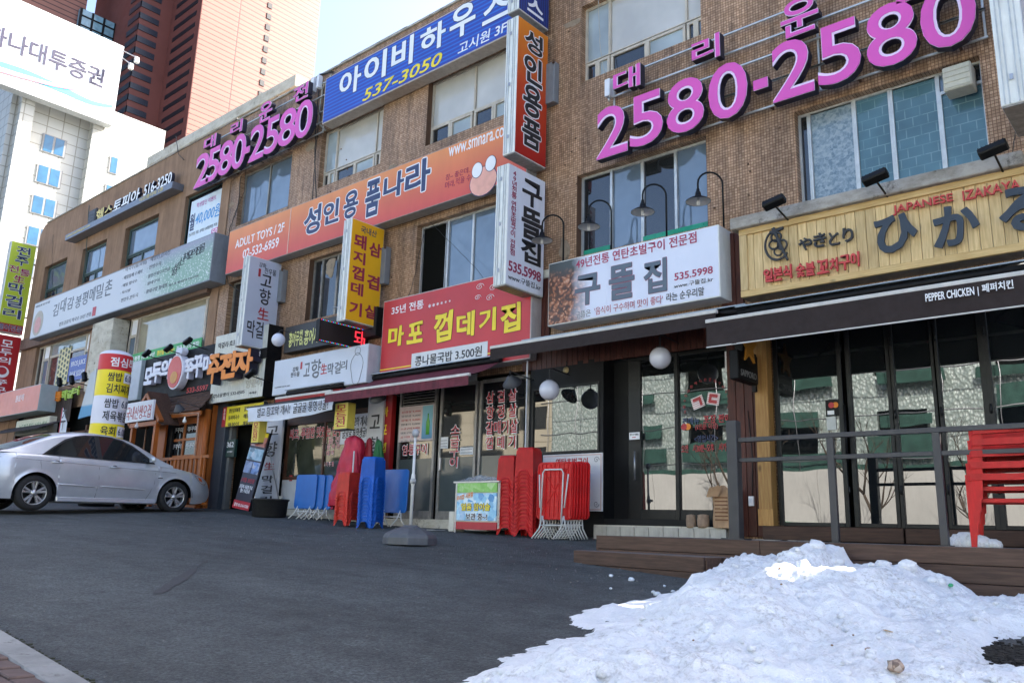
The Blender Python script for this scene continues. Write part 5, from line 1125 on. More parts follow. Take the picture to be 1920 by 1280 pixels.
def dish(px, py, Y, r, tilt, label, yaw=.2):
    x, z = P(px, py, Y); t = thing('dish_lamp', label, 'lamp', (x, Y, z), group='metal reflector lamps'); M_ = Matrix.Rotation(tilt,4,'X')@Matrix.Rotation(yaw,4,'Y')
    MB().lathe([(.03,.12),(.045,.1),(r*.75,.03),(r,-.02),(r,-.03)], 22, M_).build('shade', DGREY, t); MB().lathe([(r*.97,-.025),(r*.7,.015),(.04,.075),(0,.08)], 22, M_).build('reflector', M('reflector_metal',(.42,.40,.34),.25,.15,metal=.8), t)
    MB().lathe([(0,-.08),(.025,-.06),(.03,-.01),(.02,.06)], 12, M_).build('bulb', BULB, t); MB().tube([M_@Vector((0,0,.12)),M_@Vector((0,.02,.18)),(0,.5,.1)], .01, 6).build('arm', DGREY, t); return t
dish(960,716,9.15,.15,radians(40),'metal dish lamp under the red fascia sign, right one'); dish(708,746,9.15,.15,radians(35),'metal dish lamp at the left end of the maroon awning'); dish(336,767,8.6,.12,radians(30),'small chrome dish lamp on the orange timber booth')
# yellow lanterns
LAN = M('lantern_yellow', (.70,.58,.10), .5, .1)
for px, py, pxb, pyb, lb in ((625,757,653,805,'yellow box lantern with red letters between the banner and the red coats'),(470,790,487,830,'yellow box lantern with red letters under the left end of the cloth banner')):
    Y0_, z1 = 9.35, 0; x, z0 = P(px, pyb, 9.25); _, z1 = P(px, py, 9.25); w__ = xP(pxb,py,9.25)-x
    t = thing('box_lantern', lb, 'lantern', (x, 9.25, z0), group='yellow box lanterns'); MB().box(0,0,0,w__,.18,z1-z0).build('shade', LAN, t, bev=.008); T(t, '모\n듬\n전', (.05,.04,w__-.04,z1-z0-.04), INKR, off=.01, brush=.05, line=.9); MB().box(-.01,-.008,-.015,w__+.01,.19,0).build('bottom_frame', DGREY, t); MB().tube([(w__/2,.09,z1-z0),(w__/2,.3,z1-z0+.1)], .008, 6).build('hanger', DGREY, t)
# ------------------------------------------------------------------ shop fronts
def fill(root, name, a, b, c, d, Y, th, mat, **k): x0, z1 = P(a, b, Y); x1, z0 = P(c, d, Y); return W(MB().box(x0, Y, z0, x1, Y+th, z1), name, mat, root, **k)
# S1 folding glass doors
S1 = thing('folding_glass_doors', 'row of black framed folding glass doors behind the deck railing', 'glass door', (-3, 9.95, .14)); BF = M('black_aluminium', (.009,.0095,.01), .4, .2, spec=.3)
zb1, zt1 = P(1520, 979, 9.97)[1], 2.72; edges = []
leaf = [(1464,1577),(1603,1671),(1687,1757),(1773,1850),(1871,1948),(1972,2050)]
W(MB().box(-4.06,9.95,.135,-1.25,10.06,zb1-.05), 'bottom_track', BF, S1); W(MB().box(-4.06,9.95,zt1+.06,-1.25,10.06,2.95), 'head_rail', BF, S1)
for i, (a, b) in enumerate(leaf):
    x0, x1 = xP(a,810,9.97), min(xP(b,810,9.97), -1.3)
    if x1 < x0+.05: break
    q = MB(); e = .055; q.box(x0-e,9.94,zb1-.045,x0,10.0,zt1+.055).box(x1,9.94,zb1-.045,x1+e,10.0,zt1+.055).box(x0,9.94,zb1-.045,x1,10.0,zb1).box(x0,9.94,zt1,x1,10.0,zt1+.055)
    f = W(q, 'door_leaf', BF, S1, bev=.004); W(MB().box(x0-.004,9.965+.002*i,zb1-.004,x1+.004,9.972+.002*i,zt1+.004), 'pane', G_SHOP, f)
    q = MB()
    for z_ in (.5, 1.35, 2.2): q.tube([(x1+.07,9.93,z_),(x1+.07,9.93,z_+.1)], .012, 6)
    W(q, 'hinge', BF, f)
W(MB().box(-4.3,10.07,.0,-1.2,10.3,2.95), 'dark_backing', VOID, S1)
x_ = xP(1586,800,9.88); W(MB().tube([(x_,9.86,P(1584,865,9.86)[1]),(x_,9.86,P(1584,758,9.86)[1])], .016, 8), 'door_handle', BLACK, S1)
for z_ in (.62, 1.2): pass
t = thing('card_sticker', 'small card payment sticker with red and orange circles on the first folding door', 'sticker', (xP(1549,780,9.955), 9.955, zP((1549,781),9.955))); MB().box(0,-.003,0,.19,.006,.2).build('card', BLACK, t)
for dx, m_ in ((.07,INKR),(.12,OL)): MB().prism(blob(dx,.135,.035,.035,0,16), pf, -.006+dx*.01, -.0035).build('disc', m_, t)
MB().box(.02,-.005,.02,.1,-.0035,.07).build('strip', INKW, t)
t = thing('receipt_sticker', 'small white sticker under the card sticker on the glass door', 'sticker', (xP(1551,806,9.955), 9.955, zP((1551,806),9.955))); MB().box(0,-.003,0,.11,.006,.18).build('paper', M('paper_grey',(.5,.52,.5),.6), t)
YW = wood_mat('yellow_timber', (.46,.26,.085), (.32,.16,.045), 'z', .5)
t = thing('timber_post', 'tall yellow varnished timber post left of the folding doors', 'post', (xP(1421,900,9.8), 9.8, P(1421,985,9.8)[1])); wd = xP(1446,900,9.8)-t.location.x
MB().box(0,0,0,wd,.16,2.75).build('post', YW, t, bev=.006); MB().box(-.01,-.012,0,wd+.01,.0,.2).build('foot_plate', YW, t, bev=.004)
t = thing('threshold_board', 'dark brown raised timber threshold along the foot of the folding doors', 'threshold', (-4.4, 9.7, -.03)); DKW = wood_mat('dark_stained_wood', (.075,.038,.024), (.045,.023,.015), 'x', .6)
for i in range(2): MB().box(0+i*1.62,0,0,1.6+i*1.62,.24,.16).build('board', DKW, t, bev=.006)
# S2 black grill front
S2 = thing('black_shopfront', 'black painted grill restaurant front with a small window and a glass door', 'shopfront', (-7, 9.9, 0))
zb2 = P(1130,985,9.85)[1]; x0, x1 = xP(992,850,9.85), xP(1131,850,9.85); wx0, wx1 = xP(997,800,9.85), xP(1124,800,9.85); wz0, wz1 = zP((1060,849),9.85), zP((1060,722),9.85)
q = sheet_holes(MB(), x0, x1, -.1, 2.5, [(wx0, wx1, wz0, wz1)], 9.85, .06); q.quad((x1,9.85,-.1),(x1,10.2,-.1),(x1,10.2,2.5),(x1,9.85,2.5)); W(q, 'panel', BLACKM, S2)
q = MB(); e = .03; q.box(wx0,9.84,wz0,wx0+e,9.9,wz1).box(wx1-e,9.84,wz0,wx1,9.9,wz1).box(wx0+e,9.84,wz1-e,wx1-e,9.9,wz1).box(wx0+e,9.84,wz0,wx1-e,9.9,wz0+e); f = W(q, 'window', BF, S2); W(MB().box(wx0+e,9.865,wz0+e,wx1-e,9.872,wz1-e), 'pane', G_SHOP, f)
W(MB().box(wx0,9.89,wz0,wx1,9.9,wz1), 'backing', VOID, S2)
W(MB().box(x1,10.12,zb2,-4.9,10.3,2.72), 'recess_back', BLACKM, S2)
dx0, dx1 = xP(1180,900,10.0), xP(1275,900,10.0); gx0, gx1 = xP(1203,850,10.0), xP(1267,850,10.0); z0_, z1_ = zP((1235,955),10.0), 2.42
q = MB().box(dx0,9.98,zb2+.1,gx0,10.05,z1_+.12).box(gx1,9.98,zb2+.1,dx1,10.05,z1_+.12).box(gx0,9.98,zb2+.1,gx1,10.05,z0_).box(gx0,9.98,z1_,gx1,10.05,z1_+.12); f = W(q, 'door', BF, S2, bev=.004); W(MB().box(gx0-.003,10.005,z0_-.003,gx1+.003,10.012,z1_+.003), 'pane', G_SHOP, f); W(MB().tube([(gx0-.07,9.93,.72),(gx0-.07,9.93,1.12)], .013, 8), 'handle', STEELG, f)
hx0, hx1 = xP(1276,850,10.0), xP(1372,850,10.0); q = MB().box(dx1+.004,9.985,zb2+.1,hx0,10.05,z1_+.12).box(hx1,9.985,zb2+.1,hx1+.06,10.05,z1_+.12).box(hx0,9.985,zb2+.1,hx1,10.05,z0_).box(hx0,9.985,z1_,hx1,10.05,z1_+.12); f = W(q, 'side_light', BF, S2, bev=.004); W(MB().box(hx0-.003,10.008,z0_-.003,hx1+.003,10.015,z1_+.003), 'pane', G_SHOP, f)
W(MB().box(x1+.0,9.86,zb2-.03,-4.92,10.12,zb2+.1), 'sill', BLACKM, S2)
TILEW = M('cream_step_tile', (.42,.40,.35), .35, .12, 6, dirt=.25); st = thing('tiled_step', 'low step faced with cream square tiles at the glass door', 'step', (x1, 9.62, -.12)); MB().box(0,.01,0,-4.9-x1,.24,.13+zb2-.0).build('core', CONC_L, st); 
for i in range(9):
    o = MB().box(.004+i*.222,-.004,.02,.218+i*.222,.008,.13+zb2-.02).build('tile', TILEW, st, bev=.003) if i == 0 else o0.copy()
    if i == 0: o0 = o
    else: COL.objects.link(o); o.parent = st; o.location = (i*.222, random.uniform(-.001,.001), 0)
def sticker(name, label, s_, a, b, c, d, Y, mat, off=.0, **k):
    x0, z1 = P(a, b, Y); x1, z0 = P(c, d, Y); t = thing(name, label, 'sticker', (x0, Y, z0)); T(t, s_, (0,0,x1-x0,z1-z0), mat, off=off, depth=.002, y=0, **k); return t
K3 = lambda x, y: (980+x/2.783, 640+y/2.783)
Yk = 9.995
sticker('window_lettering', 'blue and red glass lettering offering takeaway on the door side light', '전메뉴', *K3(832,398), *K3(922,430), Yk, INKN, .02); sticker('window_lettering', 'red glass lettering right of the blue takeaway word', '포장 판매', *K3(942,385), *K3(1086,420), Yk, INKR, .02)
sticker('window_lettering', 'small red line in brackets under the takeaway lettering', '(2인분 이상)', *K3(900,430), *K3(1018,458), Yk, INKR, .01, ); sticker('window_lettering', 'blue opening hours heading in angle brackets', '<영업시간>', *K3(896,490), *K3(1020,522), Yk, INKN, .01); sticker('window_lettering', 'bottom line of opening hours on the side light', '오전    시30분~오후    시까지', *K3(828,540), *K3(1082,570), Yk, INKR, .02)
t = thing('card_sticker', 'round payment card sticker at the left of the side light', 'sticker', (P(*K3(822,468),9.98)[0], 9.98, P(*K3(822,468),9.98)[1]))
for dx, m_ in ((.06,INKR),(.12,OL)): MB().prism(blob(dx,.055,.045,.045,0,16), pf, -.004+dx*.01, -.001).build('disc', m_, t)
t = thing('pull_sign', 'small white door plate with a red arrow', 'plate', (P(*K3(556,512),9.93)[0], 9.93, P(*K3(556,512),9.93)[1])); MB().box(0,0,0,.17,.008,.1).build('plate', INKW, t); T(t, '옆으로 미세요', (.015,.055,.155,.085), INK, y=0); MB().box(.05,-.003,.025,.11,0,.035).build('arrow', INKR, t)
t = thing('red_glass_emblem', 'two tilted red striped squares under an arc of small letters on the side light', 'sticker', (P(*K3(870,340),Yk)[0], Yk, P(*K3(870,340),Yk)[1]))
for k, (dx, dz, a, s_) in enumerate(((.13,.05,-.3,'ㄱ'),(.36,.08,.2,'ㄷ'))):
    e_ = MB().box(-.09,-.003,-.08,.09,0,.08).build('square', INKW, t); e_.location = (dx,0,dz); e_.rotation_euler = (0,a,0)
    for j in range(6): o = MB().box(-.088,-.005,-.07+j*.026,.088,-.0035,-.06+j*.026).build('stripe', M('ink_soft_red',(.5,.2,.2),.5), e_)
    T(e_, s_, (-.055,-.05,.055,.05), INKR, off=.06, y=-.0055)
for i in range(17):
    a = radians(195-i*13); cx, cz = .25+.33*cos(a), .02+.33*sin(a); T(t, '초벌구이연탄석쇠전문점구이한우돼지'[i], (cx-.018,cz-.02,cx+.018,cz+.02), INKR, y=0, depth=.002, name='arc_letter')
t = thing('cctv_sticker', 'narrow white vertical CCTV sticker at the top right of the side light', 'sticker', (P(*K3(1057,160),9.99)[0], 9.99, P(*K3(1057,160),9.99)[1])); MB().box(0,-.003,0,.085,0,.28).build('paper', INKW, t); T(t, 'C\nC\nT\nV', (.025,.04,.06,.25), INKR, y=-.0035, line=.8)
# Hanging star sign
t = Sign('star_hanging_sign', 'black hanging sign with an orange star and grey word SAPPORO', 'sign', 'X', -4.62, (1388,640), (1424,730)); X_ = xP(1424,680,9.75)
t.o.location = (X_, 9.15, P(1400,712,9.3)[1]); MB().box(0,0,0,.55,.12,.36).build('box', BLACK, t.o, bev=.01); t.y = -.001; T(t.o, 'SAPPORO', (.06,.05,.49,.13), M('ink_mid_grey',(.2,.2,.2),.5), y=-.001, off=.01)
star = [( .27+(.2 if i%2 == 0 else .08)*sin(i*pi/5)*1.1, .44+(.24 if i%2 == 0 else .1)*cos(i*pi/5)) for i in range(10)]
MB().prism([(.27+.17*sin(i*pi/3),.42+.2*cos(i*pi/3)) for i in range(6)], lambda a,b,d: (a,d,b), -.005, .1).build('hexagon', BLACK, t.o); MB().prism(star, pf, -.035, -.006).build('star', M('star_orange',(.50,.22,.03),.5), t.o)
MB().box(.55,.04,-.08,.6,.09,.4).build('wall_bracket', BLACK, t.o)
t = thing('door_switch', 'white switch box on the dark red timber beside the post', 'switch', (xP(1403,940,9.9), 9.9, P(1403,948,9.9)[1])); MB().box(0,0,0,.07,.03,.12).build('plate', INKW, t, bev=.005); MB().box(.02,-.008,.035,.05,0,.085).build('rocker', WHITE, t); MB().tube([(.05,.015,.12),(.07,.015,.6),(.03,.015,1.2)], .006, 5).build('wire', CABLE, t)
t = thing('disc_fitting', 'small brass coloured round fitting on the black panel above the window', 'fitting', (P(1061,694,9.84)[0], 9.84, P(1061,694,9.84)[1])); MB().lathe([(0,.03),(.02,.03),(.03,.01),(.05,.01),(.055,0)], 18, Matrix.Rotation(pi/2,4,'X')).build('disc', M('brass',(.35,.28,.15),.4,.1,metal=.5), t); MB().tube([(0,-.01,.04),(.03,-.02,.1),(.01,-.01,.14)], .006, 5).build('wire', CABLE, t)
# S3 pork restaurant sliding doors
S3 = thing('aluminium_shopfront', 'aluminium framed sliding shopfront of the pork restaurant with grey lower panels', 'shopfront', (-10, 9.95, .05))
zb3 = P(900,975,9.95)[1]; FILM = M('grey_green_film', (.075,.09,.088), .15, .1, 3, spec=.5)
bays = [(749,811),(825,887),(898,984)]; zl = P(860,856,9.95)[1]; zt3 = 2.42
for i, (a, b) in enumerate(bays):
    x0, x1 = xP(a,850,9.95), xP(b,850,9.95); z1 = zP((770,768),9.95)+.0 if i == 0 else zt3-.05
    q = MB(); e = .05; q.box(x0-e,9.93+.02*i,zb3,x0,9.99+.02*i,zt3).box(x1,9.93+.02*i,zb3,x1+e,9.99+.02*i,zt3).box(x0,9.93+.02*i,zb3,x1,9.99+.02*i,zb3+.14).box(x0,9.93+.02*i,z1,x1,9.99+.02*i,z1+.06)
    f = W(q, ('side_light','sliding_door','side_light')[i], ALU_D, S3, bev=.003); W(MB().box(x0,9.96+.02*i,zl,x1,9.966+.02*i,z1), 'pane', glass_mat('pane_pork',(.018,.02,.02),ior=1.9), f); W(MB().box(x0,9.958+.02*i,zb3+.14,x1,9.97+.02*i,zl-.001), 'lower_panel', FILM, f)
    if i == 0:
        q = MB()
        for k in range(7): q.box(x0,9.95,z1+.08+k*.05,x1,9.99,z1+.095+k*.05)
        W(q, 'louvre', ALU_D, f)
    if i == 1:
        W(MB().box(x0+.01,9.925,.95,x0+.045,9.95,1.16), 'handle', STEELG, f); W(MB().box(x0+.0,9.94,z1+.06,x1,9.985,z1+.2), 'transom', ALU, f)
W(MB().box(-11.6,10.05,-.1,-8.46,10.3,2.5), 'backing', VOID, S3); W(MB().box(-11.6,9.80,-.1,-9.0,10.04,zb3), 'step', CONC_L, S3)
G2 = lambda x, y: (700+x/3.2, 640+y/3.2)
for s_, a, b, c, d, lb in (('삼겹살',678,300,862,358,'first'),('항정살',678,385,862,455,'second'),('갈매기살',675,478,868,550,'third'),('껍데기',675,570,855,640,'fourth')):
    t = sticker('window_lettering', 'row of large red letters on the right window of the pork restaurant, %s from top' % lb, ' '.join(s_) if len(s_) == 3 else s_, *G2(a,b), *G2(c,d), 9.975, INKW, .03); 
    x0, z1 = P(*G2(a,b), 9.975); x1, z0 = P(*G2(c,d), 9.975); T(t, ' '.join(s_) if len(s_) == 3 else s_, (.01,.01,x1-x0-.01,z1-z0-.01), INKR, off=.015, y=-.0035, depth=.002)
t = sticker('window_lettering', 'vertical red word running down the middle sliding door', '소\n금\n구\n이', *G2(465,500), *G2(512,758), 9.96, INKW, .028, line=.95); x0, z1 = P(*G2(465,500),9.96); x1, z0 = P(*G2(512,758),9.96); T(t, '소\n금\n구\n이', (.01,.01,x1-x0-.01,z1-z0-.01), INKR, off=.01, y=-.0035, line=.95, depth=.002)
t = sticker('window_lettering', 'red word on the left window below the price poster', '염통구이', *G2(175,618), *G2(322,678), 9.94, INKW, .028); x0, z1 = P(*G2(175,618),9.94); x1, z0 = P(*G2(322,678),9.94); T(t, '염통구이', (.01,.01,x1-x0-.01,z1-z0-.01), INKR, off=.01, y=-.0035, depth=.002)
x0, z1 = P(*G2(162,395), 9.92); x1, z0 = P(*G2(355,590), 9.92); t = thing('price_poster', 'price list poster with a blue bottle picture on its right', 'poster', (x0, 9.92, z0)); w_, h_ = x1-x0, z1-z0
MB().box(0,0,0,w_,.008,h_).build('sheet', M('poster_pale_pink',(.58,.47,.45),.5,.08), t); MB().box(w_*.68,-.003,.03,w_-.02,0,h_-.02).build('picture', m_grad('bottle_print_blue',[(0,(.05,.2,.35)),(1,(.25,.5,.55))],.7), t)
MB().lathe([(.0,.08),(.045,.08),(.045,.3),(.016,.38),(.016,.45),(0,.45)], 12, Matrix.Translation((w_*.85,-.004,.02))@Matrix.Scale(.05,4,(0,1,0))).build('bottle_print', M('bottle_green',(.10,.35,.05),.4), t)
for k in range(8): T(t, ['삼겹살 9,000','항정살 9,000','갈매기 9,000','껍데기 5,000','소금구이 9,000','염통구이 8,000','공기밥 1,000','소주 3,000'][k], (.05,h_-.12-k*.075,w_*.62,h_-.08-k*.075), (INKR,INKG)[k%2], y=-.001)
for a,b,c,d,lb in ((398,575,447,640,'two small paper notes beside the door handle'),(520,636,597,676,'white printed card on the middle of the sliding door')):
    x0,z1 = P(*G2(a,b),9.955); x1,z0 = P(*G2(c,d),9.955); t = thing('paper_notice', lb, 'notice', (x0,9.955,z0)); MB().box(0,0,0,x1-x0,.004,z1-z0).build('paper', M('paper_white',(.6,.6,.6),.6,.1), t); 
    for k in range(3): MB().box(.02,-.002,.03+k*.05,x1-x0-.02,0,.04+k*.05).build('printed_line', INKG, t)
t = thing('conduit', 'thin white pipe running down the wall between the red sign and the black front', 'pipe', (xP(986,800,9.8), 9.8, .0)); MB().tube([(0,0,-.02),(0,0,2.6),(.01,.05,3.0)], .013, 8).build('pipe', WHITE, t)
x0, x1 = xP(712,850,9.9), xP(733,850,9.9); t = thing('red_vertical_sign', 'narrow red vertical board with yellow letters at the left of the pork restaurant', 'sign', (x0, 9.86, .25)); MB().box(0,0,0,x1-x0,.1,2.15).build('board', M('red_board',(.42,.02,.02),.45,.1,3,dirt=.2), t)
for ch, z_ in (('마',1.8),('포',1.47),('껍',1.14),('데',.84),('기',.55)): T(t, ch, (.08,z_-.1,x1-x0-.1,z_+.08), INKY, off=.02, y=-.001, brush=.06)
# ------------------------------------------------------------------ makgeolli restaurant, entrance, timber booth, left end
S4 = thing('makgeolli_shopfront', 'shopfront with a wide lettered window and pale lower panels behind the blue folding tables', 'shopfront', (-14, 9.95, .1))
zb4 = zP((560,965),9.95); 
def pan(root, name, a, b, c, d, Y, th, mat, **k): x0, z1 = P(a, b, Y); x1, z0 = P(c, d, Y); return W(MB().box(x0, Y, z0, x1, Y+th, z1), name, mat, root, **k)
x0, x1 = -15.45, -12.15; wz0, wz1 = zP((560,893),9.95), zP((560,797),9.95)
wx0, wx1 = xP(541,850,9.95), xP(684,850,9.95)
WOODF = wood_mat('brown_frame', (.10,.045,.025), (.07,.03,.018), 'x', .5, False)
q = MB(); e = .06; q.box(wx0-e,9.9,wz0-e,wx0,9.98,wz1+.2).box(wx1,9.9,wz0-e,wx1+e,9.98,wz1+.2).box(wx0,9.9,wz0-e,wx1,9.98,wz0).box(wx0,9.9,wz1,wx1,9.98,wz1+.2); 
m_ = (wx0+wx1)/2; q.box(m_-.025,9.905,wz0,m_+.025,9.975,wz1); f = W(q, 'window', WOODF, S4)
for a, b in ((wx0,m_-.025),(m_+.025,wx1)): W(MB().box(a,9.94,wz0,b,9.947,wz1), 'pane', glass_mat('pane_olive',(.045,.05,.035),ior=1.6,var=.5), f)
W(MB().box(wx0-.1,9.92,zb4+.12,wx1+.1,9.97,wz0-e-.002), 'lower_panel', M('panel_pale',(.50,.52,.55),.4,.08,2,dirt=.15), S4)
W(MB().box(x0,9.85,zb4-.3,x1,10.0,zb4+.11), 'plinth', CONC_L, S4); W(MB().box(x0,10.0,-.3,x1,10.3,2.65), 'backing', VOID, S4)
W(MB().box(x0,9.93,wz1+.2,x1,10.0,2.62), 'fascia_board', BLACKM, S4)
G8 = lambda x, y: (480+x/3.2, 600+y/3.2)
for s_, a, b, c, d, o_, lb in (('싸고, 푸짐한 맛있는 안주',205,655,515,695,.03,'top red line of lettering across the wide window'),('모 듬 전',400,705,500,735,.01,'first short column line on the right of the wide window'),('해 물 파 전',400,745,500,770,.01,'second short line on the right of the wide window'),('빈 대 떡',400,785,465,810,.01,'third short line on the right of the wide window'),('홍 어 무 침',400,850,465,875,.01,'fourth short line, low on the wide window')):
    sticker('window_lettering', lb, s_, *G8(a,b), *G8(c,d), 9.935, INKR, o_, outline=(INKW,.03))
t = sticker('window_lettering', 'dark letters on the pale lower panel behind the blue tables', '막걸리', *G8(330,1010), *G8(415,1060), 9.915, INK, .01, brush=.06); t = sticker('window_lettering', 'small dark takeaway word on the pale panel beside the red coats', '포장됨', *G8(420,943), *G8(455,968), 9.915, INK, .01)
t = thing('red_switch_plate', 'small red plate on the pale panel left of the blue tables', 'plate', (*P(*G8(198,965),9.91)[:1], 9.91, P(*G8(198,965),9.91)[1])); MB().box(0,0,0,.09,.01,.12).build('plate', INKR, t); MB().box(.02,-.002,.03,.07,0,.06).build('mark', INKW, t)
def vboard(name, lab, a, b, c, d, Y, s_list, mat=None, bt=.05):
    x0, z1 = P(a, b, Y); x1, z0 = P(c, d, Y); w_, h_ = x1-x0, z1-z0; t = thing(name, lab, 'sign', (x0,Y,z0)); MB().box(0,0,0,w_,bt,h_).build('board', mat or M('banner_board',(.58,.58,.60),.5,.06,3,dirt=.12), t, bev=.004)
    for ch, m__, f0, f1, g0_, g1_ in s_list: T(t, ch, (w_*g0_, h_*f0, w_*g1_, h_*f1), m__, off=.012, y=-.001, brush=.06)
    return t
vboard('vertical_board_sign', 'tall white vertical board with brushed black letters and red 生 left of the lettered window', 489,792,517,942, 9.75, [('고',INK,.83,.94,.3,.85),('향',INK,.56,.75,.25,.85),('生',INKR,.40,.49,.35,.8),('막',INK,.24,.33,.3,.8),('걸',INK,.11,.21,.3,.8),('리',INK,.02,.08,.3,.8)])
vboard('vertical_board_sign', 'narrow white vertical board with brushed black letters behind the red coats', 692,738,709,925, 9.8, [('한우물',INK,.90,.95,.15,.9),('고',INK,.64,.78,.2,.85),('향',INK,.40,.56,.2,.85),('生',INKR,.24,.33,.25,.8)])
x0, z1 = P(641,779,9.86); x1, z0 = P(690,829,9.86); t = thing('window_banner', 'white paper banner with two brushed lines on the right part of the window', 'banner', (x0,9.86,z0)); MB().box(0,0,0,x1-x0,.006,z1-z0).build('sheet', M('banner_white',(.62,.65,.72)), t); T(t, '벌교 참꼬막 개시!\n굴굴굴 통영생굴!', (.05,.1,x1-x0-.05,z1-z0-.05), INK, y=-.001, brush=.06, off=.01)
# entrance with number plate 362
S5 = thing('entrance_doorway', 'dark stair entrance between tiled piers under the yellow menu sign', 'doorway', (-16.5, 10, .25)); W(MB().box(-17.2,10.5,-.2,-15.8,10.9,2.65), 'dark_back', VOID, S5); W(MB().box(-17.18,9.96,.1,-17.08,10.08,2.62).box(-15.92,9.96,.1,-15.84,10.08,2.62), 'door_frame', M('frame_grey',(.16,.16,.15),.5,.1,dirt=.3), S5); W(MB().box(-16.6,10.2,.1,-16.55,10.26,2.6).box(-16.55,10.22,.1,-15.9,10.24,2.6), 'glass_door', G_DARK, S5)
x0, x1 = xP(398,850,9.85), xP(417,850,9.85); t = thing('steel_pier', 'dark blue grey steel pier at the right end of the timber booth', 'pier', (x0, 9.85, .2)); MB().box(0,0,-.1,x1-x0,.16,2.5).build('pier', M('pier_blue_grey',(.05,.06,.075),.45,.1,dirt=.2), t, bev=.006)
S = Sign('yellow_menu_sign', 'yellow menu board over the entrance with a red strip at its left', 'sign', 'Y', 9.85, (419,763), (500,775)); S.z0 = zP((418,801),9.85); S.h = zP((419,763),9.85)-S.z0; S.w = -15.7-S.a0; S.o.location.z = S.z0; S.body(.1, DGREY, M('yellow_flex',(.72,.60,.03),.45,.06), .01)
MB().box(.01,-.008,.01,.17,-.005,S.h-.01).build('red_strip', INKR, S.o); T(S.o, '주\n전\n자', (.05,.16,.13,S.h-.05), INKW, y=-.009, line=.9)
for i in range(3):
    for j in range(3): T(S.o, [['양은김치찌개','동치미국수','떡볶이'],['골뱅이무침','해물파전','제육덮밥'],['고추장삼겹','계란말이','홍합탕']][j][i], (.28+j*.62, S.h-.16-i*.16, .28+j*.62+.45, S.h-.06-i*.16), INK, y=-.006, off=.01, brush=.05)
x0, z1 = P(425,824,9.93); x1, z0 = P(438,856,9.93); t = thing('number_plate', 'dark green house number plate reading 362', 'plate', (x0,9.93,z0)); w_, h_ = x1-x0, z1-z0; MB().box(0,0,0,w_,.07,h_).build('plate', M('plate_green',(.02,.05,.045),.4), t, bev=.004); T(t, '362', (w_*.12,h_*.55,w_*.88,h_*.85), INKW, y=-.001, off=.01); T(t, '서초대로', (w_*.2,h_*.25,w_*.8,h_*.36), INKW, y=-.001)
# leaning advert banner
pt_ = [P(437,951,9.1), P(467,958,9.1), P(508,812,9.45), P(478,806,9.45)]
t = thing('leaning_advert_stand', 'tall leaning advert stand with gym photos and a red foot strip', 'advert stand', (pt_[0][0], 9.1, min(pt_[0][1],pt_[1][1]))); B_ = Vector(t.location)
c = [Vector((pt_[i][0], (9.1,9.1,9.45,9.45)[i], pt_[i][1]))-B_ for i in range(4)]
def lerp4(u, v): return (c[0]*(1-u)+c[1]*u)*(1-v)+(c[3]*(1-u)+c[2]*u)*v
def pnl(nm, u0, v0, u1, v1, off, mat):
    a = [lerp4(u0,v0),lerp4(u1,v0),lerp4(u1,v1),lerp4(u0,v1)]; n_ = (a[1]-a[0]).cross(a[3]-a[0]).normalized(); 
    if n_.y > 0: n_ = -n_
    MB().hexa([p+n_*off for p in a], [p+n_*(off-.012 if off > .001 else -.03) for p in a]).build(nm, mat, t); return n_
nn_ = pnl('board', 0,0,1,1,0, BLACK); pnl('print_dark', .03,.0,.97,.98,.013, M('print_dark',(.035,.03,.04),.4))
for v0, v1, u0, u1, cs in ((.80,.93,.06,.94,[(.05,.03,.03),(.5,.15,.12),(.5,.5,.5)]),(.62,.77,.06,.94,[(.02,.03,.05),(.25,.4,.5),(.5,.5,.55)]),(.45,.60,.06,.48,[(.05,.05,.08),(.2,.25,.4),(.4,.4,.45)]),(.45,.60,.52,.94,[(.03,.04,.1),(.15,.25,.5),(.5,.45,.4)])): pnl('photo', u0,v0,u1,v1,.027, m_photo('gym_photo_%.2f'%(v0+u0), cs, 9))
pnl('red_strip', .0,.0,1,.10,.027, INKR); pnl('yellow_strip', .1,.93,.95,.985,.027, INKY)
def ltext(s_, u0, v0, u1, v1, mat):
    vs, fs, bb = glyphs(s_, .01); q = MB(); out = []
    for a, b, z_ in vs:
        u = u0+(a-bb[0])/(bb[2]-bb[0])*(u1-u0); v = v0+(b-bb[1])/(bb[3]-bb[1])*(v1-v0); out.append(tuple(lerp4(u,v)+nn_*(.030+z_*.02)))
    q.v, q.f, q.sm = out, fs, [False]*len(fs); q.build('lettering', mat, t)
ltext('3개월 30만원', .1,.33,.9,.39, INKR); ltext('운동복 사물함 무료\n헬스 무료등록', .12,.20,.9,.30, INKW); ltext('문의 02-516-3250', .08,.025,.95,.07, INKW); ltext('헬스', .15,.94,.8,.975, INK)
MB().tube([lerp4(.9,.9), lerp4(.9,.9)+Vector((0,.45,-1.3))], .012, 6).build('strut', STEELG, t)
# orange timber booth
BT = thing('timber_booth', 'orange varnished timber booth with lean-to shingle roof, lattice window and porch', 'booth', (-19.5, 9.35, .3))
OW = wood_mat('orange_timber', (.42,.125,.025), (.30,.075,.012), 'z', .4, False); OWX = wood_mat('orange_timber_rail', (.42,.13,.028), (.30,.08,.014), 'x', .4, False); SHG = wood_mat('shingle_brown', (.10,.055,.035), (.06,.03,.02), 'x', .8, False)
Yb = 9.66; bx0, bx1 = xP(288,860,Yb), xP(384,860,Yb); gz0 = G(-18.5,8.7); ez = zP((300,779),Yb)-.02; rz = 2.98
wx0, wx1 = xP(294,820,Yb), xP(372,820,Yb); wz0, wz1 = zP((330,858),Yb), zP((330,793),Yb)
q = sheet_holes(MB(), bx0, bx1, gz0-.1, ez, [(wx0,wx1,wz0,wz1)], Yb, .06); W(q, 'front_wall', OW, BT)
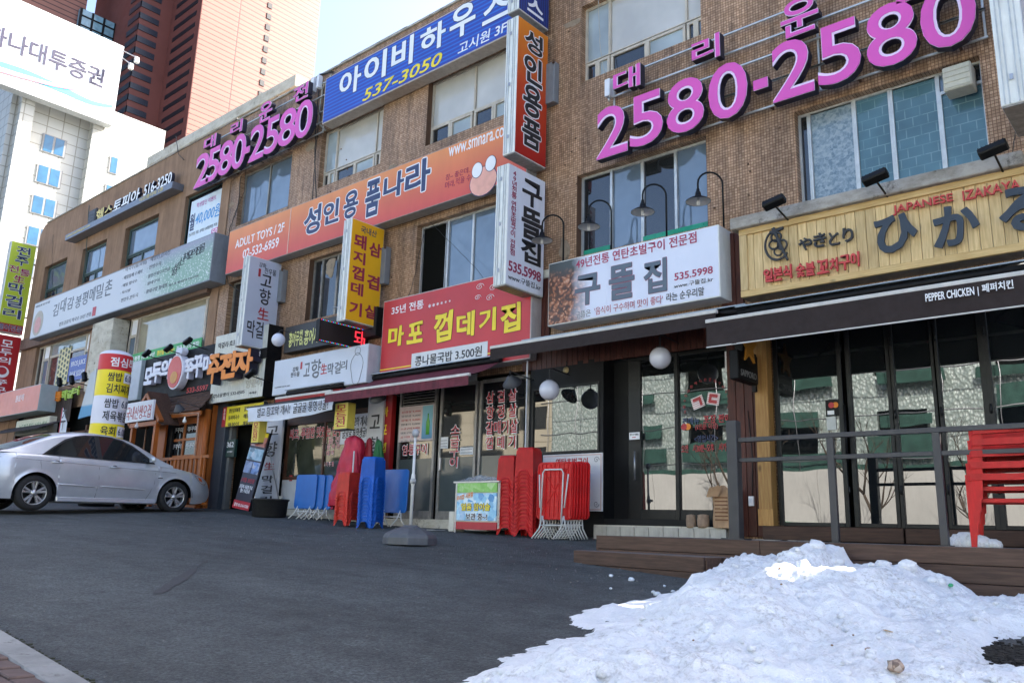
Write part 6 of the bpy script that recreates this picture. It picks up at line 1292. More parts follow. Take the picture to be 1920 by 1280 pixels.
# side wall boards facing along the street
sb = None; nb = 2; hgt = lambda y: rz-.05
for i in range(nb):
    y0_ = Yb+.07+i*(9.98-Yb-.07)/nb; y1_ = y0_+(9.98-Yb-.07)/nb-.006
    W(MB().hexa([(bx1-.03,y0_,gz0-.1),(bx1,y0_,gz0-.1),(bx1,y1_,gz0-.1),(bx1-.03,y1_,gz0-.1)], [(bx1-.03,y0_,min(2.9,hgt(y0_))),(bx1,y0_,min(2.9,hgt(y0_))),(bx1,y1_,min(2.9,hgt(y1_))),(bx1-.03,y1_,min(2.9,hgt(y1_)))]), 'side_board', OW, BT)
W(MB().tube([(bx1-.02,Yb-.03,gz0-.05),(bx1-.02,Yb-.03,ez)], .075, 12), 'corner_log', OW, BT)
q = MB(); nx_, nz_ = 3, 2; fw = .055
for i in range(nx_+1): x = wx0+(wx1-wx0-fw)*i/nx_; q.box(x,Yb-.01,wz0,x+fw,Yb+.05,wz1)
for j in range(nz_+1): z = wz0+(wz1-wz0-fw)*j/nz_; q.box(wx0+.002,Yb-.004,z,wx1-.002,Yb+.045,z+fw)
f = W(q, 'window', OWX, BT)
for i in range(nx_):
    for j in range(nz_):
        xa = wx0+(wx1-wx0-fw)*i/nx_+fw; xb = wx0+(wx1-wx0-fw)*(i+1)/nx_; za = wz0+(wz1-wz0-fw)*j/nz_+fw; zb_ = wz0+(wz1-wz0-fw)*(j+1)/nz_; W(MB().box(xa,Yb+.02,za,xb,Yb+.026,zb_), 'pane', G_DARK, f)
        T(f, '쭈꾸미', (xa+.08+f.location.x*0, zb_-.18, xb-.08, zb_-.06), INKW, y=Yb+.018, off=.01, depth=.002, res=2)
W(MB().box(wx0,Yb+.08,wz0,wx1,Yb+.1,wz1), 'backing', VOID, BT)
nr, nc = 6, 14; 
for r_ in range(nr):       # shingle courses, laid one by one
    for k in range(nc):
        xa = bx0-.25+(bx1-bx0+.4)*(k+(r_%2)*.5)/nc; xb = xa+(bx1-bx0+.4)/nc-.01; xb = min(xb, bx1+.16); 
        ya, yb_ = Yb-.35+.36*r_/nr, Yb-.35+.36*(r_+1.15)/nr; zf_ = lambda y: ez-.08+(rz-ez+.08)*(y-Yb+.35)/.42
        j_ = random.uniform(0,.012)
        if xb > xa+.02: W(MB().hexa([(xa,ya,zf_(ya)+.015+j_),(xb,ya,zf_(ya)+.015+j_),(xb,yb_,zf_(yb_)),(xa,yb_,zf_(yb_))],[(xa,ya,zf_(ya)+.04+j_),(xb,ya,zf_(ya)+.04+j_),(xb,yb_,zf_(yb_)+.018),(xa,yb_,zf_(yb_)+.018)]), 'shingle', SHG, BT)
W(MB().box(bx0-.2,Yb-.3,ez-.16,bx1+.12,Yb-.26,ez-.06), 'eaves_board', OWX, BT)
# porch with gable
px0, px1 = xP(238,860,9.0), xP(284,860,9.0); pz = zP((262,800),9.0); pk = zP((262,742),9.0)+.0; pm = (px0+px1)/2
q = MB(); W(MB().box(px0,9.0,gz0,px0+.09,9.1,pz), 'porch_post', OW, BT); W(MB().box(px1-.09,9.0,gz0,px1,9.1,pz), 'porch_post', OW, BT)
W(MB().box(px0-.05,8.98,pz,px1+.05,9.1,pz+.1), 'porch_beam', OWX, BT)
q = MB(); q.bar((px0-.15,9.04,pz+.08),(pm,9.04,pk),.12,.08).bar((px1+.15,9.04,pz+.08),(pm,9.04,pk),.12,.08); W(q, 'gable_rafter', OWX, BT)
for sg in (-1,1):
    xe = pm+sg*(px1-px0)/2*1.25
    for k in range(5):
        y0_ = 9.0+k*.10; W(MB().hexa([(pm,y0_,pk+.05),(xe,y0_,pz+.02),(xe,y0_+.096,pz+.02),(pm,y0_+.096,pk+.05)],[(pm,y0_,pk+.09),(xe,y0_,pz+.06),(xe,y0_+.096,pz+.06),(pm,y0_+.096,pk+.09)]), 'porch_shingle', SHG, BT)
W(MB().box(px0+.1,9.6,gz0,px1-.35,9.66,pz+.1), 'inner_door', BLACKM, BT); W(MB().box(px0+.2,9.5,gz0,px0+.75,9.55,pz+.1), 'door_panel', OW, BT)
x0, z1 = P(236,766,8.92); x1, z0 = P(284,786,8.92); t = thing('gable_sign', 'small white sign with red handwritten letters under the porch gable', 'sign', (x0,8.92,z0)); MB().box(0,0,0,x1-x0,.05,z1-z0+.12).build('board', WHITE, t); T(t, '국내산생오겹', (.08,.05,x1-x0-.08,z1-z0+.02), INKR, y=-.001, brush=.05)
RP = M('rope_light', (.45,.28,.2), .5, .3, 30); q = MB()
pts = [(bx0+.05,Yb-.3,gz0+.3),(bx0+.05,Yb-.3,ez-.2),(bx0+.9,Yb-.3,ez-.04),(bx1+.06,Yb-.3,ez-.12),(bx1+.06,Yb-.28,gz0+.25),(bx1-.1,Yb-.28,gz0+.22)]; q.tube(pts, .018, 5); W(q, 'rope_light', RP, BT)
FE = thing('timber_balustrade', 'low orange timber balustrade in front of the booth behind the car', 'fence', (bx0, 8.95, gz0)); fx0, fx1 = xP(286,900,8.95), xP(390,900,8.95); fz = zP((340,856),8.95); q0 = None
n_ = 13
for i in range(n_): MB().box(fx0-bx0+.05+i*(fx1-fx0-.1)/n_,-.02,.1,fx0-bx0+.05+i*(fx1-fx0-.1)/n_+.045,.02,fz-gz0-.06).build('baluster', OW, FE)
MB().box(fx0-bx0,-.04,fz-gz0-.06,fx1-bx0,.04,fz-gz0).build('handrail', OWX, FE); MB().box(fx0-bx0,-.03,.05,fx1-bx0,.03,.1).build('bottom_rail', OWX, FE); MB().box(fx0-bx0-.04,-.04,0,fx0-bx0+.03,.04,fz-gz0+.02).build('newel_post', OW, FE); MB().box(fx1-bx0-.35,-.045,0,fx1-bx0-.28,.045,fz-gz0+.02).build('newel_post', OW, FE)
t = thing('bulb_lamp', 'small round bulb hanging in the lattice window', 'lamp', (P(346,789,9.2)[0], 9.2, P(346,789,9.2)[1])); MB().lathe([(0,-.05),(.04,-.03),(.045,0),(.03,.04),(.015,.06),(.015,.1)], 12).build('bulb', BULB, t)
t = thing('bulb_lamp', 'small round bulb hanging in the porch', 'lamp', (P(256,799,8.7)[0], 8.7, P(256,799,8.7)[1])); MB().lathe([(0,-.05),(.04,-.03),(.045,0),(.03,.04),(.015,.06),(.015,.1)], 12).build('bulb', BULB, t)
# inflatable column
Yi = 7.9; xl, xr = xP(172,750,Yi), xP(243,750,Yi); xc = xP(207.5,750,Yi); R_ = 30/FPX*Vector((xc,Yi,1)).dot(CF); gi = G(xc, Yi); zt = zP((207,661),Yi)
IC = thing('inflatable_advert_column', 'tall inflatable advert column with white dome and red, yellow and white bands of black prices', 'advert column', (xc, Yi, gi))
zs = [zt-gi, zP((205,690),Yi)-gi, zP((205,711+.0),Yi)-gi, zP((205,751),Yi)-gi, zP((205,795),Yi)-gi, zP((205,838),Yi)-gi, zP((205,882),Yi)-gi, zP((205,925),Yi)-gi, .0]
zs[1] = zP((203,672),Yi)-gi; zs[2] = zP((203,700),Yi)-gi; zs[3] = zP((203,746),Yi)-gi
zs[4] = zP((203,796),Yi)-gi; zs[5] = zP((203,846),Yi)-gi; zs[6] = zs[5]-(zs[4]-zs[5]); zs[7] = zs[6]-(zs[4]-zs[5])
FW, FR, FY = M('inflated_white',(.66,.66,.74),.45,.04,2), M('inflated_red',(.55,.02,.03),.45,.05,2), M('inflated_yellow',(.78,.62,.015),.45,.05,2)
def band(z0, z1, mat, nm): 
    n_ = 8; prof = [(R_*(.985+.015*sin(pi*i/n_)), z1+(z0-z1)*i/n_) for i in range(n_+1)]; MB().lathe(prof[::-1], 40).build(nm, mat, IC)
MB().lathe([(R_*cos(a)*.985, zs[1]+(zs[0]-zs[1])*sin(a)) for a in [pi/2*i/8 for i in range(9)]], 40).build('dome', FW, IC)
for (a, b, m_, nm) in ((2,1,FR,'red_band'),(3,2,FY,'yellow_band'),(4,3,FW,'white_band'),(5,4,FY,'yellow_band'),(6,5,FW,'white_band')): band(zs[a], zs[b], m_, nm)
band(.12, zs[6], FR, 'red_band'); MB().lathe([(0,0),(R_*1.02,0),(R_*1.02,.12),(R_*.9,.14)], 32).build('blower_base', BLACK, IC)
def ctext(s_, a0, a1, z0, z1, mat, off=.02, lift=.004, nm='lettering'):   # wrapped round the column
    vs, fs, bb = glyphs(s_, off); out = []
    for a, b, c_ in vs:
        t_ = a0+(a-bb[0])/(bb[2]-bb[0])*(a1-a0); z = z0+(b-bb[1])/(bb[3]-bb[1])*(z1-z0); r = R_+lift+(c_+.05)*.02; out.append((r*cos(t_), r*sin(t_), z))
    q = MB(); q.v, q.f, q.sm = out, fs, [False]*len(fs); q.build(nm, mat, IC)
A0 = atan2(-Yi,-xc)-.30
def hz(i): return zs[i]-zs[i+1]
ctext('점심특선', A0+.0, A0+2.2, zs[2]+hz(1)*.2, zs[1]-hz(1)*.22, INKW, .02, .007)
for i, (l1, l2) in ((2,('쌈밥','김치찌개')),(3,('쌈밥','제육볶음')),(4,('육회','비빔밥'))):
    h_ = hz(i); ctext(l1, A0-.05, A0+.8, zs[i+1]+h_*.56, zs[i]-h_*.1, INK, .015); ctext(l2, A0-.05, A0+1.6, zs[i+1]+h_*.1, zs[i+1]+h_*.46, INK, .015); 
    ctext('6.000', A0+1.0, A0+2.0, zs[i+1]+h_*.6, zs[i]-h_*.14, INKN, .01)
    q = MB(); n_ = 8; a_, b_ = A0+.92, A0+2.1; zz0, zz1 = zs[i+1]+h_*.53, zs[i]-h_*.07; vs = []
    for k in range(n_+1): tt = a_+(b_-a_)*k/n_; vs += [((R_+.004)*cos(tt),(R_+.004)*sin(tt),zz0),((R_+.004)*cos(tt),(R_+.004)*sin(tt),zz1)]
    q.add(vs, [(2*k,2*k+2,2*k+3,2*k+1) for k in range(n_)]); q.build('price_box', INKW, IC)
# poster panels, flag and dark fronts on the far left
t = thing('poster_panel', 'leaning pale grey poster panel with a blue wave foot left of the inflatable column', 'poster', (*P(146,785,8.6)[:1], 8.6, P(146,785,8.6)[1])); pp = [P(146,785,8.6), P(171,778,8.6), P(181,690,8.6), P(170,700,8.6)]
loc = Vector(t.location); pv = [Vector((a,8.6,b))-loc for a, b in pp]; MB().hexa(pv, [p+Vector((0,.04,0)) for p in pv]).build('panel', m_grad('poster_wave',[(0,(.04,.22,.42)),(.18,(.05,.25,.45)),(.22,(.45,.48,.50)),(1,(.40,.43,.46))],1.6), t)
t = thing('feather_flag', 'small white feather flag with black brush mark', 'flag', (*P(112,800,8.8)[:1], 8.8, P(112,800,8.8)[1]-.8)); h_ = zP((112,765),8.8)-t.location.z; MB().tube([(0,0,-.6),(0,0,h_)], .012, 6).build('pole', INKR, t)
MB().prism([(0.02,.3),(.5,.35),(.5,h_-.45),(.02,h_)], lambda a,b,d: (a,d+.02*sin(a*9),b), 0, .006).build('cloth', M('banner_white',(.62,.65,.72)), t); T(t, '주', (.12,.7,.42,1.25), INK, y=-.03, brush=.08)
DF = thing('dark_shopfronts', 'low dim shopfronts behind the parked car at the left end', 'shopfront', (-27, 9.9, .4)); W(MB().box(-31,10.05,-.5,-23.9,10.33,3.2), 'backing', VOID, DF)
q = MB()
for x in (-30.6,-29.2,-27.8,-26.4,-25.0): q.box(x,9.93,.0,x+.09,10.02,2.6)
q.box(-30.7,9.93,2.35,-24,10.0,2.45); W(q, 'frame', WOODF, DF)
W(MB().box(-30.5,9.97,.3,-25.1,9.99,2.3), 'glazing', G_DARK, DF)
t = thing('left_awning', 'small dull brown awning over the cream sign strip at the far left', 'awning', (-30.5, 9.7, 2.75)); MB().hexa([(0,0,0),(4.6,0,0),(4.6,-.7,-.3),(0,-.7,-.3)],[(0,0,.03),(4.6,0,.03),(4.6,-.7,-.27),(0,-.7,-.27)]).build('fabric', BROWNF, t)
LW = thing('low_wing', 'single storey dark wing beyond the left end of the rendered building', 'building', (-36, 10, .5)); W(MB().box(-44,10,-.5,-31.5,16,3.6), 'wall', PLASTER, LW)
# sheet sticker ribbon in the wide warm window
x0, z0 = P(237,664,9.9); x1, _ = P(362,636,9.9); t = thing('green_window_ribbon', 'green ribbon with yellow and white words along the foot of the wide first floor window', 'banner', (xP(236,664,9.98), 9.98, 4.16)); L_ = -18.95-t.location.x; MB().box(0,0,-.02,L_,.02,.26).build('ribbon', M('ribbon_green',(.05,.32,.10),.5,.1), t); T(t, '메밀은봉평 100% 국산', (.1,.05,L_*.42,.19), INKW, y=-.001, off=.02); T(t, '콩만을 사용하는', (L_*.45,.05,L_*.68,.19), INKY, y=-.001, off=.02); T(t, '전국 최고의 맛집!', (L_*.70,.05,L_-.1,.19), INKW, y=-.001, off=.02)
# ------------------------------------------------------------------ deck, steps, railing
YD = 7.75; zD = -.036
DKF = wood_mat('dark_deck_board', (.105,.060,.042), (.062,.035,.024), 'x', .55, True); DKT = wood_mat('deck_top_board', (.17,.14,.125), (.11,.09,.08), 'x', .6, False)
dxl = P(1121,1004,YD)[0]
D = thing('timber_deck', 'dark stained timber deck with plank face in front of the folding doors', 'deck', (dxl, YD, -.8))
seg = [dxl, dxl+1.9, dxl+4.1, 2.2, 4.0]
for r_ in range(4):
    for i in range(len(seg)-1):
        sh = .35*(r_%2) if 0 < i else 0; sh2 = .35*(r_%2) if i < len(seg)-2 else 0
        W(MB().box(seg[i]+sh+.002, YD-.02, zD-.145*(r_+1)+.004, seg[i+1]+sh2-.002, YD, zD-.145*r_-.001), 'face_board', DKF, D, bev=.004)
for k in range(13):
    y0_ = YD+.0+k*.145; 
    if y0_ > 9.55: break
    for i in range(2): W(MB().box((dxl,-1.5)[i]+.002, y0_+.002, zD-.03, (-1.5,4)[i]-.002, y0_+.141, zD), 'deck_board', DKT, D, bev=.003)
W(MB().box(dxl, YD+.02, -.8, 4, 9.6, zD-.035), 'frame', BLACKM, D); W(MB().box(dxl-.02, YD, zD-.3, dxl, 9.5, zD), 'end_board', DKF, D)
zS = -.2; L1 = PZ(1078.8,1030.6,zS); R1 = PZ(1322,1044,zS); R2 = PZ(1364.5,1038,zS)
ST = thing('timber_step', 'low dark timber step box in front of the deck, slightly askew', 'step', (L1[0], L1[1], -.5)); 
vx = Vector((R1[0]-L1[0], R1[1]-L1[1])); Ls = vx.length; ang = atan2(vx.y, vx.x); ST.rotation_euler = (0,0,ang); dpt = .42
def sbox(nm, b, mat, **k): return MB().box(*b).build(nm, mat, ST, **k)
gL = G(*L1)+.5; gR = G(*R1)+.5; zt_ = zS+.5
for k in range(3): sbox('tread_board', (.0, .0+k*.145, zt_-.03, Ls, .0+k*.145+.14, zt_), DKT, bev=.004)
q = MB().hexa([(0,-.022,gL-.05),(Ls,-.022,gR-.05),(Ls,-.002,gR-.05),(0,-.002,gL-.05)],[(0,-.022,zt_-.145),(Ls,-.022,zt_-.145),(Ls,-.002,zt_-.145),(0,-.002,zt_-.145)]); q.build('face_board', DKF, ST, bev=.004)
sbox('face_board', (-.003,-.024,zt_-.141,Ls+.003,-.002,zt_-.002), DKF, bev=.004)
q = MB().hexa([(Ls-.001,0,gR-.05),(Ls+.02,0,gR-.05),(Ls+.02,.43,gR-.02),(Ls-.001,.43,gR-.02)],[(Ls-.001,0,zt_-.003),(Ls+.02,0,zt_-.003),(Ls+.02,.43,zt_-.003),(Ls-.001,.43,zt_-.003)]); q.build('end_board', DKF, ST, bev=.004)
sbox('core', (.01,.01,-.1,Ls-.01,.42,zt_-.032), BLACKM)
RL = thing('deck_railing', 'dark grey steel railing along the front of the timber deck', 'railing', (-3.8, YD+.09, zD)); RG = M('railing_grey', (.035,.034,.038), .45, .15, 5, spec=.5)
Yr = YD+.09
px_ = [xP(1378,900,Yr), xP(1563,930,Yr), xP(1765,930,Yr), xP(1985,930,Yr)]; px_.append(px_[3]+1.15)
ztop_ = (P(1392,825,Yr)[1]+P(1920,797,Yr)[1])/2; zmid = (P(1392,864,Yr)[1]+P(1920,842,Yr)[1])/2; zpost = zP((1378,789),Yr)
W(MB().box(px_[0]-.055,Yr-.055,zD,px_[0]+.055,Yr+.055,zpost), 'corner_post', RG, RL, bev=.004); W(MB().box(px_[0]-.12,Yr-.1,zD+.001,px_[0]+.12,Yr+.08,zD+.014), 'base_plate', RG, RL)
for x in px_[1:]: W(MB().box(x-.032,Yr-.025,zD+.008,x+.032,Yr+.025,ztop_-.02), 'post', RG, RL, bev=.003); W(MB().box(x-.06,Yr-.05,zD+.001,x+.06,Yr+.05,zD+.009), 'base_plate', RG, RL)
for z in (ztop_, zmid): 
    if z == ztop_: W(MB().box(px_[0]+.056,Yr-.03,z-.022,px_[-1]+.1,Yr+.03,z+.022), 'top_rail', RG, RL, bev=.003)
    else:
        for i in range(4): a = px_[i]+(.056 if i == 0 else .033); W(MB().box(a,Yr-.02,z-.02,px_[i+1]-.033,Yr+.02,z+.02), 'middle_rail', RG, RL, bev=.003)
MB().box(px_[0]+3.79,-.05,zpost-zD,px_[0]+3.81,-.03,zpost-zD+.05) 
# ------------------------------------------------------------------ plastic stools, folding tables, chairs
def stool_meshes(mat):
    h, t, b = .44, .128, .150
    q = MB(); n_ = 16
    def sq(r, z, rd): 
        pts = []
        for sx, sy, a0 in ((1,1,0),(-1,1,pi/2),(-1,-1,pi),(1,-1,3*pi/2)):
            for k in range(4): a = a0+pi/2*k/3; pts.append((sx*(r-rd)+rd*cos(a), sy*(r-rd)+rd*sin(a), z))
        return pts
    rings = [sq(.06,h-.004,.02), sq(.10,h,.03), sq(t-.004,h,.035), sq(t+.004,h-.008,.035), sq(t+.006,h-.04,.034)]
    vs = sum(rings, []); fs = [(j*16+i, j*16+(i+1)%16, (j+1)*16+(i+1)%16, (j+1)*16+i) for j in range(4) for i in range(16)]+[tuple(range(16))[::-1]]
    q.add(vs, fs, True); seat = q
    legs = []; z1 = h-.04; zs_ = z1-.14        # skirt from z1 to zs_, arch between legs, legs to the floor
    for sx, sy in ((1,1),(-1,1),(-1,-1),(1,-1)):
        q = MB()
        def r_at(z): return t+.006+(b-t-.006)*(z1-z)/z1
        for ax in (0,1):     # two faces meeting at the corner, arch cut towards the middle
            cols = []
            for k in range(7):
                f = k/6; lo = 0 if f < .3 else .10*sin(min(1,(f-.3)/.45)*pi/2)**.8
                row = []
                for z in (z1, (z1+lo)/2, lo):
                    r = r_at(z); c = r*(1-f); e_ = .014 if z == lo else 0; p = (sx*(r+e_), sy*c) if ax else (sx*c, sy*(r+e_)); row.append((p[0], p[1], z))
                    if z == lo: row.insert(-1, (sx*r, sy*c, lo+.02) if ax else (sx*c, sy*r, lo+.02))
                cols.append(row)
            vs = [p for c in cols for p in c]; q.add(vs, [(i*4+j, (i+1)*4+j, (i+1)*4+j+1, i*4+j+1) for i in range(6) for j in range(3)], False)
        legs.append(q)
    return seat, legs
def make_stool(label, mat, grp):
    t = thing('plastic_stool', label, 'stool', (0,0,0), 0, grp); s_, l_ = stool_meshes(mat); s_.build('seat', mat, t)
    for q in l_: q.build('leg', mat, t)
    # slot grooves on the seat top
    return t
RP1 = M('red_plastic', (.50,.014,.014), .42, .22, 5, spec=.25, dirt=.25); RP2 = M('orange_red_plastic', (.56,.035,.02), .42, .22, 5, spec=.25, dirt=.25); BP1 = M('blue_plastic', (.010,.10,.46), .42, .25, 5, spec=.25, dirt=.25)
def stack(px, ybase, Y, n, pitch, mat, rzz, what, grp, cant=0):
    x = P(px, ybase, Y)[0]; g_ = G(x, Y); proto = None
    for i in range(n):
        pos = 'lowest' if i == 0 else ('topmost' if i == n-1 else '%s from the ground' % ['','second','third','fourth','fifth','sixth','seventh','eighth','ninth','tenth','eleventh','twelfth','thirteenth','fourteenth','fifteenth','sixteenth','seventeenth'][i])
        lb = '%s, %s' % (what, pos)
        if proto is None: proto = make_stool(lb, mat, grp); o = proto
        else: o = copy_thing(proto, (0,0,0), label=lb)
        o.location = (x+cant*i+random.uniform(-.003,.003), Y+random.uniform(-.003,.003), g_+i*pitch); o.rotation_euler = (0,0,rzz+random.uniform(-.02,.02))
stack(957, 1003, 9.35, 14, .054, RP1, radians(8), 'red plastic stool, left stack beside the freezer', 'red stools stacked beside the freezer', -.002)
stack(990, 1004, 9.25, 16, .054, RP1, radians(12), 'red plastic stool, taller stack beside the red tables', 'red stools stacked beside the red tables', -.001)
stack(649, 987, 8.95, 9, .056, RP2, radians(6), 'orange red plastic stool before the crimson cloth', 'orange red stools in front of the coats')
stack(693, 990, 8.9, 14, .054, BP1, radians(10), 'blue plastic stool right of the crimson cloth', 'blue stools right of the coats')
TUBEW = M('white_steel_tube', (.62,.62,.60), .35, .08, 10, dirt=.15)
def fold_table(name, label, w_, h_, lift, mat, grp, back=False):
    """a folded table standing on its crossed legs: upright top, tube frame against it"""
    t = thing(name, label, 'folding table', (0,0,0), 0, grp)
    q = MB(); n_ = 5; rd = .06; out = []
    for cx, cz, a0 in ((w_/2-rd,lift+h_-rd,0),(-w_/2+rd,lift+h_-rd,pi/2),(-w_/2+rd,lift+rd,pi),(w_/2-rd,lift+rd,3*pi/2)):
        for k in range(n_): a = a0+pi/2*k/(n_-1); out.append((cx+rd*cos(a), cz+rd*sin(a)))
    q.prism(out, lambda a,b,d: (a,d,b), 0, .028); q.build('top', mat, t, bev=.005)
    if back:      # ribbed underside towards the viewer
        q = MB()
        for i in range(1,8):
            x = -w_/2+w_*i/8; q.box(x-.003,-.012,lift+.03,x+.003,-.0,lift+h_-.03); z = lift+h_*i/8; q.box(-w_/2+.03,-.011,z-.003,w_/2-.03,-.0005,z+.003)
        for sg in (-1,1): q.bar((-w_/2+.08,-.006,lift+h_/2-sg*(h_/2-.08)),(w_/2-.08,-.006,lift+h_/2+sg*(h_/2-.08)),.007,.013,(0,1,0))
        q.box(-w_/2+.01,-.018,lift+.05,-w_/2+.022,0,lift+h_-.05).box(w_/2-.022,-.018,lift+.05,w_/2-.01,0,lift+h_-.05).box(-w_/2+.05,-.018,lift+.01,w_/2-.05,0,lift+.022).box(-w_/2+.05,-.018,lift+h_-.022,w_/2-.05,0,lift+h_-.01)
        q.build('ribs', mat, t)
        q = MB()
        q.tube([(-.17,-.07,lift-.05),(-.17,-.05,lift+h_*.80),(-.14,-.05,lift+h_*.86),(.14,-.05,lift+h_*.86),(.17,-.05,lift+h_*.80),(.17,-.07,lift-.05)], .011, 8); q.build('inner_frame', TUBEW, t)
        q = MB(); q.tube([(-.24,-.03,lift+h_*.78),(-.20,-.05,lift+h_*.2)], .010, 8).tube([(.24,-.03,lift+h_*.78),(.20,-.05,lift+h_*.2)], .010, 8); q.build('side_brace', TUBEW, t)
    for sg in (-1,1):
        for k, (dx, dy_) in enumerate(((-.11,-.1),(.07,.06))):
            MB().tube([(sg*w_*.3,-.03*back+.012,lift+.05),(sg*w_*.3+dx*.3,dy_*.3-.01,lift*.55),(sg*w_*.3+dx,dy_,.012)], .011, 7).build('leg', TUBEW, t)
            
    MB().tube([(-w_*.33,-.02,lift*.72),(w_*.33,-.02,lift*.72)], .009, 7).build('cross_bar', TUBEW, t)
    return t
def place_tables(n, px, yb, Y, dx, dy, rzz, proto, lbl, rest=None):
    x = P(px, yb, Y)[0]
    ords = ['front one','second from the front','third from the front','fourth from the front','fifth from the front','sixth from the front','rearmost']
    for i in range(n):
        o = proto if i == 0 else rest if (rest and i == 1) else copy_thing(rest or proto, (0,0,0)); X_, Y_ = x+dx*i, Y+dy*i; o.location = (X_, Y_, G(X_,Y_)); o.rotation_euler = (radians(-1.5),0,rzz+random.uniform(-.02,.02)); o['label'] = '%s, %s' % (lbl, ords[i] if i < n-1 else ords[6])
RBT = M('bright_red_plastic',(.58,.010,.012),.4,.15,5,spec=.3,dirt=.2)
rt_ = fold_table('folded_table', 'x', .58, .78, .27, RBT, 'folded red plastic tables leaning in a row', True); rt2 = fold_table('folded_table', 'x', .58, .78, .27, RBT, 'folded red plastic tables leaning in a row')
place_tables(7, 1037, 1003, 9.05, .014, .045, radians(3), rt_, 'folded red plastic table with white tube legs', rt2)
BT1 = M('blue_table_top', (.012,.12,.42), .35, .08, 3, spec=.5, dirt=.1)
place_tables(3, 567, 975, 9.25, .17, .05, radians(4), fold_table('folded_table', 'x', .58, .62, .20, BT1, 'folded blue tables under the lettered window'), 'folded blue table under the lettered window')
place_tables(1, 733, 985, 9.35, .1, .05, radians(4), fold_table('folded_table', 'x', .62, .72, .24, BT1, None), 'lone folded blue table right of the blue stools')
for o in list(bpy.data.objects):
    if o.get('label', '').startswith('lone folded'): o['label'] = 'lone folded blue table right of the blue stools'
def armchair():
    t = thing('plastic_armchair', 'x', 'armchair', (0,0,0), 0, 'red plastic armchairs stacked on the deck'); mt = RP1
    # seat shell, slatted back, arms, four splayed legs; front faces -x
    q = MB(); vs = []; n_, m_ = 8, 8
    for j in range(m_+1):
        for i in range(n_+1):
            u = -.22+.44*i/n_; v = -.22+.44*j/m_; vs.append((u, v, .42+.03*(v/.22)**2-.02*cos(u*5)+.012))
    q.add(vs, [(j*(n_+1)+i, j*(n_+1)+i+1, (j+1)*(n_+1)+i+1, (j+1)*(n_+1)+i) for j in range(m_) for i in range(n_)], True)
    for sg in (-1,1): q.box(-.22,sg*.22-.008,.405,.22,sg*.22+.008,.44)
    q.box(-.235,-.22,.38,-.22,.22,.44); q.build('seat', mt, t)
    q = MB()
    for k in range(-3,4):
        y = k*.06; q.add([(.21,y-.02,.44),(.21,y+.02,.44),(.33,y*1.1+.022,.80),(.33,y*1.1-.022,.80),(.225,y-.02,.44),(.225,y+.02,.44),(.345,y*1.1+.022,.80),(.345,y*1.1-.022,.80)], [(0,1,2,3),(7,6,5,4),(0,3,7,4),(1,5,6,2)])
    q.tube([(.22,-.245,.44),(.29,-.26,.66),(.335,-.235,.80),(.35,-.15,.86),(.355,0,.875),(.35,.15,.86),(.335,.235,.80),(.29,.26,.66),(.22,.245,.44)], .018, 8); q.build('backrest', mt, t)
    for sg in (-1,1):
        q = MB(); pts = [(-.29,.03,.64),(-.27,.06,.665),(-.1,.07,.665),(.1,.06,.665),(.24,.04,.68),(.31,.02,.73)]; top = []
        for x, w__, z in pts: top.append((x, sg*.27, w__/2+.005, z))
        for k in range(len(top)-1):
            a, b = top[k], top[k+1]; q.hexa([(a[0],a[1]-a[2],a[3]-.06),(b[0],b[1]-b[2],b[3]-.06),(b[0],b[1]+b[2],b[3]-.06),(a[0],a[1]+a[2],a[3]-.06)],[(a[0],a[1]-a[2],a[3]),(b[0],b[1]-b[2],b[3]),(b[0],b[1]+b[2],b[3]),(a[0],a[1]+a[2],a[3])])
        q.build('armrest', mt, t)
        def leg(a, b, wa, wb, nm='leg'):
            MB().hexa([(b[0]-wb,b[1]-.02,b[2]),(b[0]+wb,b[1]-.02,b[2]),(b[0]+wb,b[1]+.02,b[2]),(b[0]-wb,b[1]+.02,b[2])],[(a[0]-wa,a[1]-.025,a[2]),(a[0]+wa,a[1]-.025,a[2]),(a[0]+wa,a[1]+.025,a[2]),(a[0]-wa,a[1]+.025,a[2])]).build(nm, mt, t)
        leg((-.255,sg*.255,.655), (-.285,sg*.285,0), .055, .022); leg((.23,sg*.24,.46), (.31,sg*.27,0), .045, .022)
    return t
xc_ = xP(1898,1015,8.1); a0_ = armchair(); ns = 5
for i in range(ns):
    o = a0_ if i == 0 else copy_thing(a0_, (0,0,0)); o.location = (xc_+.085*i*0+.018*i, 8.12+.004*i, zD+.002+.098*i); o.scale = (.93,.93,.9); o.rotation_euler = (0, radians(-1.2*i*.4), radians(8)); o['label'] = 'red plastic armchair stacked on the deck, ' + ('lowest of the five' if i == 0 else 'topmost of the five' if i == ns-1 else '%s from the bottom' % ['','second','third','fourth','fifth'][i])
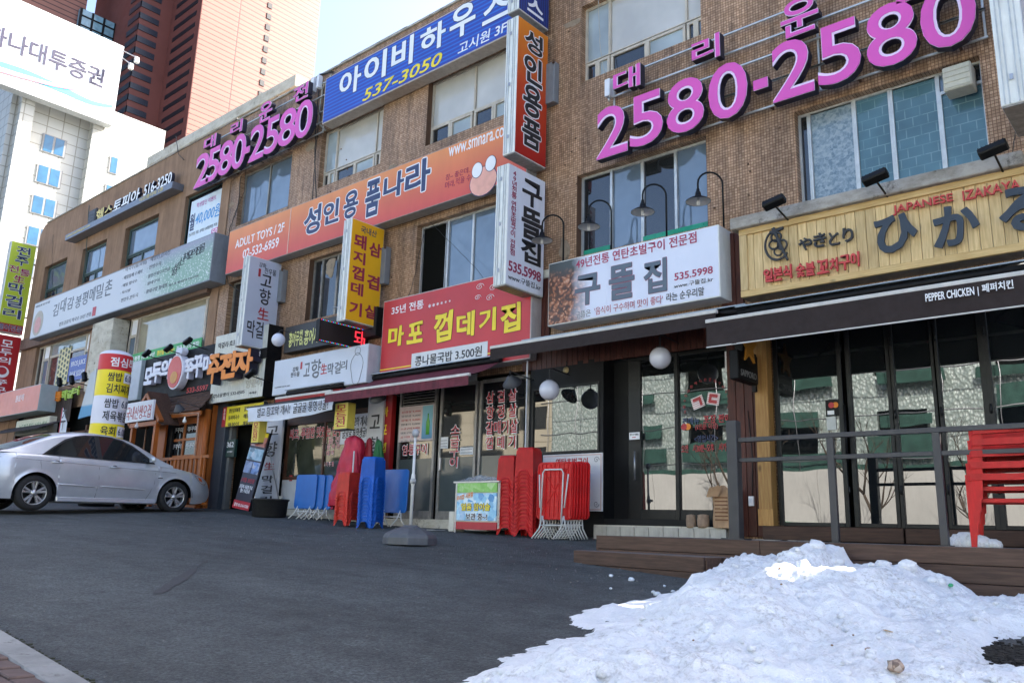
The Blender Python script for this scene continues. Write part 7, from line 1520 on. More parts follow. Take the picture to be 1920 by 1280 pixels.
# ------------------------------------------------------------------ parasol base with pole
def bp(px, py, Y): x, _ = P(px, py, Y); return x
xb, yb = -6.9, 6.7
r = ray(768, 1021); t_ = -.878/(r.z+.04*r.x-.047*r.y); xb, yb = r.x*t_, r.y*t_
PB = thing('parasol_stand', 'grey plastic water filled parasol base with an empty white pole', 'parasol base', (xb, yb, G(xb,yb)), radians(-25)); PBM = M('base_grey_plastic', (.10,.105,.115), .5, .1, 4, dirt=.25)
dpt_ = Vector((xb,yb,0)).dot(CF); s_ = 94/FPX*dpt_/2   # half width
q = MB(); prof_ = [(1,.0),(1,.08),(.93,.125),(.55,.19),(.30,.215),(.28,.235)]; ang8 = [pi/8+2*pi*k/8 for k in range(8)]; vs = []
for f, z in prof_:
    for k, a in enumerate(ang8): rr = s_*1.05*f*(1.0 if True else 1); vs.append((rr*cos(a)/cos(pi/8)*.96, rr*sin(a)/cos(pi/8)*.96, z if not (z == 0 and k in (0,1,4,5)) else .0))
q.add(vs, [(j*8+k, j*8+(k+1)%8, (j+1)*8+(k+1)%8, (j+1)*8+k) for j in range(5) for k in range(8)]+[tuple(40+k for k in range(8))])
q.build('tank', PBM, PB, bev=.012)
q = MB()
for a in range(4): 
    aa = a*pi/2+pi/8*0; q.box(s_*.55*cos(aa)-.02, s_*.55*sin(aa)-.02, .17, s_*.55*cos(aa)+.02, s_*.55*sin(aa)+.02, .2)
q.build('moulded_lugs', PBM, PB)
for k in (): a = (ang8[k]+ang8[(k+1)%8])/2; q = MB(); q.lathe([(0,.045),(.10,.03),(.13,0)], 14, Matrix.Translation((s_*1.005*cos(a), s_*1.005*sin(a), .0))@Matrix.Rotation(0,4,'Z')); q.build('cutout', BLACK, PB)
hp_ = (zP((771,812),yb)-G(xb,yb)); MB().lathe([(.0,.2),(.021,.2),(.021,hp_*.52),(.026,hp_*.53),(.030,hp_*.57),(.024,hp_*.62),(.018,hp_*.63),(.017,hp_-.03),(0,hp_-.03)], 16).build('pole', TUBEW, PB)
MB().lathe([(.0,-.0),(.036,.01),(.04,.05),(.022,.09),(.0,.1)], 16, Matrix.Translation((0,0,hp_*.53))).build('collar', M('collar_grey',(.35,.36,.38),.5), PB); MB().lathe([(0,-.05),(.03,-.05),(.045,-.03),(.045,.02),(.025,.045),(0,.05)], 16, Matrix.Translation((0,0,hp_))).build('top_cap', M('collar_grey',(.35,.36,.38),.5), PB); MB().box(.03,-.01,hp_*.53+.03,.075,.01,hp_*.53+.07).build('locking_knob', M('collar_grey',(.35,.36,.38),.5), PB)
# ------------------------------------------------------------------ freezer
Yf = 9.15; fx0, fx1 = xP(850,940,Yf), xP(934,940,Yf); gf = G((fx0+fx1)/2, Yf); fz1 = zP((890,905),Yf)+.02
FZ = thing('ice_cream_freezer', 'low chest freezer with printed drinks front, red foot and a plastic sheet on top', 'freezer', (fx0, Yf, gf)); L_ = fx1-fx0; H_ = fz1-gf; BODYW = M('freezer_cream',(.60,.58,.50),.4,.08,dirt=.15)
MB().box(0,.02,.07,L_,.58,H_).build('body', BODYW, FZ, bev=.02); MB().box(.04,0,.06,L_-.02,.021,.17).build('red_foot', INKR, FZ)
ICE = m_photo('ice_print', [(.03,.22,.5),(.25,.55,.75),(.65,.78,.82),(.08,.3,.6)], 12, .3, (1,1,1), .35)
MB().box(.05,-.004,.19,L_-.03,.018,H_-.17).build('printed_front', ICE, FZ); MB().box(.05,-.006,H_-.16,L_-.03,.018,H_-.02).build('green_strip', m_photo('green_print',[(.10,.35,.04),(.2,.5,.1),(.5,.6,.4)],9,.3,(1,1,1),.7), FZ); MB().box(-.01,-.01,H_-.018,L_+.01,.6,H_+.01).build('lid_frame', ALU, FZ, bev=.006); MB().box(.06,-.014,.0,.06+.02,-.004,H_-.02).build('side_trim', ALU, FZ)
T(FZ, '얼음 참이슬', (.18,H_*.44,L_-.15,H_*.58), M('ink_sun_yellow',(.75,.62,.05),.4), off=.03, y=-.006, outline=(INKN,.05)); T(FZ, '보관 중~!', (.28,H_*.26,L_-.2,H_*.39), INK, off=.02, y=-.006, outline=(INKW,.05)); T(FZ, '우리집 시원함', (.08,H_*.62,.42,H_*.72), OL, off=.02, y=-.006, tilt=.2, outline=(INKW,.03)); MB().box(-.14,.05,.02,-.02,.3,.32).build('side_unit', BODYW, FZ, bev=.01)
PL = thing('plastic_sheet', 'crumpled clear plastic sheet lying on the freezer lid', 'plastic sheet', (fx0+L_*.5, Yf+.28, gf+H_+.01)); q = MB(); vs = []; n_ = 22
for j in range(n_+1):
    for i in range(n_+1):
        u, v = (i/n_-.5)*L_*.98, (j/n_-.5)*.5; e_ = max(0, 1-(abs(u)/(L_*.5))**3)*max(0, 1-(abs(v)/.26)**3); vs.append((u, v, .004+e_*(.07+.075*noise.noise((u*7,v*7,1))+.03*noise.noise((u*19,v*19,4)))))
q.add(vs, [(j*(n_+1)+i, j*(n_+1)+i+1, (j+1)*(n_+1)+i+1, (j+1)*(n_+1)+i) for j in range(n_) for i in range(n_)]); PM = N('clear_plastic'); PM.col((.55,.58,.60)); PM.set(rough=.12, alpha=.45, spec=.9); q.build('sheet', PM.m, PL)
# white board behind the red tables, tub, coats, box, pots
x0, z1 = P(1018,853,9.72); x1, z0 = P(1129,958,9.72); t = thing('menu_board', 'white menu board with red letters and ornate corners leaning behind the red tables', 'board', (x0,9.72,z0)); w_, h_ = x1-x0, z1-z0; MB().box(0,0,0,w_,.025,h_).build('board', M('menu_white',(.60,.60,.61),.4,.05,2), t, bev=.004); MB().box(.015,-.002,.015,w_-.015,0,.03).box(.015,-.002,h_-.03,w_-.015,0,h_-.015).box(w_-.03,-.0022,.03,w_-.015,0,h_-.03).build('printed_border', M('border_pink',(.5,.35,.32),.5), t)
T(t, '연탄초벌구이', (.25,h_-.17,w_-.25,h_-.06), INKR, y=-.001, off=.02); q = MB()
for cx, cz, sx_, sz_ in ((w_-.1,h_-.1,1,1),(w_-.1,.1,1,-1)): q.tube([(cx+.05*sx_*(1-k/14)*cos(k*.7),-.003,cz+.05*sz_*(1-k/14)*sin(k*.7)) for k in range(14)], .004, 4)
q.build('corner_ornament', INKG, t)
tx = xP(505,960,9.0); gt = G(tx,9.0); t = thing('rubber_tub', 'wide low black rubber tub at the foot of the leaning advert', 'tub', (tx, 9.0, gt)); rt = 35.5/FPX*Vector((tx,9.0,0)).dot(CF)/1.05; MB().lathe([(rt*.86,0),(rt*.93,.02),(rt*.98,.30),(rt*1.04,.31),(rt*1.05,.335),(rt*1.0,.34),(rt*.96,.33),(rt*.9,.06),(0,.05)], 36).build('tub', M('black_rubber',(.018,.018,.018),.6,.2,8,dirt=.3,bump=.2), t); MB().lathe([(0,.29),(rt*.97,.29)], 36).build('dark_water', glass_mat('dark_water',(.02,.02,.02),ior=1.33), t)
def coat(name, label, px0, px1, py0, py1, Y, mat, sd_, lean=0):
    x0, z1 = P(px0,py0,Y); x1, z0 = P(px1,py1,Y); cx = (x0+x1)/2; w_ = (px1-px0)/2/FPX*Vector((cx,Y,0)).dot(CF); h_ = z1-z0; t = thing(name, label, 'cloth', (cx,Y,z0)); q = MB(); na, nz_ = 56, 26; vs = []
    for j in range(nz_+1):
        f = j/nz_       # 0 top
        for i in range(na):
            a = 2*pi*i/na; base_ = (.52+.48*(min(1,f*1.15))**.9)*min(1,(f*9)**.5+.25); fold = 1+.13*sin(a*7+sd_+f*2.5)*(.3+.7*f)+.30*noise.noise((cos(a)*1.6+sd_, sin(a)*1.6, f*3.2))+.12*noise.noise((cos(a)*5+sd_, sin(a)*5, f*9)); r = w_*base_*fold
            vs.append((r*cos(a)-lean*w_*f, r*.55*sin(a), h_*(1-f)+ .035*sin(a*3+sd_)*(f*f)+.02*noise.noise((a*2,f*6,sd_))))
    q.add(vs, [(j*na+i, (j+1)*na+i, (j+1)*na+(i+1)%na, j*na+(i+1)%na) for j in range(nz_) for i in range(na)]+[tuple(range(na))], True); q.build('drape', mat, t); return t
CR1 = M('coat_crimson', (.46,.014,.045), .5, .2, 5, bump=.3, bscale=20); CG = M('coat_green', (.012,.12,.035), .6, .2, 5)
coat('folded_parasol', 'closed crimson parasol cloth draped over the stools, left one', 622, 700, 820, 952, 9.35, CR1, 1.0, .25); coat('folded_parasol', 'smaller closed dark red parasol cloth behind the blue stools', 676, 704, 822, 915, 9.5, M('coat_dark_red',(.26,.01,.02),.55,.2), 3.0); coat('folded_parasol', 'closed green parasol cloth behind the blue stools', 693, 724, 826, 900, 9.55, CG, 2.0)
x_, z_ = P(669,900,9.2); t = thing('parasol_pole', 'thin white pole standing in front of the crimson cloth', 'pole', (x_,9.1,G(x_,9.1))); MB().tube([(0,0,0),(0,0,zP((669,845),9.1)-G(x_,9.1))], .013, 8).build('pole', TUBEW, t)
CB = M('cardboard', (.40,.25,.14), .8, .15, 8, bump=.3, bscale=25, dirt=.2); ys_ = 9.8; 
x0, z0 = P(1336,989,9.6); x1, z1 = P(1372,912,9.6); t = thing('paper_sack', 'torn open cardboard sack standing on the step by the railing post', 'sack', (x0,9.6,z0)); w_, h_ = x1-x0, z1-z0; q = MB(); vs = []; n_ = 24
for j in range(9):
    for i in range(n_):
        a = 2*pi*i/n_; f = j/8; rx, ry = w_/2*(1+.05*sin(f*9)), .12; ex = abs(cos(a))**.45*(1 if cos(a) > 0 else -1); ey = abs(sin(a))**.45*(1 if sin(a) > 0 else -1); vs.append((w_/2+rx*ex+.012*noise.noise((a*2,f*7,0))-.04*f*(1 if f > .9 else 0), .1+ry*ey+.012*noise.noise((a*2,f*7,4)), h_*f*(1+(.12*noise.noise((a*1.5,0,9)) if j == 8 else 0))))
q.add(vs, [(j*n_+i, j*n_+(i+1)%n_, (j+1)*n_+(i+1)%n_, (j+1)*n_+i) for j in range(8) for i in range(n_)], False); q.build('sack', CB, t)
for dx, dz in ((-.05,.5),(.0,.42)): MB().hexa([(dx,-.05,h_*.75),(dx+.12,-.06,h_*.75),(dx+.1,-.03,h_*.78),(dx,-.02,h_*.78)],[(dx+.06,-.09,h_*.95),(dx+.2,-.1,h_*1.02),(dx+.19,-.08,h_*1.03),(dx+.06,-.07,h_*.97)]).build('torn_flap', CB, t)
q = MB()
for k in range(7): q.box(.05,-.026,h_*.18+k*.045,w_-.05,-.0215,h_*.18+k*.045+.016)
q.build('printed_lines', M('ink_brown',(.16,.07,.03),.7), t)
for px, lb, rr in ((1296,'rough earthen pot, left of the two beside the sack',.06),(1319,'lidded earthen pot, right of the two beside the sack',.072)):
    x_, z_ = P(px,989,9.66); t = thing('earthen_pot', lb, 'pot', (x_,9.66,z_)); MB().lathe([(0,0),(rr*.9,0),(rr*1.05,.03),(rr*1.08,.10),(rr*.95,.14),(rr,.155),(rr*.6,.165),(0,.17)], 20).build('pot', M('pot_earth',(.36,.25,.17),.8,.3,14,dirt=.4,bump=.5), t)
t = thing('paper_sheet', 'flat pale sheet of paper lying at the foot of the shop step', 'paper', (xP(800,985,9.2), 9.2, G(xP(800,985,9.2),9.2)+.006)); MB().box(-.3,-.12,0,.3,.12,.006).build('sheet', M('paper_white',(.6,.6,.6),.6), t)
# ------------------------------------------------------------------ car
def make_car():
    cr = Vector([c*14.35 for c in ray(59, 957)]); cf = Vector([c*16.35 for c in ray(325, 961)]); d = cf-cr
    # these are the tyre contact points on the near side
    ang = atan2(d.y, d.x); pitch = -atan2(d.z, math.hypot(d.x, d.y)); lx = Vector((cos(ang), sin(ang), 0)); ly = Vector((-sin(ang), cos(ang), 0))
    org = cr + ly*.83
    C_ = thing('parked_car', 'silver four door saloon parked at the left, nose towards the shops', 'car', org); C_.rotation_euler = (0, pitch, ang)
    SV = N('silver_paint'); SV.col((.38,.40,.44)); SV.set(rough=.28, metal=.5, coat=1.0); SV.b.inputs['Coat Roughness'].default_value = .06
    dn = SV.noise(4, 6); SV.col(SV.mix((.55,.575,.61), (.48,.50,.54), SV.ramp(dn, [(.4,0),(.7,1)]))); SV = SV.m
    CG_ = glass_mat('car_glass', (.012,.014,.016), rough=.02, ior=1.55); TR = M('black_trim', (.015,.015,.016), .4, .1); TY = M('tyre_rubber', (.017,.017,.018), .75, .2, 20, dirt=.3); AL = M('alloy_silver', (.5,.5,.5), .3, .08, metal=.75, dirt=.15); CHR = M('chrome', (.62,.62,.63), .12, .05, metal=1)
    def lerp(pts, x):
        if x <= pts[0][0]: return pts[0][1]
        for (a, b), (c, e) in zip(pts, pts[1:]):
            if x <= c: t = (x-a)/(c-a); t = t*t*(3-2*t) if False else t; return b+(e-b)*t
        return pts[-1][1]
    X0, X1 = -.97, 3.50
    belt = [(-.97,.90),(-.9,.985),(-.7,1.0),(0,.985),(1,.955),(2.1,.915),(2.6,.865),(3.0,.80),(3.3,.71),(3.44,.62),(3.50,.52)]
    bot = [(-.97,.42),(-.9,.26),(-.75,.22),(-.5,.2),(2.2,.2),(3.1,.18),(3.35,.2),(3.45,.26),(3.50,.36)]
    def arch(x, z0):
        for c in (0, 2.61):
            r = .365
            if abs(x-c) < r: z0 = max(z0, .30+sqrt(r*r-(x-c)**2))
        return z0
    def plan(x): 
        if x < -.3: u = (-.3-x)/.67; return .865-.30*u**2.6
        if x > 2.5: u = (x-2.5)/1.06; return .865-.30*u**2.6
        return .865
    def ysec(x, z):
        p = plan(x); zb = lerp(belt, x); u = (z-.2)/(zb-.2+1e-6)
        prof = [(-1,.9),(0,.955),(.22,.985),(.45,1.0),(.68,.992),(.85,.975),(.95,.95),(1,.915)]
        return p*lerp(prof, max(-.5, min(1, u)))
    xs = []; x = X0
    while x < X1: xs.append(x); x += .04
    xs.append(X1)
    for c in (0,2.61):
        for s in (-1,1): xs += [c+s*.3649, c+s*.3651, c+s*.355, c+s*.34]
    xs = sorted(xs); NR = 14
    for sg, nm in ((-1,'near'),(1,'far')):
        q = MB(); vs = []
        for x in xs:
            z0, z1 = arch(x, lerp(bot, x)), lerp(belt, x); z1 = max(z1, z0+.02)
            for j in range(NR+1):
                z = z0+(z1-z0)*j/NR; y = ysec(x, z)
                # wheel arch lip
                for c in (0,2.61):
                    rr = math.hypot(x-c, z-.30)
                    if rr < .42: y += .012*max(0, 1-(rr-.365)/.055)
                vs.append((x, sg*y, z))
        q.add(vs, [(i*(NR+1)+j, (i+1)*(NR+1)+j, (i+1)*(NR+1)+j+1, i*(NR+1)+j+1) for i in range(len(xs)-1) for j in range(NR)], True); q.build('body_side', SV, C_)
    # bonnet, boot lid and ends
    q = MB(); vs = []; XT = [x for x in xs]; K = 10
    for x in XT:
        zt = lerp(belt, x); yb = ysec(x, zt); cr_ = .055 if x > 2 else .03
        for k in range(K+1):
            v = -1+2*k/K; vs.append((x, yb*v, zt+cr_*(1-v*v)**.8*(1 if (X0+.06 < x < X1-.03) else .3)))
    q.add(vs, [(i*(K+1)+k, (i+1)*(K+1)+k, (i+1)*(K+1)+k+1, i*(K+1)+k+1) for i in range(len(XT)-1) for k in range(K)], True); q.build('bonnet_and_boot', SV, C_)
    for xe, nm in ((X0,'rear_bumper'),(X1,'front_bumper')):
        q = MB(); vs = []
        for j in range(9):
            z = lerp(bot, xe)+(lerp(belt, xe)-lerp(bot, xe))*j/8
            for k in range(9): v = -1+2*k/8; y = ysec(xe, z)*v; vs.append((xe+(1 if xe > 0 else -1)*.10*(1-v*v), y, z))
        q.add(vs, [(j*9+k, (j+1)*9+k, (j+1)*9+k+1, j*9+k+1) for j in range(8) for k in range(8)], True); q.build(nm, SV, C_)
    MB().box(-.8,-.75,.18,2.9,.75,.3).build('underbody', BLACK, C_); 
    for c in (0,2.61):
        q = MB(); pts = [(c+.39*cos(a), .30+.39*sin(a)) for a in [pi*k/12 for k in range(13)]]
        for sg in (-1,1): q = MB(); q.add([(a, sg*.84, b) for a, b in pts]+[(a, sg*.5, b) for a, b in pts], [(k,k+1,14+k,13+k) for k in range(12)], True); q.add([(c-.39,sg*.55,.2),(c+.39,sg*.55,.2),(c+.39,sg*.55,.7),(c-.39,sg*.55,.7)], [(0,1,2,3)]); q.build('wheel_well', BLACK, C_)
    # cabin
    roof = [(-.62,1.0),(-.45,1.06),(-.2,1.18),(.05,1.295),(.25,1.375),(.45,1.425),(.75,1.46),(1.1,1.468),(1.4,1.45),(1.65,1.40),(1.85,1.315),(2.1,1.18),(2.35,1.03),(2.55,.925)]
    def ycab(x, z): zb = lerp(belt, x); return (.80-.0*x)-(z-zb)*.44 if True else 0
    gx = [-.62+3.17*i/70 for i in range(71)]; R = 8; q = MB(); vs = []; H = 5
    for x in gx:
        zr = lerp(roof, x); zb = lerp(belt, x)-.01; zs_ = max(zb, zr-.055*min(1,(zr-zb)/.2)); col_ = []
        for j in range(R+1):
            z = zb+(zs_-zb)*j/R; col_.append((x, -ycab(x, z), z))
        ye = ycab(x, zs_)
        for k in range(1, H+1):
            v = k/H; a = v*pi/2; yy = -ye*(1-v)-0; zz = zs_+(zr-zs_)*sin(min(1,v*1.6)*pi/2); col_.append((x, yy, zz))
        full = col_+[(p[0], -p[1], p[2]) for p in col_[-2::-1]]; vs += full; nn = len(full)
    q.add(vs, [(i*nn+k, (i+1)*nn+k, (i+1)*nn+k+1, i*nn+k+1) for i in range(len(gx)-1) for k in range(nn-1)], True); q.build('roof_and_pillars', SV, C_)
    # glass panes and their black surrounds
    def side_poly(nm, poly, mat, off, parent=C_):
        for sg in (-1,1):
            pts = []
            n_ = len(poly)
            for i in range(n_):
                a, b = poly[i], poly[(i+1)%n_]
                for k in range(3): pts.append((a[0]+(b[0]-a[0])*k/3, a[1]+(b[1]-a[1])*k/3))
            q = MB(); q.add([(x, sg*(ycab(x, z)+off), z) for x, z in pts], [tuple(range(len(pts)))]); q.build(nm, mat, parent)
    def grow(poly, g):
        cx = sum(p[0] for p in poly)/len(poly); cz = sum(p[1] for p in poly)/len(poly); out = []
        for x, z in poly: d = math.hypot(x-cx, z-cz); out.append((x+(x-cx)/d*g, z+(z-cz)/d*g))
        return out
    rear = [(.12,.995),(.30,1.13),(.50,1.255),(.66,1.325),(.80,1.352),(1.01,1.375),(1.04,.972)]; frt = [(1.13,.967),(1.10,1.378),(1.3,1.372),(1.5,1.33),(1.7,1.24),(1.88,1.12),(2.04,.99),(2.08,.94)]
    allp = [(.06,.975),(.26,1.13),(.47,1.28),(.66,1.355),(.85,1.388),(1.1,1.40),(1.33,1.393),(1.54,1.35),(1.75,1.255),(1.96,1.11),(2.14,.975),(2.17,.92)]
    side_poly('window_surround', allp, TR, .004); side_poly('rear_side_window', rear, CG_, .008); side_poly('front_side_window', frt, CG_, .008)
    def top_glass(nm, xa, xb):
        q = MB(); vs = []; n_ = 12
        for i in range(n_+1):
            x = xa+(xb-xa)*i/n_; zr = lerp(roof, x); zb = lerp(belt, x)-.01; zs_ = max(zb, zr-.055*min(1,(zr-zb)/.2)); ye = ycab(x, zs_)*.9
            for k in range(9):
                v = -1+2*k/8; av = abs(v)*.9; w_ = 1-av; zz = zs_+(zr-zs_)*sin(min(1,w_*1.6)*pi/2); vs.append((x, ye*v, zz+.008))
        q.add(vs, [(i*9+k, (i+1)*9+k, (i+1)*9+k+1, i*9+k+1) for i in range(n_) for k in range(8)], True); q.build(nm, CG_, C_)
    top_glass('rear_window', -.50, .27); top_glass('windscreen', 1.68, 2.42)
    # door shut lines, crease, mouldings, handles, sill
    def line(nm, pts, r, mat, off=.001):
        for sg in (-1,1): MB().tube([(x, sg*(ysec(x, z)+off), z) for x, z in pts], r, 5).build(nm, mat, C_)
    SH = M('shut_line', (.03,.03,.033), .7)
    line('door_gap', [(.06,.96),(.04,.85),(.07,.70),(.16,.58),(.27,.46),(.33,.36),(.345,.24)], .0035, SH, -.001); line('door_gap', [(1.06,.95),(1.07,.8),(1.08,.6),(1.07,.4),(1.05,.24)], .0035, SH, -.001); line('door_gap', [(2.14,.90),(2.17,.75),(2.16,.55),(2.08,.36),(2.02,.25)], .0035, SH, -.001)
    line('waist_line', [(-.85,.885)]+[(x, .88-.038*(x+.2)) for x in [i*.2-.6 for i in range(17)]], .0035, M('crease',(.12,.12,.13),.5), -.001)
    for a, b in ((.36,1.02),(1.12,1.98)): line('side_moulding', [(a, .475-(a-.4)*.016),(a+.04,.472-(a-.4)*.016),((a+b)/2,.465-((a+b)/2-.4)*.02),(b-.05,.46-(b-.4)*.02),(b, .46-(b-.4)*.02)], [.004,.014,.016,.013,.004], SV, .004)
    for a in (.32,1.36):
        for sg in (-1,1):
            z = .86-.03*a; x = a; y = ysec(x, z); MB().tube([(x-.10, sg*y, z),(x-.06, sg*(y+.028), z+.003),(x+.06, sg*(y+.028), z),(x+.10, sg*y, z-.004)], [.012,.014,.014,.012], 8).build('door_handle', SV, C_)
            MB().lathe([(0,0),(.03,.0),(.033,-.004)], 12, Matrix.Translation((x, sg*(y+.0), z+.005))@Matrix.Rotation(-sg*pi/2,4,'X')@Matrix.Scale(1.5,4,(1,0,0))).build('handle_recess', SH, C_)
    for sg in (-1,1):
        q = MB(); q.hexa([(.37,sg*.80,.15),(2.22,sg*.80,.15),(2.22,sg*.868,.17),(.37,sg*.868,.17)],[(.37,sg*.80,.25),(2.22,sg*.80,.25),(2.22,sg*.862,.25),(.37,sg*.862,.25)]); q.build('sill_skirt', SV, C_, bev=.01)
        mx = 2.02; q = MB(); q.lathe([(0,.055),(.05,.05),(.075,.02),(.08,-.02),(.06,-.05),(0,-.055)], 14, Matrix.Translation((mx, sg*.96, 1.0))@Matrix.Scale(.6,4,(1,0,0))@Matrix.Scale(1.25,4,(0,1,0))); q.build('door_mirror', SV, C_); MB().bar((mx,sg*.80,.955),(mx,sg*.92,.975),.05,.03).build('mirror_arm', TR, C_)
        # lamps
        hl = [(3.02,.76),(3.16,.755),(3.30,.70),(3.38,.60),(3.33,.55),(3.22,.58),(3.1,.67)]; q = MB(); q.add([(x, sg*(ysec(x, z)+.006), z) for x, z in hl], [tuple(range(len(hl)))]); q.build('headlight', M('headlight_lens',(.35,.30,.28),.08,.1,spec=.8), C_)
        ol = [(3.12,.73),(3.22,.69),(3.25,.62),(3.16,.65)]; q = MB(); q.add([(x, sg*(ysec(x, z)+.009), z) for x, z in ol], [tuple(range(4))]); q.build('indicator', M('indicator_amber',(.6,.12,.03),.2), C_)
        tl = [(-.93,.90),(-.72,.88),(-.66,.80),(-.74,.70),(-.93,.66)]; q = MB(); q.add([(x, sg*(ysec(x, z)+.006), z) for x, z in tl], [tuple(range(5))]); q.build('tail_light', M('tail_red',(.45,.01,.03),.15,.1,spec=.8), C_)
        T(C_, 'CVVT', (0,0,.001,.001), TR, depth=.0001, name='badge') if False else None
        MB().box(2.22, sg*(ysec(2.25,.66)+.001)-.002, .655, 2.32, sg*(ysec(2.25,.66)+.001)+.004, .672).build('badge', CHR, C_)
    # wheels
    def wheel(x, sg):
        wl = bpy.data.objects.new('wheel', None); COL.objects.link(wl); wl.parent = C_; wl.location = (x, sg*.755, .305); wl.empty_display_size = .1
        Rm_ = Matrix.Rotation(sg*-pi/2, 4, 'X')     # local +z points out of the car side
        MB().lathe([(.19,-.09),(.27,-.10),(.30,-.08),(.306,-.05),(.306,.05),(.30,.08),(.275,.098),(.24,.104),(.212,.10),(.198,.092)], 40, Rm_).build('tyre', TY, wl)
        MB().lathe([(.198,.092),(.204,.097),(.20,.10),(.192,.09),(.185,.05),(.18,-.05),(.19,-.09)], 40, Rm_).build('rim', AL, wl)
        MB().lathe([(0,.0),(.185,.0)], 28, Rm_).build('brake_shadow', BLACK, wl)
        q = MB()
        for k in range(5):
            for dd in (-.17,.17):
                a0 = 2*pi*k/5+pi/2; a = a0+dd*.6; b = a0+dd*1.15; ca, sa, cb, sb = cos(a), sin(a), cos(b), sin(b)
                def pt3(r, w_, c, s, z): return Rm_@Vector((r*c-w_*s, r*s+w_*c, z))
                q.hexa([pt3(.03,-.018,ca,sa,.05),pt3(.03,.018,ca,sa,.05),pt3(.192,.026,cb,sb,.05),pt3(.192,-.026,cb,sb,.05)],[pt3(.03,-.013,ca,sa,.085),pt3(.03,.013,ca,sa,.085),pt3(.192,.018,cb,sb,.092),pt3(.192,-.018,cb,sb,.092)])
        q.build('spokes', AL, wl, bev=.003)
        MB().lathe([(0,.10),(.03,.098),(.036,.09),(.055,.088),(.06,.05)], 20, Rm_).build('hub_cap', AL, wl)
        q = MB()
        for k in range(5): a = 2*pi*k/5+pi/2+pi/5; q.lathe([(0,.093),(.008,.09),(.009,.07)], 8, Rm_@Matrix.Translation((.048*cos(a),.048*sin(a),0)))
        q.build('wheel_nut', SH, wl)
    for x in (0,2.61):
        for sg in (-1,1): wheel(x, sg)
make_car()
# ------------------------------------------------------------------ snow heap
def gpt(px, py):
    r = ray(px, py); t_ = -.858/(r.z+.04*r.x-.047*r.y); return (r.x*t_, r.y*t_)
OUT = [gpt(*p) for p in [(1335,1085),(1290,1104),(1240,1117),(1178,1127),(1120,1138),(1074,1150),(1078,1166),(1120,1180),(1048,1200),(985,1225),(900,1262),(855,1282),(760,1330),(560,1500),(900,2100),(1700,2100)]]
OUT += [(1.6,.9),(1.6,7.7),(-3.35,7.7),(-3.45,7.2)]
HOLE_ = [gpt(*p) for p in [(1850,1215),(1868,1192),(1925,1184),(2010,1180),(2010,1262),(1935,1284),(1895,1274),(1862,1246)]]
HOLE2 = [gpt(*p) for p in [(1190,1138),(1215,1133),(1242,1137),(1232,1142),(1205,1143)]]; HOLE3 = [gpt(*p) for p in [(1125,1161),(1140,1154),(1152,1160),(1138,1166)]]
def sdist(p, poly):
    x, y = p; ins = False; d = 1e9; n_ = len(poly)
    for i in range(n_):
        ax, ay = poly[i]; bx, by = poly[(i+1)%n_]
        if (ay > y) != (by > y) and x < (bx-ax)*(y-ay)/(by-ay)+ax: ins = not ins
        dx, dy = bx-ax, by-ay; t_ = max(0, min(1, ((x-ax)*dx+(y-ay)*dy)/(dx*dx+dy*dy+1e-9))); d = min(d, (x-ax-t_*dx)**2+(y-ay-t_*dy)**2)
    return sqrt(d) if ins else -sqrt(d)
def sstep(a, b, x): t_ = max(0, min(1, (x-a)/(b-a))); return t_*t_*(3-2*t_)
# crest heights above eye level at Y = 7.35, read along the heap
crest = [(1330,1100),(1365,1052),(1400,1026),(1470,1022),(1505,1016),(1530,1006),(1560,1016),(1578,1043),(1640,1046),(1700,1044),(1742,1072),(1765,1076),(1792,1092),(1820,1112),(1880,1108),(1960,1106),(2100,1100)]
crest = [P(a, b, 7.3) for a, b in crest]
def cz_(x):
    if x <= crest[0][0]: return crest[0][1]
    for (a, b), (c, e) in zip(crest, crest[1:]):
        if x <= c: return b+(e-b)*(x-a)/(c-a)
    return crest[-1][1]
def snow_h(x, y):
    d = sdist((x, y), OUT); d += .11*noise.noise((x*3.2, y*3.2, 3))+.06*noise.noise((x*9, y*9, 5))+.02*noise.noise((x*27, y*27, 8))
    d += .05
    if d < -.02: return None
    for hl in (HOLE_, HOLE2, HOLE3):
        dh = -sdist((x, y), hl)+.05*noise.noise((x*6, y*6, 9))+.02*noise.noise((x*17, y*17, 2)); d = min(d, dh)
    if d < -.02: return None
    g_ = _pl(x, y); hc = max(.05, cz_(x)-g_-(-.0))        # height of the crest line over the ground here
    gy = 7.3-y; gcrest = cz_(x)-_pl(x, 7.3)
    fall = math.exp(-(max(0, gy)/1.25)**1.5)
    base_ = .10+.07*noise.noise((x*.9, y*.9, 1))+.05*noise.noise((x*2.1+4, y*2.1, 2))
    h = base_+max(0, gcrest-base_-.05)*fall
    # trodden furrow and long shoulder running towards the lens
    h += .10*math.exp(-((x+2.35+.25*(6.2-y))/.55)**2)*sstep(3.4, 5.2, y)*(1-sstep(6.2, 7.2, y))
    n1 = noise.noise((x*4.3, y*4.3, 7)); n2 = abs(noise.noise((x*7.5, y*7.5, 11))); n3 = noise.noise((x*19, y*19, 13)); n4 = noise.noise((x*43, y*43, 17))
    rough_ = .55+.45*noise.noise((x*1.1, y*1.1, 21))
    h += .075*n1*rough_ - .10*n2*rough_ + .030*n3*(.3+rough_) + .012*n4 - .03*abs(noise.noise((x*13,y*9,77))) + .04*noise.noise((x*1.9,y*1.9,31)) + .03
    bl_ = noise.voronoi((x*3.6, y*3.6, 0))[0][0]; h += .07*max(0, .35-bl_)*rough_
    wl = .20+.45*(1-sstep(-2.9, -1.6, x))*(1-sstep(5.4, 6.2, y))
    e_ = sstep(-.02, wl, d)*.82+sstep(-.02,.04,d)*.18*(.6+.6*noise.noise((x*5,y*5,61)))
    return max(.002, h*e_)
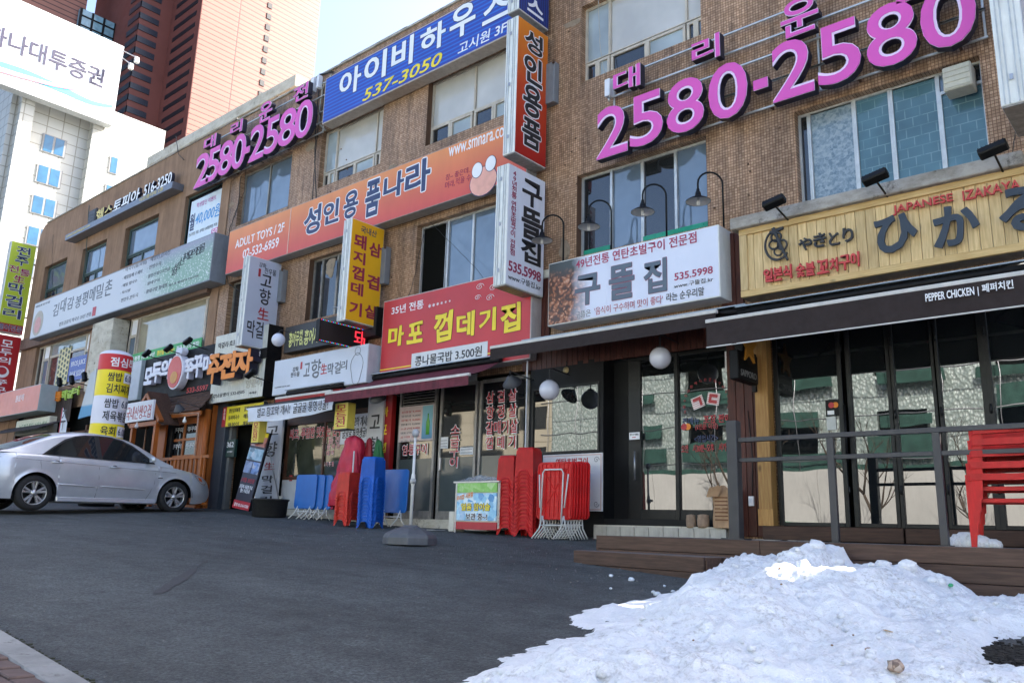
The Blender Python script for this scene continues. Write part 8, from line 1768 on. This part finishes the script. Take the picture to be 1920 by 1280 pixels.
st_ = .024; nx = int((1.5+4.9)/st_); ny = int((7.72-1.0)/st_); idx = {}; vs = []; fs = []
hh = {}
for j in range(ny+1):
    for i in range(nx+1):
        x = -4.9+i*st_; y = 1.0+j*st_
        if y < 2.2 and x > .2: continue
        h = snow_h(x, y)
        if h is None: continue
        idx[(i,j)] = len(vs); vs.append((x+.008*noise.noise((x*30,y*30,40)), y+.008*noise.noise((x*30,y*30,50)), gz(x, y)-.004+h))
for j in range(ny):
    for i in range(nx):
        k = [(i,j),(i+1,j),(i+1,j+1),(i,j+1)]
        if all(a in idx for a in k): fs.append(tuple(idx[a] for a in k))
q = MB(); q.add(vs, fs, True); tag(q.build('snow_heap', SNOW), kind='stuff')
def snow_top(px, py):
    r = ray(px, py); t_ = 1.5
    while t_ < 20:
        p = r*t_; h = snow_h(p.x, p.y) if p.y < 7.7 else None; zg = gz(p.x, p.y)+(h or 0)
        if p.z < zg: return Vector((p.x, p.y, zg))
        t_ += .01
    return r*5
# lumps and crumbs
q = MB(); R = random.Random(4)
def lump(q, c, r, sd_):
    n_, m_ = 9, 6; vs = [c+Vector((0,0,r*.7))]
    for j in range(1, m_):
        for i in range(n_):
            a = 2*pi*i/n_; b = pi*j/m_; v = Vector((sin(b)*cos(a), sin(b)*sin(a), cos(b)*.7)); vs.append(c+v*r*(1+.45*noise.noise(v*1.7+Vector((sd_,0,0)))))
    vs.append(c-Vector((0,0,r*.7))); f = [(0, 1+i, 1+(i+1)%n_) for i in range(n_)]
    for j in range(m_-2):
        for i in range(n_): f.append((1+j*n_+i, 1+(j+1)*n_+i, 1+(j+1)*n_+(i+1)%n_, 1+j*n_+(i+1)%n_))
    L = len(vs)-1; f += [(L, 1+(m_-2)*n_+(i+1)%n_, 1+(m_-2)*n_+i) for i in range(n_)]; q.add(vs, f, True)
for px, py, r in ((1530,1020,.085),(1566,1050,.07),(1655,1056,.07),(1700,1056,.08),(1745,1084,.06),(1500,1034,.09),(1545,1042,.07),(1762,1086,.05),(1880,1120,.05)):
    x, z = P(px, py, 7.25); lump(q, Vector((x, 7.25, z-.02)), r, px)
for i in range(260):
    x, y = R.uniform(-3.9,.2), R.uniform(2.4,7.2); h = snow_h(x, y)
    if h and h > .05: lump(q, Vector((x, y, gz(x,y)+h)), R.uniform(.008,.028), i)
tag(q.build('snow_lumps', SNOW), kind='stuff')
ICE_ = M('ice_chunk', (.62,.66,.70), .3, .1, spec=.6)
for i, (px, py, r) in enumerate(((1146,1071,.022),(1184,1078,.03),(1225,1103,.018),(1246,1091,.014),(1262,1102,.016),(1232,1108,.03),(1285,1104,.024),(1145,1096,.014))):
    x, y = gpt(px, py); q = MB(); lump(q, Vector((0,0,.006)), r, i*7); o = q.build('ice_chunk', ICE_); o.location = (x, y, gz(x, y)+.004); tag(o, 'small chunk of ice by the timber step, '+['farthest left, uppermost','largest, below the corner of the step','in the middle','beside the step corner on the right','right of the middle','large one near the snow edge','rightmost against the snow','lower left'][i], 'ice chunk', 'ice chunks on the asphalt')
# things lying on the snow
p = snow_top(1665,1187); o = thing('ice_lolly_stick', 'flat wooden lolly stick lying on the snow at lower right', 'stick', p+Vector((0,0,.012)), radians(-52)); q = MB(); pts = [(.05*1+.009*cos(a), .009*sin(a)) for a in [-pi/2+pi*k/6 for k in range(7)]]+[(-.05-.009*cos(a), -.009*sin(a)) for a in [-pi/2+pi*k/6 for k in range(7)]]
q.prism(pts, lambda a,b,d: (a,b,d), 0, .003); q.build('stick', M('birch',(.50,.34,.18),.6), o)
p = snow_top(1680,1260); o = thing('crushed_cup', 'small crushed brown printed cup on the snow near the bottom edge', 'litter', p+Vector((0,0,.02))); q = MB(); lump(q, Vector((0,0,0)), .036, 3.3); q.build('crumple', m_photo('cup_print',[(.03,.02,.02),(.3,.2,.14),(.5,.42,.35)],40), o)
p = snow_top(1783,1100); o = thing('green_wrapper', 'tiny green wrapper scrap on the snow beside the deck', 'litter', p+Vector((0,0,.01))); q = MB(); lump(q, Vector((0,0,0)), .02, 8.3); q.build('scrap', M('wrapper_green',(.05,.35,.15),.4), o)
for px, py, r in ((1628,1222,.016),(1462,1066,.010),(1560,1209,.006),(1600,1192,.006),(1465,1098,.008),(1300,1200,.006)):
    p = snow_top(px, py); q = MB(); lump(q, Vector((0,0,0)), r, px); o = q.build('leaf_scrap', M('leaf_brown',(.28,.17,.08),.7)); o.location = p; tag(o, 'small brown leaf scrap on the snow, '+{1628:'larger curled one left of the stick',1462:'high on the lit ridge',1560:'tiny one in the middle',1600:'tiny one between ridge and stick',1465:'below the lit ridge',1300:'leftmost tiny one'}[px], 'litter', 'leaf scraps on the snow')
for px, py, r in ((1210,1240,.009),(385,1225,.008),(215,1130,.007),(1285,1115,.01)): pass
# white snow on the deck behind the railing
q = MB(); x0 = xP(1800,1018,8.0)
for k, (px, r) in enumerate(((1782,.06),(1798,.10),(1816,.12),(1838,.10),(1775,.04),(1860,.07))): x = xP(px,1018,8.05); lump(q, Vector((x, 8.05, zD+r*.35)), r, k*3)
tag(q.build('snow_on_deck', SNOW), kind='stuff')
q = MB()
for k in range(14): x = R.uniform(xP(1390,1010,8.9), xP(1500,1010,8.9)); y = R.uniform(8.2,9.4); q.box(x,y,zD+.001,x+R.uniform(.04,.16),y+.06,zD+.008)
tag(q.build('paper_scraps_on_deck', M('scrap_paper',(.35,.32,.28),.8,.2)), kind='stuff')
# bare soil patch and stone at the lower right corner
hp2 = [gpt(*p) for p in [(1850,1212),(1868,1190),(1925,1182),(2020,1176),(2030,1262),(1935,1290),(1890,1280),(1860,1248)]]
q = MB()
for i in range(1500):
    cx = sum(a for a,_ in hp2)/len(hp2); cy = sum(b for _,b in hp2)/len(hp2); x = R.gauss(cx,.22); y = R.gauss(cy,.18)
    if sdist((x,y),hp2) < -.02: continue
    r = R.uniform(.004,.014); q.box(x-r,y-r,gz(x,y)-.002,x+r,y+r*.8,gz(x,y)+r)
tag(q.build('soil_and_grit', M('dark_soil',(.03,.026,.022),.95,.5,30)), kind='stuff')
# ------------------------------------------------------------------ cables on the wall
def cable(label, pts, r=.008, Y=9.93, nm='cable', mat=CABLE, grp='loose cables on the facade'):
    P3 = []
    for a, b in zip(pts, pts[1:]):
        for k in range(6):
            t_ = k/6; px = a[0]+(b[0]-a[0])*t_; py = a[1]+(b[1]-a[1])*t_; x, z = P(px, py, Y); P3.append(Vector((x+.02*noise.noise((k*.9,px*.05,1)), Y+.02*noise.noise((py*.07,k,2)), z)))
    x, z = P(*pts[-1], Y); P3.append(Vector((x, Y, z))); b_ = Vector(P3[0]); o = MB().tube([p-b_ for p in P3], r, 5).build(nm, mat); o.location = b_; tag(o, label, 'cable', grp); return o
for lb, pts, r, mt in (('thick pale cable bundle looping beside the left end of the blue fascia',[(622,140),(605,165),(600,200),(598,232),(610,245)],.02,M('cable_pale',(.35,.33,.28),.6)),
    ('black cable running down the joint left of the blue fascia',[(600,150),(594,210),(590,290),(592,380),(585,470)],.012,CABLE),('second black cable beside the joint under the blue fascia',[(604,150),(607,190),(596,240),(588,330),(583,420)],.008,CABLE),
    ('black cable down the left edge of the mosaic tiles',[(452,330),(446,390),(430,430),(424,480),(427,532),(448,545)],.01,CABLE),('cable from the roof down to the orange fascia',[(462,300),(458,360),(440,400),(432,434)],.006,CABLE),
    ('long slack cable across the window under the orange fascia',[(790,400),(840,450),(890,500),(925,545)],.004,CABLE),('dark cable hanging left of the open window',[(795,440),(785,480),(772,540),(766,555)],.006,CABLE),
    ('thin pale cable hanging over the upper window at the top',[(1122,0),(1124,60),(1128,110),(1136,140)],.006,M('cable_pale',(.35,.33,.28),.6)),('cable on the tiles near the right edge',[(1912,190),(1902,260),(1896,300),(1893,330)],.005,CABLE),
    ('cable running along the plaster of the left building',[(167,385),(162,470),(150,560)],.012,GREENF),('thin cable down the plaster near the rounded roof corner',[(100,440),(97,500),(99,540)],.006,CABLE),
    ('cable sagging from the rooftop slab to the wall',[(330,255),(335,290),(345,300)],.01,CABLE),('black cables along the top of the roof edge by the blue fascia',[(590,150),(600,140),(625,135)],.02,CABLE),
    ('black power cable between the black panel and the globe lamps',[(1010,690),(1100,662),(1200,680),(1230,672)],.006,CABLE),('dark cable tangle left of the lettered window',[(527,888),(532,860),(530,900),(526,925),(531,940)],.008,CABLE)): cable(lb, pts, r, mat=mt)
t = thing('wall_switch_bundle', 'small pale junction box with cables at the foot of the lettered window', 'junction box', (P(527,935,9.85)[0], 9.85, P(527,935,9.85)[1])); MB().box(-.05,-.05,-.1,.05,0,.06).build('box', BODYW, t, bev=.006)
# bolts and stains dotted on the tiles
q = MB()
for px, py in ((1082,345),(1084,352),(1403,308),(1404,366),(1407,322),(1300,215),(1368,430),(1067,60),(1072,285),(620,360),(650,300),(655,330),(652,318),(700,440),(640,280),(1462,240),(1340,390),(735,520),(1080,260),(1060,310)):
    x, z = P(px, py); q.box(x-.012,9.985,z-.012,x+.012,9.999,z+.012)
W(q, 'anchor_bolts', RUST, B1)
q = MB().box(0,-.42,0,.44,.12,.34)
ac = thing('window_air_conditioner', 'cream window air conditioner in the top right corner of the patterned window', 'air conditioner', (-2.03, 9.98, 5.12)); MB().box(0,-.14,0,.30,.12,.30).build('casing', M('aircon_cream',(.55,.52,.42),.5,.08,dirt=.2), ac, bev=.012)
for k in range(4): MB().box(.012,-.148,.025+k*.068,.288,-.1405,.08+k*.068).build('louvre', M('aircon_cream',(.55,.52,.42),.5,.08,dirt=.2), ac, bev=.004)
# roofline clutter
for px, lb in ((500,'left one, over the first digits'),(590,'right one, near the roof joint')): 
    pass

# pieces too small to pick apart stay joined
for o in bpy.data.objects:
    if o.name.split('.')[0] in ('small_slot','moulded_lugs','printed_lines','edge_lamps','cooling_fins','ribs','louvre','corner_ornament','cloud_ornament','anchor_bolts') and o.parent: o['kind'] = 'stuff'
